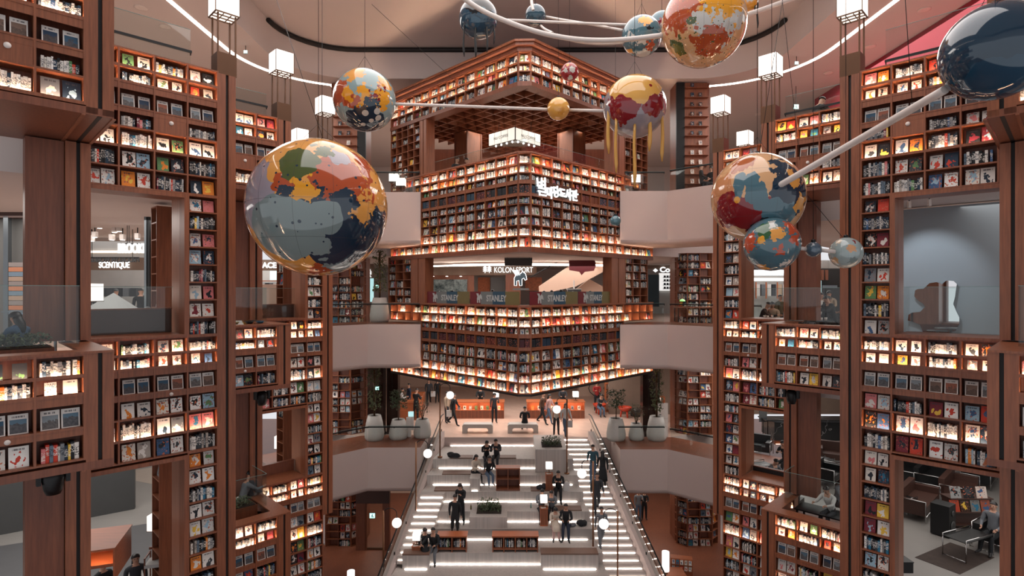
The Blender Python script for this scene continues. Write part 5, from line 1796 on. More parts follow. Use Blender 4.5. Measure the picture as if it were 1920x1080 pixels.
# on the landing
ZL = -7.65
for a in (('woman with a white bag walking far left on the landing', 804, 38.0, 'walk', 10, 'charcoal', 'black', 'long', 1.66),
          ('small figure half hidden behind the lamp, far left landing', 820, 38.6, 'stand', 20, 'black', 'black', 'long', 1.5),
          ('man in black with a paper bag striding right on the landing', 850, 32.2, 'walk', 70, 'black', 'black', 'short', 1.74),
          ('person in beige just behind the striding man', 838, 32.8, 'stand', 60, 'beige', 'charcoal', 'short', 1.7),
          ('woman in dark coat looking at her phone by the counter', 927, 32.7, 'phone', 8, 'charcoal', 'black', 'long', 1.66),
          ('man in dark brown walking in front of the right counter', 1017, 32.5, 'walk', 60, 'brown', 'black', 'short', 1.74),
          ('woman in pale pink walking beside the man in brown', 1029, 32.6, 'walk', 55, 'pink', 'jeans', 'long', 1.64),
          ('person in cream jacket at the top of the stairs', 1043, 29.9, 'stand', 170, 'cream', 'charcoal', 'short', 1.66),
          ('woman carrying a white bag at the top of the stairs', 1060, 29.9, 'walk', 20, 'white', 'jeans', 'long', 1.66),
          ('man in red sweater standing behind the red chairs', 1119, 36.2, 'hold', 0, 'red', 'black', 'short', 1.74),
          ('person in white shirt at the left landing desk', 752, 34.2, 'hold', 95, 'white', 'black', 'short', 1.66),
          ('person in dark blue behind the left landing desk', 767, 35.5, 'stand', -60, 'navy', 'charcoal', 'short', 1.72),
          ('man in black standing right of the left landing desk', 780, 33.4, 'hold', 150, 'black', 'black', 'short', 1.76)):
    person(a[0], a[1], a[2], ZL, a[3], a[4], a[5], a[6], a[7], a[8])
person('person in black sitting on the right bench, seen from behind', 984, 30.62, ZL, 'sitback', 180, 'black', 'black', 'short', 1.7)
person('reader sitting behind the left landing counter', 901, 35.4, ZL + .25, 'sit', 0, 'black', 'black', 'short', 1.7)
person('reader sitting behind the right landing counter', 1055, 35.4, ZL + .25, 'sit', 0, 'charcoal', 'black', 'short', 1.7)
person('man in grey reading in a red tub chair', 1124, 34.6, ZL, 'desk', 15, 'charcoal', 'jeans', 'short', 1.72)
person('man in grey standing below the right bridge', 1197, 33.4, GROUND, 'phone', 0, 'grey', 'jeans', 'short', 1.74)
person('woman in black standing below the right bridge', 1208, 33.6, GROUND, 'hold', -10, 'black', 'black', 'long', 1.66)
# upper storeys
person('girl in blue hooded jacket sitting on the left balcony', 42, 9.6, -1.55, 'sit', -95, 'blue', 'charcoal', 'long', 1.42)
person('man in black at the coffee terrace glass, left', 856, 26.2, 4.28, 'hold', 30, 'black', 'black', 'short', 1.78)
person('man in dark clothes beside the terrace glass', 878, 26.5, 4.28, 'hold', -50, 'charcoal', 'black', 'short', 1.82)
person('person in pale blue at the right terrace glass', 1078, 26.4, 4.28, 'hold', 60, 'teal', 'charcoal', 'short', 1.66)
person('dark-haired person seated behind the terrace parapet', 952, 26.5, 4.45, 'stand', 0, 'black', 'black', 'short', 1.55)
person('second dark-haired person behind the terrace parapet', 1008, 26.5, 4.45, 'stand', 0, 'charcoal', 'black', 'short', 1.52)
person('man in black cap sitting above the right bookcase', 1524, 17.0, 4.45, 'desk', 100, 'black', 'black', 'short', 1.74)
person('person in black sitting on the upper right bridge', 1316, 27.55, 4.72, 'sitback', 70, 'black', 'black', 'short', 1.74)
person('woman in black coat on the upper right bridge', 1333, 27.5, 4.72, 'sitback', -60, 'black', 'black', 'long', 1.6)
for i, (x_, Y_, c_, h_) in enumerate(((798, 31.5, 'black', 'short'), (822, 31.0, 'charcoal', 'short'), (850, 31.2, 'cream', 'short'), (922, 30.6, 'black', 'short'), (950, 30.2, 'navy', 'short'), (1018, 30.4, 'black', 'short'), (1034, 30.6, 'charcoal', 'short'), (1053, 31.0, 'black', 'long'), (1073, 30.8, 'brown', 'short'), (1107, 31.0, 'black', 'short'))):
    person('%s shopper from the left behind the printed banners' % WORDS[i], x_, Y_, -1.75, 'phone', (i * 53) % 90 - 45, c_, 'black', h_, 1.62 + .03 * (i % 4))
# shops and cafe seen through the openings
for a in (('dark-clothed shopper at the perfume shop entrance', 163, 19.0, -1.75, 'stand', 40, 'black', 'black', 'short', 1.7), ('shopper seen from behind in the perfume shop', 217, 23.5, -1.75, 'stand', 180, 'charcoal', 'black', 'short', 1.72),
          ('shopper in black right in the perfume shop', 264, 21.5, -1.75, 'stand', -160, 'black', 'black', 'short', 1.74), ('reader in cream seated by the lamp, perfume shop window', 299, 16.3, -1.75, 'desk', -60, 'cream', 'charcoal', 'short', 1.6),
          ('person in mustard jacket sitting under the largest globe', 466, 18.6, -1.75, 'desk', -70, 'yellow', 'charcoal', 'short', 1.62), ('reader with bun seated beside the lamp under the globe', 540, 21.5, -1.75, 'desk', 170, 'beige', 'black', 'short', 1.6),
          ('person in black with a cap in the cafe window', 1424, 20.8, -1.75, 'desk', 60, 'black', 'black', 'short', 1.66), ('person in olive in the cafe window', 1462, 22.4, -1.75, 'stand', 20, 'olive', 'charcoal', 'short', 1.5),
          ('woman resting her chin in the cafe window', 1449, 20.9, -1.75, 'sit', -30, 'beige', 'black', 'long', 1.6), ('person in dark coat in the middle of the cafe', 1500, 21.2, -1.75, 'desk', 120, 'charcoal', 'black', 'short', 1.6),
          ('woman in grey seen from behind in the cafe', 1520, 19.6, -1.75, 'sitback', 170, 'grey', 'black', 'long', 1.62), ('woman in black laughing in the cafe', 1546, 19.8, -1.55, 'sit', 20, 'black', 'black', 'long', 1.62), ('bareheaded man in white at the far cafe table', 1534, 21.4, -1.5, 'sit', 10, 'white', 'black', 'short', 1.7), ('woman in beige beside the far cafe table', 1556, 21.8, -1.4, 'sit', -40, 'beige', 'black', 'long', 1.66), ('man in black at the right cafe table', 1566, 19.4, -1.55, 'desk', -90, 'black', 'black', 'short', 1.7),
          ('man in grey with laptop above the lower right balcony', 1443, 21.2, -7.6, 'desk', 20, 'grey', 'charcoal', 'short', 1.72), ('person in black on the phone behind the laptop user', 1474, 23.5, -7.6, 'sitphone', -60, 'black', 'black', 'short', 1.7),
          ('woman in grey hoodie on the lower right balcony', 1568, 17.6, -7.1, 'sitphone', 30, 'grey', 'black', 'long', 1.62), ('person in white shirt on the lower right balcony', 1560, 16.9, -7.1, 'desk', -60, 'white', 'charcoal', 'short', 1.62),
          ('reader in grey slouching in the sofa lounge', 1862, 16.6, -7.62, 'sitback', -60, 'grey', 'black', 'short', 1.72),
          ('person in grey shirt, left of the balcony couple', 452, 17.6, -7.1, 'desk', 150, 'grey', 'charcoal', 'short', 1.68), ('man in dark grey shirt, right of the balcony couple', 470, 17.9, -7.1, 'sitback', 140, 'charcoal', 'black', 'short', 1.72),
          ('reader in black vest seen from behind above the lower left balcony', 538, 22.6, -7.5, 'desk', 175, 'charcoal', 'black', 'short', 1.66),
          ('long-haired visitor at the bottom left opening', 254, 14.6, -8.55, 'stand', 40, 'charcoal', 'black', 'long', 1.66), ('visitor in black at the bottom left corner desk', 192, 14.4, -8.62, 'stand', 70, 'black', 'black', 'short', 1.66)):
    person(*a)

# turn the skeletons into bodies
bpy.context.view_layer.update()
dg = bpy.context.evaluated_depsgraph_get()
ev = [bpy.data.meshes.new_from_object(d['o'].evaluated_get(dg)) for d in PEOPLE]
for d, me in zip(PEOPLE, ev):
    o, k, dz = d['o'], d['k'], d['dz']
    o.modifiers.clear()
    old = o.data
    o.data = me
    bpy.data.meshes.remove(old)
    me.materials.clear()
    mats = [SKIN, cloth(d['top']), cloth(d['bot']), d['shoe'], EYE, LIP]
    samples = []
    mi = {'skin': 0, 'top': 1, 'bot': 2, 'shoe': 3}
    for a, b, t in d['seg']:
        for f in (.35, .7, 1.0):
            samples.append((d['V'][a].lerp(d['V'][b], f), mi[t]))
    idx = []
    for p in me.polygons:
        c = p.center
        best = min(samples, key=lambda s: (s[0].x - c.x) ** 2 + (s[0].y - c.y) ** 2 + (s[0].z - c.z) ** 2)
        idx.append(best[1])
    mb = MB()
    mb.v = [tuple(v.co) for v in me.vertices]
    mb.f = [tuple(p.vertices) for p in me.polygons]
    mb.m = idx
    mb.smooth = [True] * len(idx)
    S = lambda v: (v + Vector((0, 0, dz))) * k
    for wr, pa, dr, sd in d['hands']:      # fingers and thumb, rooted in the palm
        side = dr.cross(Vector((0, 1, 0)))
        side = side.normalized() if side.length > .1 else Vector((1, 0, 0))
        for j, ln in enumerate((.060, .072, .068, .052)):
            q = pa + side * (j - 1.5) * .018 + dr * .015
            bend = Vector((0, -.012, -.008))
            mb.tube([S(q), S(q + dr * ln * .55), S(q + dr * ln + bend)], [.0085 * k, .008 * k, .006 * k], 5, 0)
        q = wr + dr * .03
        mb.tube([S(q), S(q - side * .03 * sd + dr * .02), S(q - side * .038 * sd + dr * .055)], [.010 * k, .009 * k, .007 * k], 5, 0)
    h1, h2, h3, nod = d['head']
    fwd = Vector((0, -math.cos(nod), -math.sin(nod))); upv = Vector((0, -math.sin(nod), math.cos(nod)))
    hc = h1.lerp(h2, .6)
    rot = Vector((1, 0, 0))
    mb.tube([S(hc + fwd * .085 + upv * .02), S(hc + fwd * .108 - upv * .012), S(hc + fwd * .088 - upv * .02)], [.006 * k, .014 * k, .01 * k], 6, 0)
    for sd in (-1, 1):
        mb.ball(S(hc + fwd * .083 + upv * .022 + rot * sd * .032), .011 * k, 8, 6, 4)
        mb.ball(S(hc + rot * sd * .080 + upv * .005 + fwd * -.005), .022 * k, 8, 6, 0, .5, 1, 1.3)
    mb.ball(S(hc + fwd * .084 - upv * .047), .016 * k, 8, 6, 5, 1.3, .5, .45)
    nm = mb.mesh('person', mats)
    o.data = nm
    bpy.data.meshes.remove(me)
    # hair: a cap over the crown and back of the head
    hb = MB()
    n, m = 18, 9
    ctr = hc + upv * .025 - fwd * .012
    for i in range(m + 1):
        th = i / m * (PI * (.45 if d['hair'] == 'short' else .54))
        for j in range(n):
            a = 2 * PI * j / n
            front = max(0.0, -math.sin(a))      # a = -90 deg points forward
            t = th * (1 - .30 * front) if i else 0
            rr = .103 if d['hair'] == 'short' else .110
            v = ctr + upv * (rr * 1.10 * math.cos(t)) + rot * (rr * .94 * math.sin(t) * math.cos(a)) + fwd * (-rr * 1.08 * math.sin(t) * math.sin(a))
            hb.v.append(tuple(S(v)))
    for i in range(m):
        for j in range(n):
            j2 = (j + 1) % n
            hb.face((i * n + j, i * n + j2, (i + 1) * n + j2, (i + 1) * n + j)[::-1], 0, True)
    if d['hair'] == 'long':
        pts, rs = [], []
        for q, r in ((.02, .07), (-.08, .085), (-.18, .085), (-.28, .07), (-.36, .03)):
            v = ctr + upv * q - fwd * (.045 + .03 * (q < -.1))
            pts.append(S(v)); rs.append(r * k)
        hb.tube(pts, rs, 12)
    hb.build('hair', HAIR, o)
    if d['skirt']:
        sm = cloth(d['skirt'])
        pel = d['pel']
        if d['pose'].startswith('sit'):
            q = MB()
            pts = [S(pel + Vector((0, .06, .06))), S(pel + Vector((0, -.16, .03))), S(pel + Vector((0, -.40, .0))), S(pel + Vector((0, -.47, -.16)))]
            q.tube(pts, [.17 * k, .185 * k, .17 * k, .15 * k], 14)
            q.build('coat_skirt', sm, o)
        else:
            MB().lathe([(.13 * k, (pel.z + dz + .12) * k), (.17 * k, (pel.z + dz) * k), (.22 * k, (pel.z + dz - .35) * k), (.24 * k, (pel.z + dz - .52) * k), (.2 * k, (pel.z + dz - .5) * k)], n=18).build('coat_skirt', sm, o)

# ------------------------------------------------------------------ shops, cafes and fittings behind the openings
def pb(root, name, mat, x0, y0, x1, y1, Y, dep=.1):
    """board from a pixel rectangle standing at distance Y (root sits at the origin)"""
    a, b = P(x0, y0, Y), P(x1, y1, Y)
    return bar(name, root, mat, min(a.x, b.x), max(a.x, b.x), Y, Y + dep, min(a.z, b.z), max(a.z, b.z))


LGREY, DGREY, BEIGE = plain('light_grey_wall', srgb(196, 196, 194), .8), plain('dark_grey_panel', srgb(74, 74, 74), .6), plain('beige_plaster', srgb(198, 168, 150), .8, var=.03)
TAUPE, STEEL, CHROME = plain('taupe_fascia', srgb(128, 108, 94), .7), plain('brushed_steel', srgb(120, 126, 130), .3, .8), plain('chrome', srgb(200, 200, 200), .12, 1.0, var=.02)
CYAN = emit('cyan_screen', (.35, .75, .78), .8)
SHOPW = emit('shop_glow', (1, .98, .95), .7)  # emission stands in for the brightness of lit shop surfaces
WARM = emit('warm_light_band', (1, .8, .6), 2.0)
CLOTHW, CLOTHK = cloth('white'), cloth('charcoal')
BROWNL = plain('brown_leather', srgb(72, 46, 38), .45)
BLKL = plain('black_leather', srgb(22, 23, 25), .4)
MARB = NT('dark_marble')
_n = MARB.noise(MARB.pos(), .7, 3, .5)
MARB = MARB.fin(MARB.mix(MARB.math('GREATER_THAN', MARB.math('ABSOLUTE', MARB.math('SUBTRACT', _n, .5)), .004), (.16, .15, .15, 1), (.012, .013, .014, 1)), .2)
GMARB = NT('green_marble')
_n = GMARB.noise(GMARB.pos(), 2.2, 7, .75)
_r = GMARB.n('ShaderNodeValToRGB')
GMARB.l(_n, _r.inputs[0])
_r.color_ramp.elements[0].position = .38; _r.color_ramp.elements[0].color = srgb(28, 44, 50)
_r.color_ramp.elements[1].position = .68; _r.color_ramp.elements[1].color = srgb(150, 166, 166)
GMARB = GMARB.fin(_r.outputs[0], .25)

# perfume and clothing shops, left window
s = thing('perfume_shop_front', 'grey shop front with white lit name seen through the left window', 'shop front')
pb(s, 'sign_band', TAUPE, 120, 483, 290, 506, 22, .3)
pb(s, 'back_wall', LGREY, 120, 506, 290, 600, 25, .1)
pb(s, 'upper_band', GREYW, 120, 452, 290, 483, 24, .1)
pb(s, 'light_band', WARM, 120, 470, 290, 474, 23.9, .05)
pb(s, 'dark_grille', BROWNL, 110, 408, 290, 447, 24.5, .1)
for i in range(9):
    pb(s, 'grille_slat', DARK, 110, 409 + i * 4.3, 290, 410.5 + i * 4.3, 24.4, .06)
for x in (190, 205, 222, 236, 250):
    pb(s, 'hanging_garment', cloth(('charcoal', 'grey', 'black', 'navy', 'white')[x % 5]), x - 6, 540, x + 5, 556, 24.2, .3)
pb(s, 'garment_rail', STEEL, 170, 537, 262, 538, 24.3, .04)
letter(s, 'SCENTIQUE', P(214, 502, 21.96).x, 21.96, P(210, 502, 21.96).z, .34, SIGNW, .01, .006, .66)
s = thing('hanging_shop_sign', 'white lit letters hanging in front of the dark post, left window', 'sign')
letter(s, 'BROOKLYN', P(257, 474, 19.5).x, 19.5, P(257, 474, 19.5).z, .46, SIGNW, .02, .012, .54)
pb(s, 'mount_rail', BLACK, 228, 456, 282, 457.5, 19.52, .03)
for x in (238, 241.5):
    pb(s, 'hanger_rod', BLACK, x, 420, x + .6, 456, 19.52, .02)
s = thing('hanging_shop_sign', 'dark letters seen mirrored from behind above the perfume shop name', 'sign')
o = letter(s, 'BROOKLYN WORKERS', P(211, 491, 20.5).x, 20.5, P(211, 491, 20.5).z, .23, DGREY, .02, .012, .82)
o.scale.x *= -1
pb(s, 'mount_rail', BLACK, 160, 482, 260, 483, 20.45, .03)
for x in (172, 248):
    pb(s, 'hanger_rod', BLACK, x, 430, x + .6, 482, 20.46, .02)
o = MB()
for i in range(12):
    a0, a1 = PI * i / 12, PI * (i + 1) / 12
    f = lambda a, r, z: (r * math.cos(a) * 1.1, -abs(r * math.sin(a)) * .8, z)
    o.add([(0, 0, .62), f(a0, .9, .0), f(a1, .9, .0), (0, .02, .60)], [(0, 1, 2), (3, 2, 1)])
o = o.build('tent_canopy', plain('grey_tent_fabric', srgb(150, 150, 150), .8)); o.location = P(213, 585, 18.2)
tag(o, 'pale grey folded tent canopy displayed in the shop window', 'tent')
for i, (x, y) in enumerate(((187, 428), (178, 445), (215, 436), (210, 450), (230, 450), (258, 448), (172, 452), (156, 423), (224, 434))):
    root = thing('track_spotlight', 'white track spotlight, %s of the perfume shop ceiling' % WORDS[i], 'spotlight', P(x, y, 20.2), 0, 'track spotlights in the perfume shop')
    bar('housing', root, KNOB, -.07, .07, -.07, .07, 0, .2)
    bar('stem', root, BLACK, -.012, .012, -.012, .012, .2, .42)
    bar('lens', root, DL, -.05, .05, -.05, .05, -.008, 0)
root = thing('mullion', 'dark metal mullion inside the left window', 'post', (P(274.5, 0, 17.2).x, 17.2, -1.75))
bar('profile', root, STEEL, -.07, -.005, 0, .15, 0, 4.0); bar('profile', root, BLACK, .0, .075, .03, .18, 0, 4.0)
bookcase(FR(3.75), [-17.0, -16.45], pitch(2.15, -1.75, 9), 'inner side bookcase in the perfume shop window', 'inner case by perfume shop', seed=401, dens=.4)
bookcase(FR(3.75), [-16.9, -16.2], pitch(-3.4, -7.6, 9), 'inner orange shelf with lamp in the lower left opening', 'inner case lower left', seed=402, dens=.35)


def booth(fr, s0, s1, d, z, h, label, mat=BROWNL):
    M, rz = fr
    root = thing('booth_bench', label, 'bench', M @ Vector((s0, d, z)), rz)
    bar('back', root, mat, 0, s1 - s0, 0, .12, 0, h)
    bar('seat', root, mat, 0, s1 - s0, .12, .55, 0, .42)
    bar('cap', root, WOODD, -.01, s1 - s0 + .01, -.01, .13, h, h + .03)
    return root


booth(FL(VB), EA + .05, 3.66, .95, -1.7, 1.28, 'brown booth bench below the perfume shop window')
booth(FL(VC), ECB + .05, 8.84, .95, -1.7, 1.2, 'dark booth bench in the window under the globe')
booth(FL(VC), ECB + .05, 8.84, .95, -7.6, 1.5, 'wooden booth above the lower left balcony', WOODD)
booth(FR(UC), -8.25, -6.7, 1.0, -7.6, 1.3, 'black booth at the lower right laptop table', BLKL)
for (x, y, Y, sc, nm) in ((163, 590, 15.6, 1.9, 'left in the perfume shop window'), (312, 592, 16.6, 1.9, 'right in the perfume shop window'), (533, 574, 22.2, 1.9, 'behind the reader under the globe'), (551, 575, 23.5, 1.9, 'far right under the globe'), (532, 856, 22.5, 1.9, 'on the desk above the lower left balcony'), (301, 1012, 16.2, 1.7, 'on the shelf of the lower left opening')):
    table_lamp(P(x, y, Y), 'white cube lamp %s' % nm, sc)

# far left edge: rough wall, striped lamp shelf
s = thing('rough_wall_panel', 'rough grey rendered wall at the left edge', 'wall panel')
pb(s, 'panel', NT('rough_render').fin(srgb(112, 112, 110), .9), -60, 405, 58, 640, 16.5, .2)
pb(s, 'steel_post', STEEL, 6, 405, 15, 640, 16.2, .12)
pb(s, 'header', BROWNL, -60, 392, 58, 408, 16.2, .3)
s = thing('striped_display', 'glowing striped shelf display at the left edge', 'display')
for i in range(11):
    y = 492 + i * 9
    pb(s, 'stripe', (plain('stripe_%d' % i, [srgb(150, 140, 136), srgb(196, 130, 96), srgb(120, 140, 156), srgb(176, 150, 130)][i % 4], .4)), 16, y, 53, y + 8, 15.9, .1 + .05 * (i % 2))
s = thing('work_table', 'pale work table with chair frames at the left edge', 'table', P(10, 640, 11.5))
bar('top', s, LGREY, -.9, .5, 0, .8, .0, .04)
for x in (-.8, .42):
    for y in (.05, .72):
        bar('leg', s, STEEL, x - .02, x + .02, y, y + .04, -.45, 0)
bar('chair_rail', s, STEEL, -.9, .35, .9, .93, .55, .58); bar('chair_rail', s, WOODD, .05, .35, .9, .95, .9, .94)
root = thing('shrub_bed', 'low green plants on the left balcony', 'plants', W(.75, 12.55, -.96), PI / 4)
bar('planter_box', root, WOODD, -.74, .54, -.34, .34, -.55, .0)
bar('soil', root, SOIL, -.7, .5, -.3, .3, .001, .02)
leaves(root, 800, -.1, .0, .02, .24, .65, .32, 71, .07)
root = thing('shrub_bed', 'low dark plants on the lower left balcony', 'plants', W(6.3, 17.75, -6.46), PI / 4)
bar('planter_box', root, WOODD, -.54, .34, -.24, .44, -.55, .0)
bar('soil', root, SOIL, -.5, .3, -.2, .4, .001, .02)
leaves(root, 350, -.1, .1, .02, .2, .36, .28, 72, .08)

# window under the largest globe
s = thing('outdoor_shop_front', 'brown shop fascia with white letters ending in face', 'shop front')
pb(s, 'sign_band', TAUPE, 430, 487, 524, 507, 27, .3)
pb(s, 'back_wall', LGREY, 430, 507, 540, 610, 30, .1)
pb(s, 'screen', CYAN, 506, 508, 522, 525, 29, .06)
pb(s, 'shelf', WOODO, 486, 526, 526, 527.5, 29, .3)
letter(s, 'THE NORTH FACE', P(518.5, 502, 26.96).x, 26.96, P(500, 502, 26.96).z, .36, SIGNW, .01, .012, 1.0, align='RIGHT')
for i, x in enumerate((486, 493, 500, 508, 515, 521)):
    pb(s, 'hanging_garment', (CLOTHW, CLOTHW, CLOTHK, cloth('grey'), CLOTHW, CLOTHK)[i], x - 3, 531, x + 3, 552, 28.5, .2)
pb(s, 'garment_rail', STEEL, 482, 530, 526, 531, 28.6, .04)
bookcase(FR(8.9), [-21.6, -21.0], pitch(2.1, -1.7, 8), 'inner side bookcase under the largest globe', 'inner case under globe', seed=403, dens=.35)
bookcase(FR(8.9), [-21.6, -21.0], pitch(-3.9, -7.6, 8), 'inner side shelf above the lower left balcony', 'inner case lower globe side', seed=404, dens=.3)
for V, u0, z0, z1, nm in ((22.0, 9.27, -1.75, 2.2, 'under the globe'), (22.0, 9.27, -7.65, -3.6, 'above the lower balcony')):
    o = MB().box(0, .9, 0, .3, 0, z1 - z0).build('wood_panel', WOOD); o.location = W(u0, V, z0); o.rotation_euler = (0, 0, PI / 4)
    tag(o, 'inner cherry panel %s' % nm, 'panel')
o = MB().box(-.5, .5, 0, .05, 0, 1.3).build('kraft_sign', BEIGE); o.location = P(492, 600, 20.6)
tag(o, 'tan board sign behind the person in mustard', 'sign')
root = thing('balcony_clutter', 'small bowls and books on the balcony under the globe', 'tray', W(6.2, 16.85, -.96), PI / 4)
for i, (x, m_) in enumerate(((-.7, B1), (-.4, B4), (0, BLACK), (.3, B3))):
    MB().lathe([(0, 0), (.07, 0), (.12, .07), (.10, .07), (.06, .02), (0, .02)], (x, .1, 0), 14).build('bowl', m_, root)

# lower left opening: dividing wall, orange desk
s = thing('corridor_wall', 'grey corridor wall with dark picture and lit edge, lower left', 'wall panel')
a, b = P(139, 972, 19.0), P(186, 947, 20.3)
o = MB().prism([(-18, 16.2), (a.x + 1.5, a.y + .8), (a.x + 1.4, a.y + 1.0), (-18.2, 16.4)], -7.65, -4.2).build('panel', DGREY, s)
pb(s, 'lit_edge', SHOPW, 187, 870, 191, 945, 20.2, .1)
pb(s, 'red_edge', plain('red_edge', srgb(160, 40, 44), .5), 191.5, 870, 196, 943, 20.2, .1)
for nm, pl, c in (('pale', [(-17, 23.5), (-10, 20.6), (-9.2, 23.2), (-14, 25.5)], srgb(186, 172, 160)), ('charcoal', [(-16, 16.6), (-9.4, 19.8), (-9.4, 16.2), (-12, 13.6)], srgb(96, 96, 98))):
    o = MB().prism(pl, -7.649, -7.644).build('floor_inlay', plain(nm + '_inlay', c, .4)); tag(o, '%s diagonal floor inlay in the lower left opening' % nm, 'floor panel')
root = thing('reading_desk', 'orange wood desk with open shelf at the bottom left', 'desk', P(183, 1080, 13.2), .35)
bar('top', root, WOODO, -.55, .45, -.4, 1.0, .72, .76)
bar('side', root, WOODO, -.52, -.48, -.35, .95, 0, .72); bar('side', root, WOODO, .40, .44, -.35, .95, 0, .72)
bar('shelf', root, WOODO, -.48, .40, -.35, .4, .36, .39); bar('back', root, WOODO, -.48, .4, .42, .45, 0, .72)
bar('light_strip', root, LEDW, -.4, .35, -.3, -.28, .712, .718)
root = thing('armchair', 'dark wooden armchair with pale cushion, lower left opening', 'chair', P(297, 1085, 14.6), .3)
bar('seat', root, LGREY, -.25, .25, -.25, .25, .40, .48); bar('back_rail', root, WOODD, -.28, .28, .24, .28, .68, .74)
for x in (-.26, .24):
    bar('arm', root, WOODD, x, x + .03, -.25, .25, .62, .66)
    for y in (-.25, .22):
        bar('leg', root, WOODD, x, x + .03, y, y + .03, 0, .62)

# sportswear floor inside the tower
s = thing('sportswear_shop_front', 'sportswear shop front with lit name inside the tower', 'shop front')
pb(s, 'sign_band', TAUPE, 780, 495, 1006, 516, 40, .4)
pb(s, 'wood_surround', WOOD, 780, 516, 889, 560, 40.2, .1)
pb(s, 'marble_panel', GMARB, 798, 524, 876, 565, 40, .1)
pb(s, 'shop_interior', LGREY, 889, 514, 960, 570, 42, .1)
pb(s, 'textile_display', plain('orange_textile', srgb(168, 92, 56), .8, var=.4, scale=9), 896, 520, 919, 565, 41, .1)
pb(s, 'dark_door', DGREY, 920, 520, 947, 570, 40.5, .1)
pb(s, 'wood_column', WOODD, 948, 514, 976, 570, 39.6, .3)
pb(s, 'orange_window', plain('rust_display', srgb(170, 96, 62), .7, var=.4, scale=6), 985, 520, 1016, 545, 41, .1)
letter(s, 'KOLON SPORT', P(926, 511, 39.9).x, 39.9, P(926, 511, 39.9).z, .56, SIGNW, .02, .0, .72, align='LEFT')
for k, x in enumerate((909.5, 917.5)):      # twin evergreen emblem
    for j in range(3):
        q = P(x, 509 - j * 3.2, 39.9)
        MB().add([(q.x - .17, q.y, q.z), (q.x + .17, q.y, q.z), (q.x, q.y, q.z + .16), (q.x - .17, q.y + .02, q.z), (q.x + .17, q.y + .02, q.z), (q.x, q.y + .02, q.z + .16)], [(0, 1, 2), (5, 4, 3), (0, 3, 4, 1), (1, 4, 5, 2), (2, 5, 3, 0)]).build('tree_emblem', SIGNW, s)
    pb(s, 'tree_trunk', SIGNW, x - .6, 499, x + .6, 512, 39.9, .02)
for i, x in enumerate((812, 838, 864)):
    o = MB().lathe([(0, -.02), (.07, -.02), (.08, 0), (0, 0)], n=10).build('downlight', DL); o.location = P(x, 518, 39.7)
    tag(o, '%s downlight over the green marble panel' % WORDS[i], 'light', 'downlights over the marble')
s = thing('neon_bear_sign', 'dark winged bear with glowing outline in the tower window', 'sign', P(962, 537, 37.0))
bear(s, .08, .05, 1.0, plain('petrol_enamel', srgb(30, 52, 64), .4), SIGNW, -.02)
ol = [(0, 0), (.16, 0), (.16, .3), (.3, .34), (.34, 0), (.5, 0), (.5, .42), (.62, .5), (.7, .35), (.82, .4), (.78, .62), (.72, .8), (.6, .86), (.56, .96), (.48, .86), (.36, .74), (.12, .72), (0, .5)]
MB().tube([(.08 + a, -.04, .05 + b) for a, b in ol], .022, 6, closed=True).build('neon_outline', SIGNW, s)
bar('hanger_board', s, DGREY, -.02, 1.05, .02, .05, -.25, -.12)
s = thing('sloping_escalator', 'beige escalator side rising right inside the tower', 'escalator')
for nm, pl, Y_ in (('truss', [(1011, 537), (1012, 552), (1080, 537), (1151, 499), (1175, 486), (1175, 470), (1110, 470)], 36.5), ('lower_truss', [(1070, 552), (1105, 523), (1152, 549), (1160, 560), (1060, 560)], 37.5)):
    n = len(pl)
    mb = MB()
    for dy in (0, .8):
        mb.v += [tuple(P(x, y, Y_) + Vector((0, dy, 0))) for x, y in pl]
    mb.face(list(range(n))); mb.face([n + i for i in range(n)][::-1])
    for i in range(n):
        mb.face((i, n + i, n + (i + 1) % n, (i + 1) % n))
    mb.build(nm, BEIGE, s)
MB().tube([P(995, 520, 36.2), P(1068, 478, 36.2)], .05, 6).build('handrail', BLACK, s)
MB().tube([P(1128, 500, 36.9), P(1160, 530, 36.9)], .05, 6).build('handrail', BLACK, s)
s = thing('speech_bubble_sign', 'maroon speech-bubble shaped sign inside the tower', 'sign', P(1092, 497, 33.5))
pl = [(-.8, .36), (.1, .40), (.75, .26), (.80, -.05), (.68, -.34), (.15, -.40), (-.05, -.60), (-.18, -.40), (-.78, -.30)]
mb = MB(); n = len(pl)
for dy in (0, .06):
    mb.v += [(a, dy, b) for a, b in pl]
mb.face(list(range(n))); mb.face([n + i for i in range(n)][::-1])
for i in range(n):
    mb.face((i, n + i, n + (i + 1) % n, (i + 1) % n))
mb.build('board', B1, s); bar('bracket', s, BLACK, -.02, .02, .06, .1, -.3, .9)
s = thing('hanging_sign_box', 'plain dark hanging sign box inside the tower', 'sign', P(972, 498, 30.5))
bar('box', s, DGREY, -.75, .75, 0, .3, 0, .42)
for x in (-.6, .6):
    bar('rod', s, BLACK, x - .012, x + .012, .14, .165, .42, .62)
s = thing('kiosk_counter', 'low kiosk counter with white post inside the tower', 'counter', P(1077, 549, 33.8))
bar('body', s, STEEL, -.4, .4, 0, .5, -1.6, .2); bar('top', s, LGREY, -.43, .43, -.03, .53, .2, .25); bar('post', s, KNOB, -.04, .04, .2, .28, .25, .75)
for i, r_ in enumerate((5.2, 6.6)):
    o = MB().tube([(1.0 + r_ * math.cos(a * PI / 14), 37 - 2.5 * math.sin(a * PI / 14), 1.62 - .06 * i) for a in range(15)], .05, 6).build('cove_light', LEDC)
    tag(o, '%s curved cove light on the ceiling inside the tower' % ('inner', 'outer')[i], 'light')
o = MB().tube([(.6 + 8.5 * math.cos(a * PI / 14), 41 - 4 * math.sin(a * PI / 14), 6.1) for a in range(15)], .09, 6).build('cove_light', LEDC)
tag(o, 'sweeping cove light behind the coffee terrace', 'light')
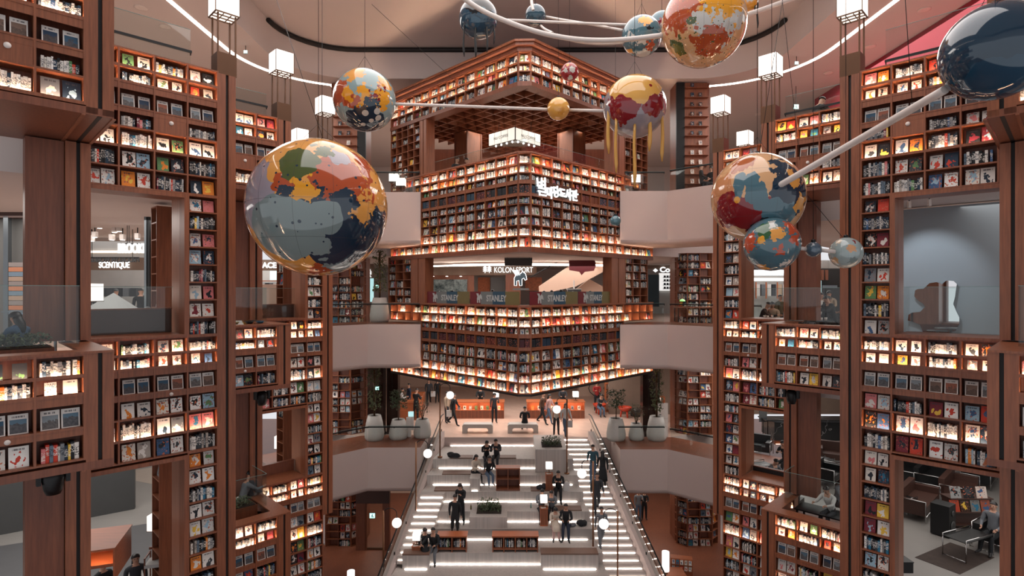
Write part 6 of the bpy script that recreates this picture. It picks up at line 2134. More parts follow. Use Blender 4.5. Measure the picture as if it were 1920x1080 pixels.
o = MB().box(-6, 7.3, 41.5, 41.7, 4.2, 6.5).build('wall_back', BEIGE); struct(o, 'pale wall behind the coffee terrace')
area_light('terrace_fill_light', (.6, 31, 8.05), 6, 420, (1, .82, .66), size_y=5)  # added unseen fill, bounced off the floor to warm the coffers

# shops right of the tower and bridges
s = thing('bright_shop_front', 'bright shop with white lit name right of the tower', 'shop front')
pb(s, 'fascia', TAUPE, 1200, 465, 1290, 504, 40, .2)
pb(s, 'interior', SHOPW, 1236, 512, 1290, 545, 43, .1)  # glowing panel: the lit interior's brightness put into the surface
pb(s, 'teal_panel', plain('teal_panel', srgb(36, 60, 72), .5), 1216, 515, 1236, 575, 42, .1)
pb(s, 'back_wall', LGREY, 1200, 545, 1290, 620, 43.2, .1)
for i in range(4):
    pb(s, 'goods_shelf', STEEL, 1244, 520 + i * 7, 1272, 521 + i * 7, 42.5, .2)
    for j in range(5):
        pb(s, 'goods', (CLOTHK, cloth('grey'), cloth('navy'))[(i + j) % 3], 1245 + j * 5.3, 521.5 + i * 7 - 5, 1248.5 + j * 5.3, 520 + i * 7, 42.55, .1)
letter(s, 'Columbia', P(1237, 510, 39.95).x, 39.95, P(1237, 510, 39.95).z, .5, SIGNW, .02, .015, 1.15, align='LEFT')
q = P(1229, 507, 39.9)
MB().add([(q.x - .18, q.y, q.z), (q.x, q.y, q.z - .14), (q.x + .18, q.y, q.z), (q.x, q.y, q.z + .14)], [(0, 1, 2, 3)]).build('diamond_mark', SIGNW, s)
s = thing('narrow_shop_sign', 'white stacked letters on brown left of the tower', 'sign')
pb(s, 'fascia', TAUPE, 683, 490, 700, 520, 38, .2); pb(s, 'screen', CYAN, 683, 522, 700, 566, 38, .1)
for i, t in enumerate(('HEL', 'THE', 'GEL')):
    letter(s, t, P(691.5, 509 + i * 5.2, 37.95).x, 37.95, P(691, 509 + i * 5.2, 37.95).z, .2, SIGNW, .005, .008, .95)
s = thing('study_table', 'long dark study table on the middle right bridge', 'table', (9.6, 28.9, -1.6))
bar('top', s, WOODD, -1.2, 1.2, 0, .8, .72, .77)
for x in (-1.1, 1.05):
    bar('leg', s, BLACK, x, x + .05, .05, .1, 0, .72); bar('leg', s, BLACK, x, x + .05, .7, .75, 0, .72)
s = thing('banker_lamp', 'small lamp with green shade on the study table', 'lamp', (8.8, 29.2, -.83))
MB().lathe([(0, 0), (.08, 0), (.08, .02), (.012, .03), (.012, .3), (0, .3)], n=12).build('stand', POLE, s)
MB().lathe([(.03, .40), (.12, .36), (.15, .28), (.13, .28), (0, .36)], n=14).build('shade', emit('green_glass', (.1, .7, .05), .8), s)
person('reader in black at the study table on the middle bridge', 1331, 29.9, -1.6, 'desk', -40, 'black', 'black', 'short', 1.6) if False else None

# cafe window, right
s = thing('outdoor_shop_front', 'blue lit shop sign and racks behind the cafe guests', 'shop front')
pb(s, 'sign_band', emit('blue_sign_light', (.45, .6, .7), .7), 1405, 506, 1486, 516.5, 30, .2)
pb(s, 'bright_wall', LGREY, 1405, 517, 1490, 620, 33, .1)
pb(s, 'light_band', SHOPW, 1405, 521, 1490, 527, 32.5, .1)
for i, x in enumerate((1422, 1432, 1443, 1452, 1463, 1472, 1480)):
    pb(s, 'hanging_garment', (CLOTHW, cloth('grey'), CLOTHW, CLOTHK, cloth('beige'), CLOTHW, cloth('red'))[i], x - 4, 533, x + 3, 555, 32, .2)
for x in (1418, 1437, 1458, 1478):
    pb(s, 'wood_post', WOODO, x - .8, 529, x + .8, 560, 31.5, .06)
letter(s, 'NEPA', P(1465, 515, 29.95).x, 29.95, P(1465, 515, 29.95).z, .32, SIGNW, .005, .01, 1.25)
s = thing('cafe_counter_wall', 'dark cafe wall with cyan menu screen, right', 'wall panel')
pb(s, 'panel', DARK, 1500, 504, 1640, 620, 25, .1)
pb(s, 'menu_screen', CYAN, 1522, 526, 1540, 552, 24.6, .06)
pb(s, 'steel_shelf', STEEL, 1542, 535, 1570, 540, 24.7, .2)
for i in range(7):
    pb(s, 'wood_slat', WOODD, 1500 + i * 8, 506, 1505 + i * 8, 525, 24.8, .05)
for i in range(9):
    pb(s, 'ceiling_panel', LGREY, 1500 + i * 14, 488, 1513 + i * 14, 503, 24 + .05 * (i % 2), .1)
for i, (x, Y) in enumerate(((1440, 20.3), (1490, 20.2), (1540, 18.8))):
    root = thing('cafe_table', '%s small black cafe table in the right window' % WORDS[i], 'table', (P(x, 0, Y).x, Y, -1.75), 0, 'cafe tables in the right window')
    MB().lathe([(0, .72), (.38, .72), (.38, .75), (0, .75)], n=20).build('top', BLACK, root)
    MB().tube([(0, 0, .02), (0, 0, .72)], .03, 8).build('post', BLACK, root)
    MB().lathe([(0, 0), (.25, 0), (.25, .02), (0, .03)], n=16).build('foot', BLACK, root)
    for j in range(3):
        q = MB().lathe([(0, 0), (.035, 0), (.045, .11), (0, .11)], n=10).build('cup', KNOB); q.location = (P(x, 0, Y).x + .15 * math.cos(j * 2.1), Y + .15 * math.sin(j * 2.1), -1.0)
        tag(q, '%s pale cup on the %s cafe table' % (WORDS[j], WORDS[i]), 'cup', 'cups on the cafe tables')

# marble counter room, right lower
s = thing('marble_counter', 'black marble service counter with lit base', 'counter')
for x0, x1, Y, y0, y1 in ((1439, 1452, 29.6, 790, 816), (1452, 1620, 28.8, 792, 826)):
    pb(s, 'front', MARB, x0, y0, x1, y1, Y, .7)
    pb(s, 'plinth', WOODO, x0 + 2, y1, x1, y1 + 8, Y + .3, .5)
    pb(s, 'plinth_light', WARM, x0 + 3, y1 + 6.5, x1, y1 + 7.3, Y + .25, .03)
pb(s, 'top', MARB, 1437, 788, 1620, 790, 28.7, 1.0)
o = MB().box(6, 40, 35, 35.2, -7.65, -3.6).build('wall_back', TAUPE); struct(o, 'taupe wall behind the marble counter')
s = thing('glowing_wall_sign', 'white glowing bear-head sign on the taupe wall', 'sign', P(1461, 770, 34.5))
MB().ball((0, 0, .45), .42, 20, 10, 0, .9, .12, 1.1).build('glow', SIGNW, s); MB().ball((.12, .1, .42), .46, 20, 10, 0, .9, .1, 1.1).build('backing', BLACK, s)
s = thing('sign_stand', 'dark sign stand in front of the marble counter', 'sign', P(1431, 820, 29.3))
bar('board', s, DGREY, -.2, .2, 0, .04, .8, 1.45); MB().tube([(0, .02, 0), (0, .02, .8)], .02, 6).build('post', BLACK, s); MB().lathe([(0, 0), (.15, 0), (.15, .02), (0, .03)], n=14).build('foot', BLACK, s)


def sofa(px_, py_, rz, L, label, mat, z=-7.62):
    Y = -z * F / (py_ - HY)
    root = thing('tube_frame_sofa', label, 'sofa', (P(px_, 0, Y).x, Y, z), rz)
    bar('seat', root, mat, -L / 2, L / 2, -.4, .3, .2, .45)
    bar('backrest', root, mat, -L / 2, L / 2, .3, .48, .2, .85)
    for sx in (-1, 1):
        bar('armrest', root, mat, sx * L / 2 - .09, sx * L / 2 + .09, -.4, .3, .2, .66)
        x = sx * (L / 2 + .11)
        MB().tube([(x, -.42, 0), (x, -.42, .68), (x, .42, .68), (x, .42, 0)], .018, 6).build('chrome_frame', CHROME, root)
    MB().tube([(-L / 2 - .11, -.43, .2), (L / 2 + .11, -.43, .2)], .018, 6).build('chrome_frame', CHROME, root)
    return root


for a in ((1722, 958, .75, 2.0, 'brown leather tube sofa, nearest in the lounge', BROWNL), (1800, 935, .75, 1.9, 'brown leather tube sofa behind the record stand', BROWNL), (1752, 912, .75, 2.0, 'black leather tube sofa in the middle of the lounge', BLKL), (1838, 905, .75, 1.6, 'black leather tube sofa by the right pillar', BLKL),
          (1700, 905, .75, 1.6, 'black leather tube sofa at the lounge left edge', BLKL), (1572, 868, -.5, 1.4, 'brown tube sofa behind the lower right balcony', BROWNL), (1552, 905, .75, 1.0, 'small black tube armchair behind the lower right balcony', BLKL), (1416, 850, -.6, 1.2, 'black tube armchair beside the laptop user', BLKL), (1872, 1026, -1.0, .8, 'black tube armchair under the slouching reader', BLKL)):
    sofa(*a)


def tube_table(px_, py_, rz, label, w=.7, d=.5, h=.5, z=-7.62):
    Y = -z * F / (py_ - HY)
    root = thing('tube_table', label, 'table', (P(px_, 0, Y).x, Y, z), rz)
    for y in (-d / 2, d / 2):
        MB().tube([(-w / 2, y, 0), (-w / 2, y, h), (w / 2, y, h), (w / 2, y, 0)], .016, 6).build('chrome_frame', CHROME, root)
    for x in (-w / 2, w / 2):
        MB().tube([(x, -d / 2, .03), (x, d / 2, .03)], .014, 6).build('chrome_frame', CHROME, root)
    bar('top', root, BLACK, -w / 2, w / 2, -d / 2, d / 2, h - .08, h - .06)
    return root


tube_table(1815, 1040, .4, 'long chrome tube table in front of the record stand', 1.3, .6, .62)
tube_table(1700, 960, .4, 'small chrome tube table by the left lounge wall', .5, .4, .55)
tube_table(1540, 880, .3, 'chrome tube table behind the lower right balcony', .9, .5, .5)
tube_table(1425, 900, .3, 'black laptop table at the lower right window', .9, .6, .7)
s = thing('loudspeaker', 'large dark floor loudspeaker in the lounge', 'speaker', P(1768, 1000, 17.75), .6)
bar('cabinet', s, BLKL, -.26, .26, -.25, .25, 0, .95)
MB().lathe([(0, 0), (.16, 0), (.17, .02), (.08, .03), (0, .0)], n=18).build('woofer', DGREY, s).matrix_local = Matrix.Translation((0, -.25, .3)) @ Matrix.Rotation(PI / 2, 4, 'X')
MB().lathe([(0, 0), (.08, 0), (.09, .02), (.04, .03), (0, .0)], n=14).build('tweeter', DGREY, s).matrix_local = Matrix.Translation((0, -.25, .7)) @ Matrix.Rotation(PI / 2, 4, 'X')
s = thing('record_stand', 'brown record stand with sleeves on display', 'stand', P(1820, 985, 18.1))
bar('body', s, BROWNL, -.55, .75, .1, .5, 0, .8); bar('ledge', s, BROWNL, -.55, .75, -.05, .1, .40, .43); bar('ledge', s, BROWNL, -.55, .75, -.05, .1, .0, .03); bar('top', s, BROWNL, -.58, .78, .05, .55, .8, .83)
sl = [srgb(150, 150, 148), srgb(30, 30, 32), srgb(206, 190, 180), srgb(176, 70, 44), srgb(60, 40, 30), srgb(120, 116, 112), srgb(150, 80, 60)]
for i in range(7):
    x, z = (-.42 + (i % 3) * .42, .83) if i < 3 else (-.5 + (i - 3) * .33, .43)
    M = Matrix.Translation(P(1820, 985, 18.1) + Vector((x - .13, .1 if i < 3 else .0, z + .001))) @ Matrix.Rotation(-.22, 4, 'X')
    add_book('f', M, .34 if i < 3 else .3, .012, .36, sl[i], rnd.choice(PALD + [c for c, _ in PALC]), rnd.random(), 0.0, '%s record sleeve on the brown record stand' % WORDS[i], 'record stand')
o = MB().box(-1.0, 1.0, -.55, .55, 0, .008).build('rug', plain('dark_rug', srgb(74, 60, 54), .9, var=.3, scale=6)); o.location = P(1790, 1043, 16.2); o.location.z = -7.648; o.rotation_euler = (0, 0, .5)
tag(o, 'dark patterned rug in front of the chrome table', 'rug')
root = thing('low_speaker', 'black low cabinet at the bottom of the right opening', 'cabinet', P(1697, 1075, 13.6)); bar('body', root, BLKL, -.35, .2, 0, .5, 0, .25); bar('top', root, BLACK, -.36, .21, -.01, .51, .25, .27)

# dark reading tables on the projecting balconies
for fr_, s0_, s1_, z_, nm in ((FR(UCB), -6.1, -4.0, -6.62, 'lower right'), (FR(UCB), -6.1, -4.0, -1.12, 'cafe'), (FL(VCB), 4.9, 6.0, -6.62, 'lower left')):
    M_, rz_ = fr_
    root = thing('balcony_table', 'dark reading table on the %s balcony' % nm, 'table', M_ @ Vector((s0_, 1.15, z_ - .46)), rz_)
    w_ = s1_ - s0_
    bar('top', root, BLKL, 0, w_, 0, .75, .42, .46)
    for a_ in (.04, w_ - .09):
        for b_ in (.04, .66):
            bar('leg', root, BLACK, a_, a_ + .05, b_, b_ + .05, 0, .42)
    bar('floor_mat', root, DGREY, -.1, w_ + .1, -.3, 1.35, -.005, 0)

# bear mirror room
MIRR = NT('mirror'); MIRR = MIRR.fin((.82, .82, .82, 1), .02, 1.0)
o = MB().box(-3.75, 3, 0, .2, -1.75, 2.2).build('wall_right', NT('blue_grey_plaster').fin(srgb(136, 144, 150), .85)); o.matrix_world = frame_R(18.4); struct(o, 'brushed grey wall behind the bear mirror')
outl = [(205, 1000), (225, 940), (205, 890), (160, 870), (120, 860), (125, 820), (150, 805), (205, 800), (240, 765), (225, 740), (190, 720), (165, 690), (170, 650), (190, 640), (230, 638), (270, 600), (320, 592), (360, 605), (390, 580), (440, 585), (462, 605), (455, 650), (450, 690), (437, 745), (460, 800), (480, 840), (478, 890), (455, 930), (415, 945), (455, 1000)]
UM = 18.3
pts = []
for cx, cy in outl:
    x, y = 1670 + cx / 3.724, 370 + cy / 3.724
    v = vR(UM, x); q = W(UM, v)
    pts.append((-v, (HY - y) / F * q.y))
n = len(pts)
mb = MB()
for d in (0, .05):
    mb.v += [(a, d, b) for a, b in pts]
mb.face(list(range(n))); mb.face([n + i for i in range(n)][::-1])
for i in range(n):
    mb.face((i, n + i, n + (i + 1) % n, (i + 1) % n))
o = mb.build('bear_mirror', MIRR); o.matrix_world = frame_R(UM); tag(o, 'wall mirror cut in the outline of a bear', 'mirror')
for i, (x, y, r) in enumerate(((1745, 628, .75), (1705, 636, .5), (1815, 630, .7))):
    Y = 13.6
    root = thing('glass_table', '%s round table top in the bear mirror window' % WORDS[i], 'table', (P(x, y, Y).x, Y, -1.75), 0, 'tables below the bear mirror')
    MB().lathe([(0, .0), (r * .5, 0), (r * .5, .03), (0, .03)], (0, 0, P(x, y, Y).z + 1.75), 20).build('top', STEEL, root)
    MB().tube([(0, 0, .02), (0, 0, P(x, y, Y).z + 1.75)], .03, 8).build('post', STEEL, root)
    MB().lathe([(0, 0), (.22, 0), (.22, .02), (0, .03)], n=16).build('foot', STEEL, root)
sp = bpy.data.lights.new('wall_spot', 'SPOT'); sp.energy = 170; sp.spot_size = 1.0; sp.spot_blend = .7; sp.color = (.85, .93, 1.0)
so = bpy.data.objects.new('wall_spot', sp); COL.objects.link(so); so.location = W(16.4, 3.1, 2.1)
so.rotation_euler = (W(18.4, 2.7, .4) - W(16.4, 3.1, 2.1)).to_track_quat('-Z', 'Y').to_euler()
for i, v in enumerate((2.9, 2.5)):
    root = thing('track_spotlight', '%s white spotlight above the bear mirror' % ('left', 'right')[i], 'spotlight', W(16.6, v, 2.02), 0, 'spotlights above the bear mirror')
    bar('housing', root, KNOB, -.03, .03, -.03, .03, 0, .16); bar('stem', root, BLACK, -.008, .008, -.008, .008, .16, .22)

# upper right: red mural wall with cloud shapes
o = MB().box(16.6, 16.9, 12, 31, 4.2, ZC - .01).build('wall_right', plain('crimson_wall', srgb(150, 36, 52), .7)); struct(o, 'crimson mural wall at the upper right')
for i, (y, z, r, m_) in enumerate(((17.6, 6.6, .9, BEIGE), (18.4, 7.3, .8, BEIGE), (16.6, 7.9, 1.0, BEIGE), (20.0, 6.2, .55, CEIL), (20.6, 6.0, .45, CEIL), (15.6, 8.6, 1.0, BEIGE), (25.2, 6.0, .5, CEIL), (19.2, 6.6, .6, BEIGE))):
    o = MB().ball((0, 0, 0), r, 20, 10, 0, .06, 1.3, 1).build('mural_cloud', m_); o.location = (16.6 - r * .061, y, z)
    tag(o, '%s rounded mural cloud on the crimson wall' % WORDS[i], 'wall decoration', 'clouds on the crimson wall')
# ceiling speakers / downlights of the upper storey
for i, (x, y) in enumerate(((310, 50), (530, 231), (1733, 18), (1632, 87), (1553, 137), (1490, 179), (1422, 214), (264, 14))):
    Y = ZC * F / (HY - y)
    root = thing('ceiling_speaker', '%s round grille set in the upper ceiling' % WORDS[i], 'speaker', (P(x, y, Y).x, Y, ZC), 0, 'round grilles in the upper ceiling')
    MB().lathe([(.16, -.02), (.22, -.02), (.22, 0), (.16, 0)], n=20).build('ring', KNOB, root); MB().lathe([(0, -.012), (.16, -.012), (.16, -.001), (0, -.001)], n=20).build('grille', LGREY, root)


# exit signs
EXG = emit('exit_sign_face', (.45, .95, .85), 1.6)
EXD = plain('exit_green', srgb(16, 80, 70), .5)
for x, y, Y, w, nm in ((1239, 471, 36, 9, 'right of the tower'), (2, 358, 14.5, 13, 'at the left edge'), (707, 537, 29.4, 6, 'on the middle left bridge'), (707, 728, 29.4, 7, 'beside the left landing pot'), (698, 967, 29.3, 10, 'above the lower left door'),
                       (460, 97, 24.2, 6, 'on the upper left ceiling'), (1494, 118, 25.3, 6, 'on the upper right ceiling'), (1493, 200, 29, 9, 'at the upper right stair'), (806, 294, 30, 9, 'on the terrace left'), (949, 473, 34, 9, 'over the sportswear floor')):
    q = P(x, y, Y)
    k = w / F * Y
    root = thing('exit_sign', 'small glowing green running-man sign %s' % nm, 'exit sign', q, 0, 'emergency exit signs')
    bar('housing', root, BLACK, -k / 2 - .015, k / 2 + .015, .01, .05, -k * .45 - .015, k * .45 + .015)
    bar('face', root, EXG, -k / 2, k / 2, 0, .01, -k * .45, k * .45)
    if q.z > 5:
        bar('hanger', root, BLACK, -.01, .01, .02, .04, k * .45, ZC - q.z if q.y != 30 else 2.0)
    bar('figure', root, EXD, -k * .1, k * .08, -.004, 0, -k * .1, k * .2); bar('figure', root, EXD, -k * .2, -k * .08, -.004, 0, -k * .32, -k * .08); bar('figure', root, EXD, .02 * k, k * .2, -.004, 0, -k * .34, -k * .1); bar('figure', root, EXD, -k * .02, k * .1, -.004, 0, k * .23, k * .35)
# moving-head stage lights under the balcony boxes
for x, y, Y, rz, nm in ((100, 890, 9.35, PI / 4, 'under the left foreground balcony'), (491, 722, 16.6, PI / 4, 'under the balcony below the globe'), (1484, 727, 16.8, -PI / 4, 'under the right cafe balcony')):
    q = P(x, y, Y); q.z = -2.84
    root = thing('stage_light', 'black moving-head stage light %s' % nm, 'stage light', q, rz, 'moving-head stage lights')
    bar('base', root, BLACK, -.15, .15, -.12, .12, -.08, 0)
    for sx in (-1, 1):
        bar('yoke_arm', root, BLACK, sx * .19 - .03, sx * .19 + .03, -.06, .06, -.34, -.04)
    MB().lathe([(0, -.52), (.10, -.52), (.13, -.44), (.16, -.26), (.15, -.16), (.08, -.11), (0, -.10)], n=18).build('head', BLACK, root)
    MB().lathe([(0, -.525), (.08, -.525), (.08, -.52), (0, -.52)], n=14).build('lens', STEEL, root)

# landing: red tub chairs, side table, reading stands, kiosks
REDP = plain('red_plastic', srgb(196, 66, 40), .35)
for i, (x, y, rz, nm) in enumerate(((1182, 770, .3, 'facing the dark side table'), (1172, 782, -1.2, 'seen from the side by the shelves'), (1124, 776, .2, 'under the reading man'))):
    Y = 7.65 * F / (y - HY)
    root = thing('tub_chair', 'glossy red tub chair %s' % nm, 'chair', (P(x, 0, Y).x, Y, -7.65), rz)
    MB().lathe([(0, .36), (.2, .37), (.36, .48), (.42, .62), (.40, .62), (.33, .5), (.18, .42), (0, .41)], n=20).build('shell', REDP, root)
    for a in (0, 2.1, 4.2):
        MB().tube([(.22 * math.cos(a), .22 * math.sin(a), .38), (.27 * math.cos(a), .27 * math.sin(a), 0)], [.06, .05], 8).build('leg', REDP, root)
root = thing('side_table', 'dark drum side table by the red chairs', 'table', (P(1194, 0, 34.6).x, 34.6, -7.65))
MB().lathe([(0, 0), (.38, 0), (.32, .38), (0, .38)], n=20).build('drum', DGREY, root); MB().lathe([(0, .38), (.36, .38), (.36, .41), (0, .41)], n=20).build('top', STEEL, root)
for x, h, nm in ((1146, 1.75, 'taller'), (1158, 1.3, 'shorter'), (1236, 1.4, 'farther')):
    Y = 35.6 if x < 1200 else 33.0
    root = thing('reading_stand', '%s slatted wooden reading stand with shelf, right landing' % nm, 'shelf', (P(x, 0, Y).x, Y, -7.65))
    bar('top', root, WOODO, -.35, .35, 0, .5, h, h + .04); bar('shelf', root, WOODO, -.33, .33, 0, .5, h - .42, h - .38); bar('base', root, WOODO, -.33, .33, 0, .5, 0, .05)
    for i in range(8):
        xx = -.31 + i * .0886
        bar('slat', root, WOOD, xx - .02, xx + .02, .02, .05, .05, h - .42)
    bar('side', root, WOODO, -.35, -.32, 0, .5, .0, h); bar('side', root, WOODO, .32, .35, 0, .5, 0, h)
    table_lamp((P(x, 0, Y).x, Y + .25, -7.65 + h - .38), 'cube lamp on the %s reading stand' % nm, .85)
s = thing('information_kiosk', 'white slim information kiosk on the left landing', 'kiosk', P(766, 829, 28.9))
bar('pillar', s, KNOB, -.12, .12, 0, .12, .03, 1.25); bar('foot', s, BLACK, -.28, .28, -.15, .3, 0, .03); bar('screen', s, CYAN, -.02, .25, .02, .06, 1.3, 1.55); bar('bracket', s, KNOB, .05, .25, .06, .12, .6, 1.56)
s = thing('poster_stand', 'white poster board with headphone drawing, right landing', 'poster', P(1243, 825, 29.2))
bar('board', s, KNOB, -.26, .26, 0, .05, .02, 1.9); bar('rule', s, DGREY, -.26, .26, -.003, 0, 1.1, 1.105)
MB().tube([(.13 * math.cos(PI * i / 10), -.01, .72 + .15 * math.sin(PI * i / 10)) for i in range(11)], .012, 6).build('headphone_drawing', DGREY, s)
for sx in (-1, 1):
    MB().ball((sx * .13, -.005, .68), .05, 10, 8, 0, .6, .2, 1).build('headphone_drawing', DGREY, s)
    MB().ball((-.15, -.005, 1.3 + .5 * (sx > 0)), .05, 10, 8, 0, 1.3, .1, .7).build('flower_drawing', DGREY, s)
for x, y, w, nm in ((765, 770, 1.4, 'larger'), (778, 752, 1.0, 'smaller')):
    Y = 7.65 * F / (y + 18 - HY)
    root = thing('reception_desk', '%s orange wood desk on the left landing' % nm, 'desk', (P(x, 0, Y).x, Y, -7.65))
    bar('top', root, WOODO, -w / 2, w / 2, 0, .9, 1.0, 1.05); bar('front', root, WOODO, -w / 2 + .03, w / 2 - .03, .03, .08, 0, 1.0); bar('side', root, WOODO, -w / 2, -w / 2 + .05, .08, .88, 0, 1.0); bar('side', root, WOODO, w / 2 - .05, w / 2, .08, .88, 0, 1.0)
o = MB().box(-16, 16, 45, 45.2, -7.65, -4.0).build('wall_back', BEIGE); struct(o, 'beige wall behind the landing')
s = thing('sloping_escalator', 'grey-beige escalator side behind the landing, right', 'escalator')
pl = [(1085, 728), (1085, 760), (1180, 765), (1240, 720), (1240, 690), (1150, 690)]
n = len(pl); mb = MB()
for dy in (0, 1.0):
    mb.v += [tuple(P(x, y, 41) + Vector((0, dy, 0))) for x, y in pl]
mb.face(list(range(n))); mb.face([n + i for i in range(n)][::-1])
for i in range(n):
    mb.face((i, n + i, n + (i + 1) % n, (i + 1) % n))
mb.build('truss', BEIGE, s)
for r_ in (1.0, 1.25, 1.5):
    MB().tube([P(1190, 728, 40.5) + Vector((2.2 * r_ * math.cos(2 * PI * i / 24), 0, .75 * r_ * math.sin(2 * PI * i / 24))) for i in range(24)], .03, 5, closed=True).build('loop_rail', BLACK, s)
# bags and coats
def heap(loc, sx, sy, sz, mat, name, label, cat, seed=0):
    r = random.Random(seed)
    mb = MB()
    for i in range(5):
        mb.ball((r.uniform(-.4, .4) * sx, r.uniform(-.4, .4) * sy, sz * r.uniform(.3, .6)), 1, 12, 8, 0, sx * r.uniform(.35, .6), sy * r.uniform(.4, .6), sz * r.uniform(.3, .5))
    o = mb.build(name, mat); o.location = loc
    return tag(o, label, cat)


heap((P(850, 0, 27.35).x, 27.35, TZ(1) + .05), .45, .25, .25, cloth('black'), 'coat', 'black coat thrown over the seat board, top left tier', 'coat', 1)
heap((P(1090, 0, 23.8).x, 23.8, TZ(5) + .0), .35, .22, .28, cloth('black'), 'backpack', 'black backpack beside the man in black', 'bag', 2)
heap((P(1074, 0, 23.8).x, 23.75, TZ(5) + .0), .2, .15, .14, cloth('grey'), 'folded_jacket', 'grey folded jacket next to the backpack', 'coat', 3)
heap((P(1016, 0, 25.6).x, 25.6, TZ(3) + .0), .3, .2, .3, cloth('charcoal'), 'shoulder_bag', 'dark bag left of the lone reader', 'bag', 4)
for x, Y, z, c, nm in ((1062, 25.5, TZ(3), 'white', 'right of the lone reader'), (842, 32.1, -7.15, 'white', 'carried by the striding man'), (812, 37.9, -7.1, 'white', 'carried by the woman far left'), (1068, 29.8, -7.2, 'white', 'carried at the top of the stairs')):
    root = thing('shopping_bag', 'white shopping bag %s' % nm, 'bag', (P(x, 0, Y).x, Y, z))
    bar('bag', root, cloth(c), -.15, .15, -.05, .05, 0, .36)
    MB().tube([(-.08, 0, .36), (-.06, 0, .46), (.06, 0, .46), (.08, 0, .36)], .008, 5).build('handle', DGREY, root)
for i, (x, Y, z) in enumerate(((995.5, 24.6, TZ(4)), (883, 24.4, -9.44))):
    o = MB().lathe([(0, 0), (.035, 0), (.035, .14), (.015, .18), (.015, .22), (0, .22)], n=10).build('water_bottle', (GLASSEDGE, B4)[i]); o.location = (P(x, 0, Y).x, Y, z)
    tag(o, ('clear water bottle on the tier', 'amber drink bottle beside the middle planter')[i], 'bottle')
# bottom edge: door, cylinder lamps, low stands
s = thing('glazed_door', 'wood-framed glass door under the lower left bridge', 'door', (P(703, 0, 29.6).x, 29.6, GROUND))
bar('header', s, BROWNL, -1.0, .75, 0, .3, 2.45, 4.0); bar('jamb', s, WOODD, -1.0, -.52, 0, .3, 0, 2.45); bar('jamb', s, WOODD, .46, .75, 0, .3, 0, 2.45); bar('leaf_glass', s, GLASS, -.44, .38, .1, .12, .1, 2.4); bar('leaf_frame', s, WOOD, -.52, -.44, .06, .16, 0, 2.45); bar('leaf_frame', s, WOOD, .38, .46, .06, .16, 0, 2.45); bar('kick_plate', s, BRONZE, -.44, .38, .06, .16, 0, .1)
o = MB().box(-14, 14, 38, 38.2, GROUND, -9.2).build('wall_back', BEIGE); struct(o, 'beige ground-floor wall behind the steps')
area_light('ground_fill_light', (-6, 33, -9.4), 5, 160, (1, .88, .78)); area_light('ground_fill_light', (7, 33, -9.4), 5, 160, (1, .88, .78))  # two added unseen fills brightening the ground floor
for x, y, Y, nm in ((1248, 1075, 26.0, 'right'), (658, 1112, 25.5, 'left')):
    q = P(x, y, Y)
    root = thing('cylinder_lamp', 'white cylinder lamp at the bottom %s of the steps' % nm, 'lamp', (q.x, q.y, q.z))
    MB().lathe([(0, .12), (.17, .12), (.17, 1.0), (.05, 1.0), (0, .98)], n=20).build('shade', BALL, root); MB().lathe([(0, 0), (.1, 0), (.1, .02), (.02, .03), (.02, .12), (0, .12)], n=12).build('foot', BRONZE, root)
    root = thing('reading_table', 'orange table under the cylinder lamp, bottom %s' % nm, 'table', (q.x, q.y, GROUND))
    bar('top', root, WOODO, -.4, .9, -.4, .6, q.z - GROUND - .05, q.z - GROUND - .001)
    for a in (-.35, .8):
        for b in (-.35, .5):
            bar('leg', root, WOODD, a, a + .06, b, b + .06, 0, q.z - GROUND - .05)
s = thing('sloped_book_stand', 'small sloped display stand with colourful books, bottom right', 'book stand', P(1278, 1070, 26.8), -.25)
bar('body', s, WOODO, -.5, .5, 0, .4, -.6, .55); bar('shelf', s, WOOD, -.48, .48, -.08, 0, .0, .03); bar('shelf', s, WOOD, -.48, .48, -.08, 0, .28, .31); bar('shelf', s, WOOD, -.48, .48, -.08, 0, -.3, -.27)
for i in range(10):
    M = Matrix.Translation(P(1278, 1070, 26.8)) @ Matrix.Rotation(-.25, 4, 'Z') @ Matrix.Translation((-.44 + (i % 5) * .19, -.06, .031 + .28 * (i // 5))) @ Matrix.Rotation(-.12, 4, 'X')
    col, cn, art = pick_face(rnd, False)
    add_book('f', M, .13, .02, .2, col, art, rnd.random(), 0.0, '%s book, %s on the sloped stand' % (cn, WORDS[i]), 'stand')
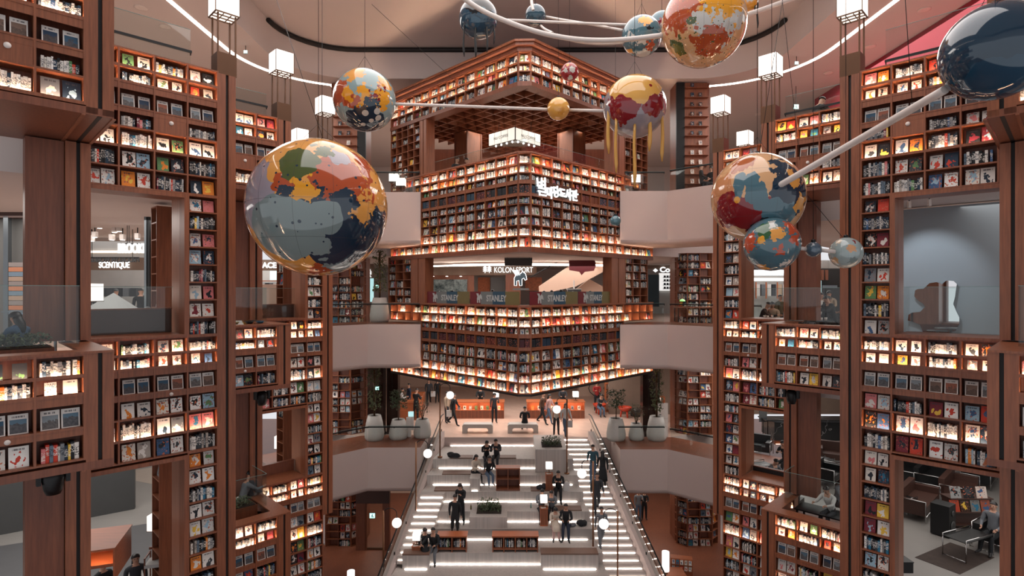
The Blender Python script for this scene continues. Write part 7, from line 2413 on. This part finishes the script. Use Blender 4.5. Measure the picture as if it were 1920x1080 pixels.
# cube lamps on the upper bridges
for x, y, nm in ((739, 353, 'left of the tower, rear'), (752, 361, 'left of the tower, front'), (1191, 355, 'right of the tower')):
    table_lamp(P(x, y, 27.6) , 'white cube lamp on the upper bridge %s' % nm, 1.5)

# ------------------------------------------------------------------ books
def book_arrays(mb, d, M=None):
    M = M if M is not None else d['M']
    b = len(mb.v)
    w, t, h = d['w'], d['t'], d['h']
    mb.box(0, w, 0, t, 0, h, 0, M)
    col = tuple(d['col'][:3]) + (d['seed'],)
    art = tuple(d['art'][:3]) + (d['mag'],)
    for fi in range(6):
        for k in range(4):
            mb.c.append(col); mb.c2.append(art)
    side = [(-1, -1)] * 4
    if d['kind'] == 'f':
        fr = [(0, 0), (1, 0), (1, 1), (0, 1)]
    else:
        fr = [(-3, 0), (-2, 0), (-2, 1), (-3, 1)]
    mb.uv += side + side + fr + side + side + side


def book_mesh(mb, name):
    me = mb.mesh(name, BOOKM)
    a = me.color_attributes.new('Col', 'FLOAT_COLOR', 'CORNER')
    a.data.foreach_set('color', [x for c in mb.c for x in c])
    a = me.color_attributes.new('Art', 'FLOAT_COLOR', 'CORNER')
    a.data.foreach_set('color', [x for c in mb.c2 for x in c])
    uvl = me.uv_layers.new(name='UVMap')
    uvl.data.foreach_set('uv', [x for c in mb.uv for x in c])
    return me


for kd, nm, cat, grp in (('f', 'face_out_book', 'book', 'face-out books on the nearest shelves'), ('s', 'shelved_book', 'book', 'upright books on the nearest shelves')):
    bl = sorted([d for d in BOOKS if d['kind'] == kd], key=lambda d: -d['area'])
    seen = set()
    for d in bl[:300]:
        mb = MB()
        book_arrays(mb, d, Matrix.Identity(4))
        o = bpy.data.objects.new(nm, book_mesh(mb, nm))
        COL.objects.link(o)
        o.matrix_world = d['M']
        tag(o, d['label'], cat, grp)
    mb = MB()
    for d in bl[300:]:
        book_arrays(mb, d)
    if bl[300:]:
        o = bpy.data.objects.new(nm, book_mesh(mb, nm))
        COL.objects.link(o)
        tag(o, 'many more %s on the farther lit and dark shelves' % ('books turned face out' if kd == 'f' else 'upright books in rows'), 'books')
        o['kind'] = 'stuff'
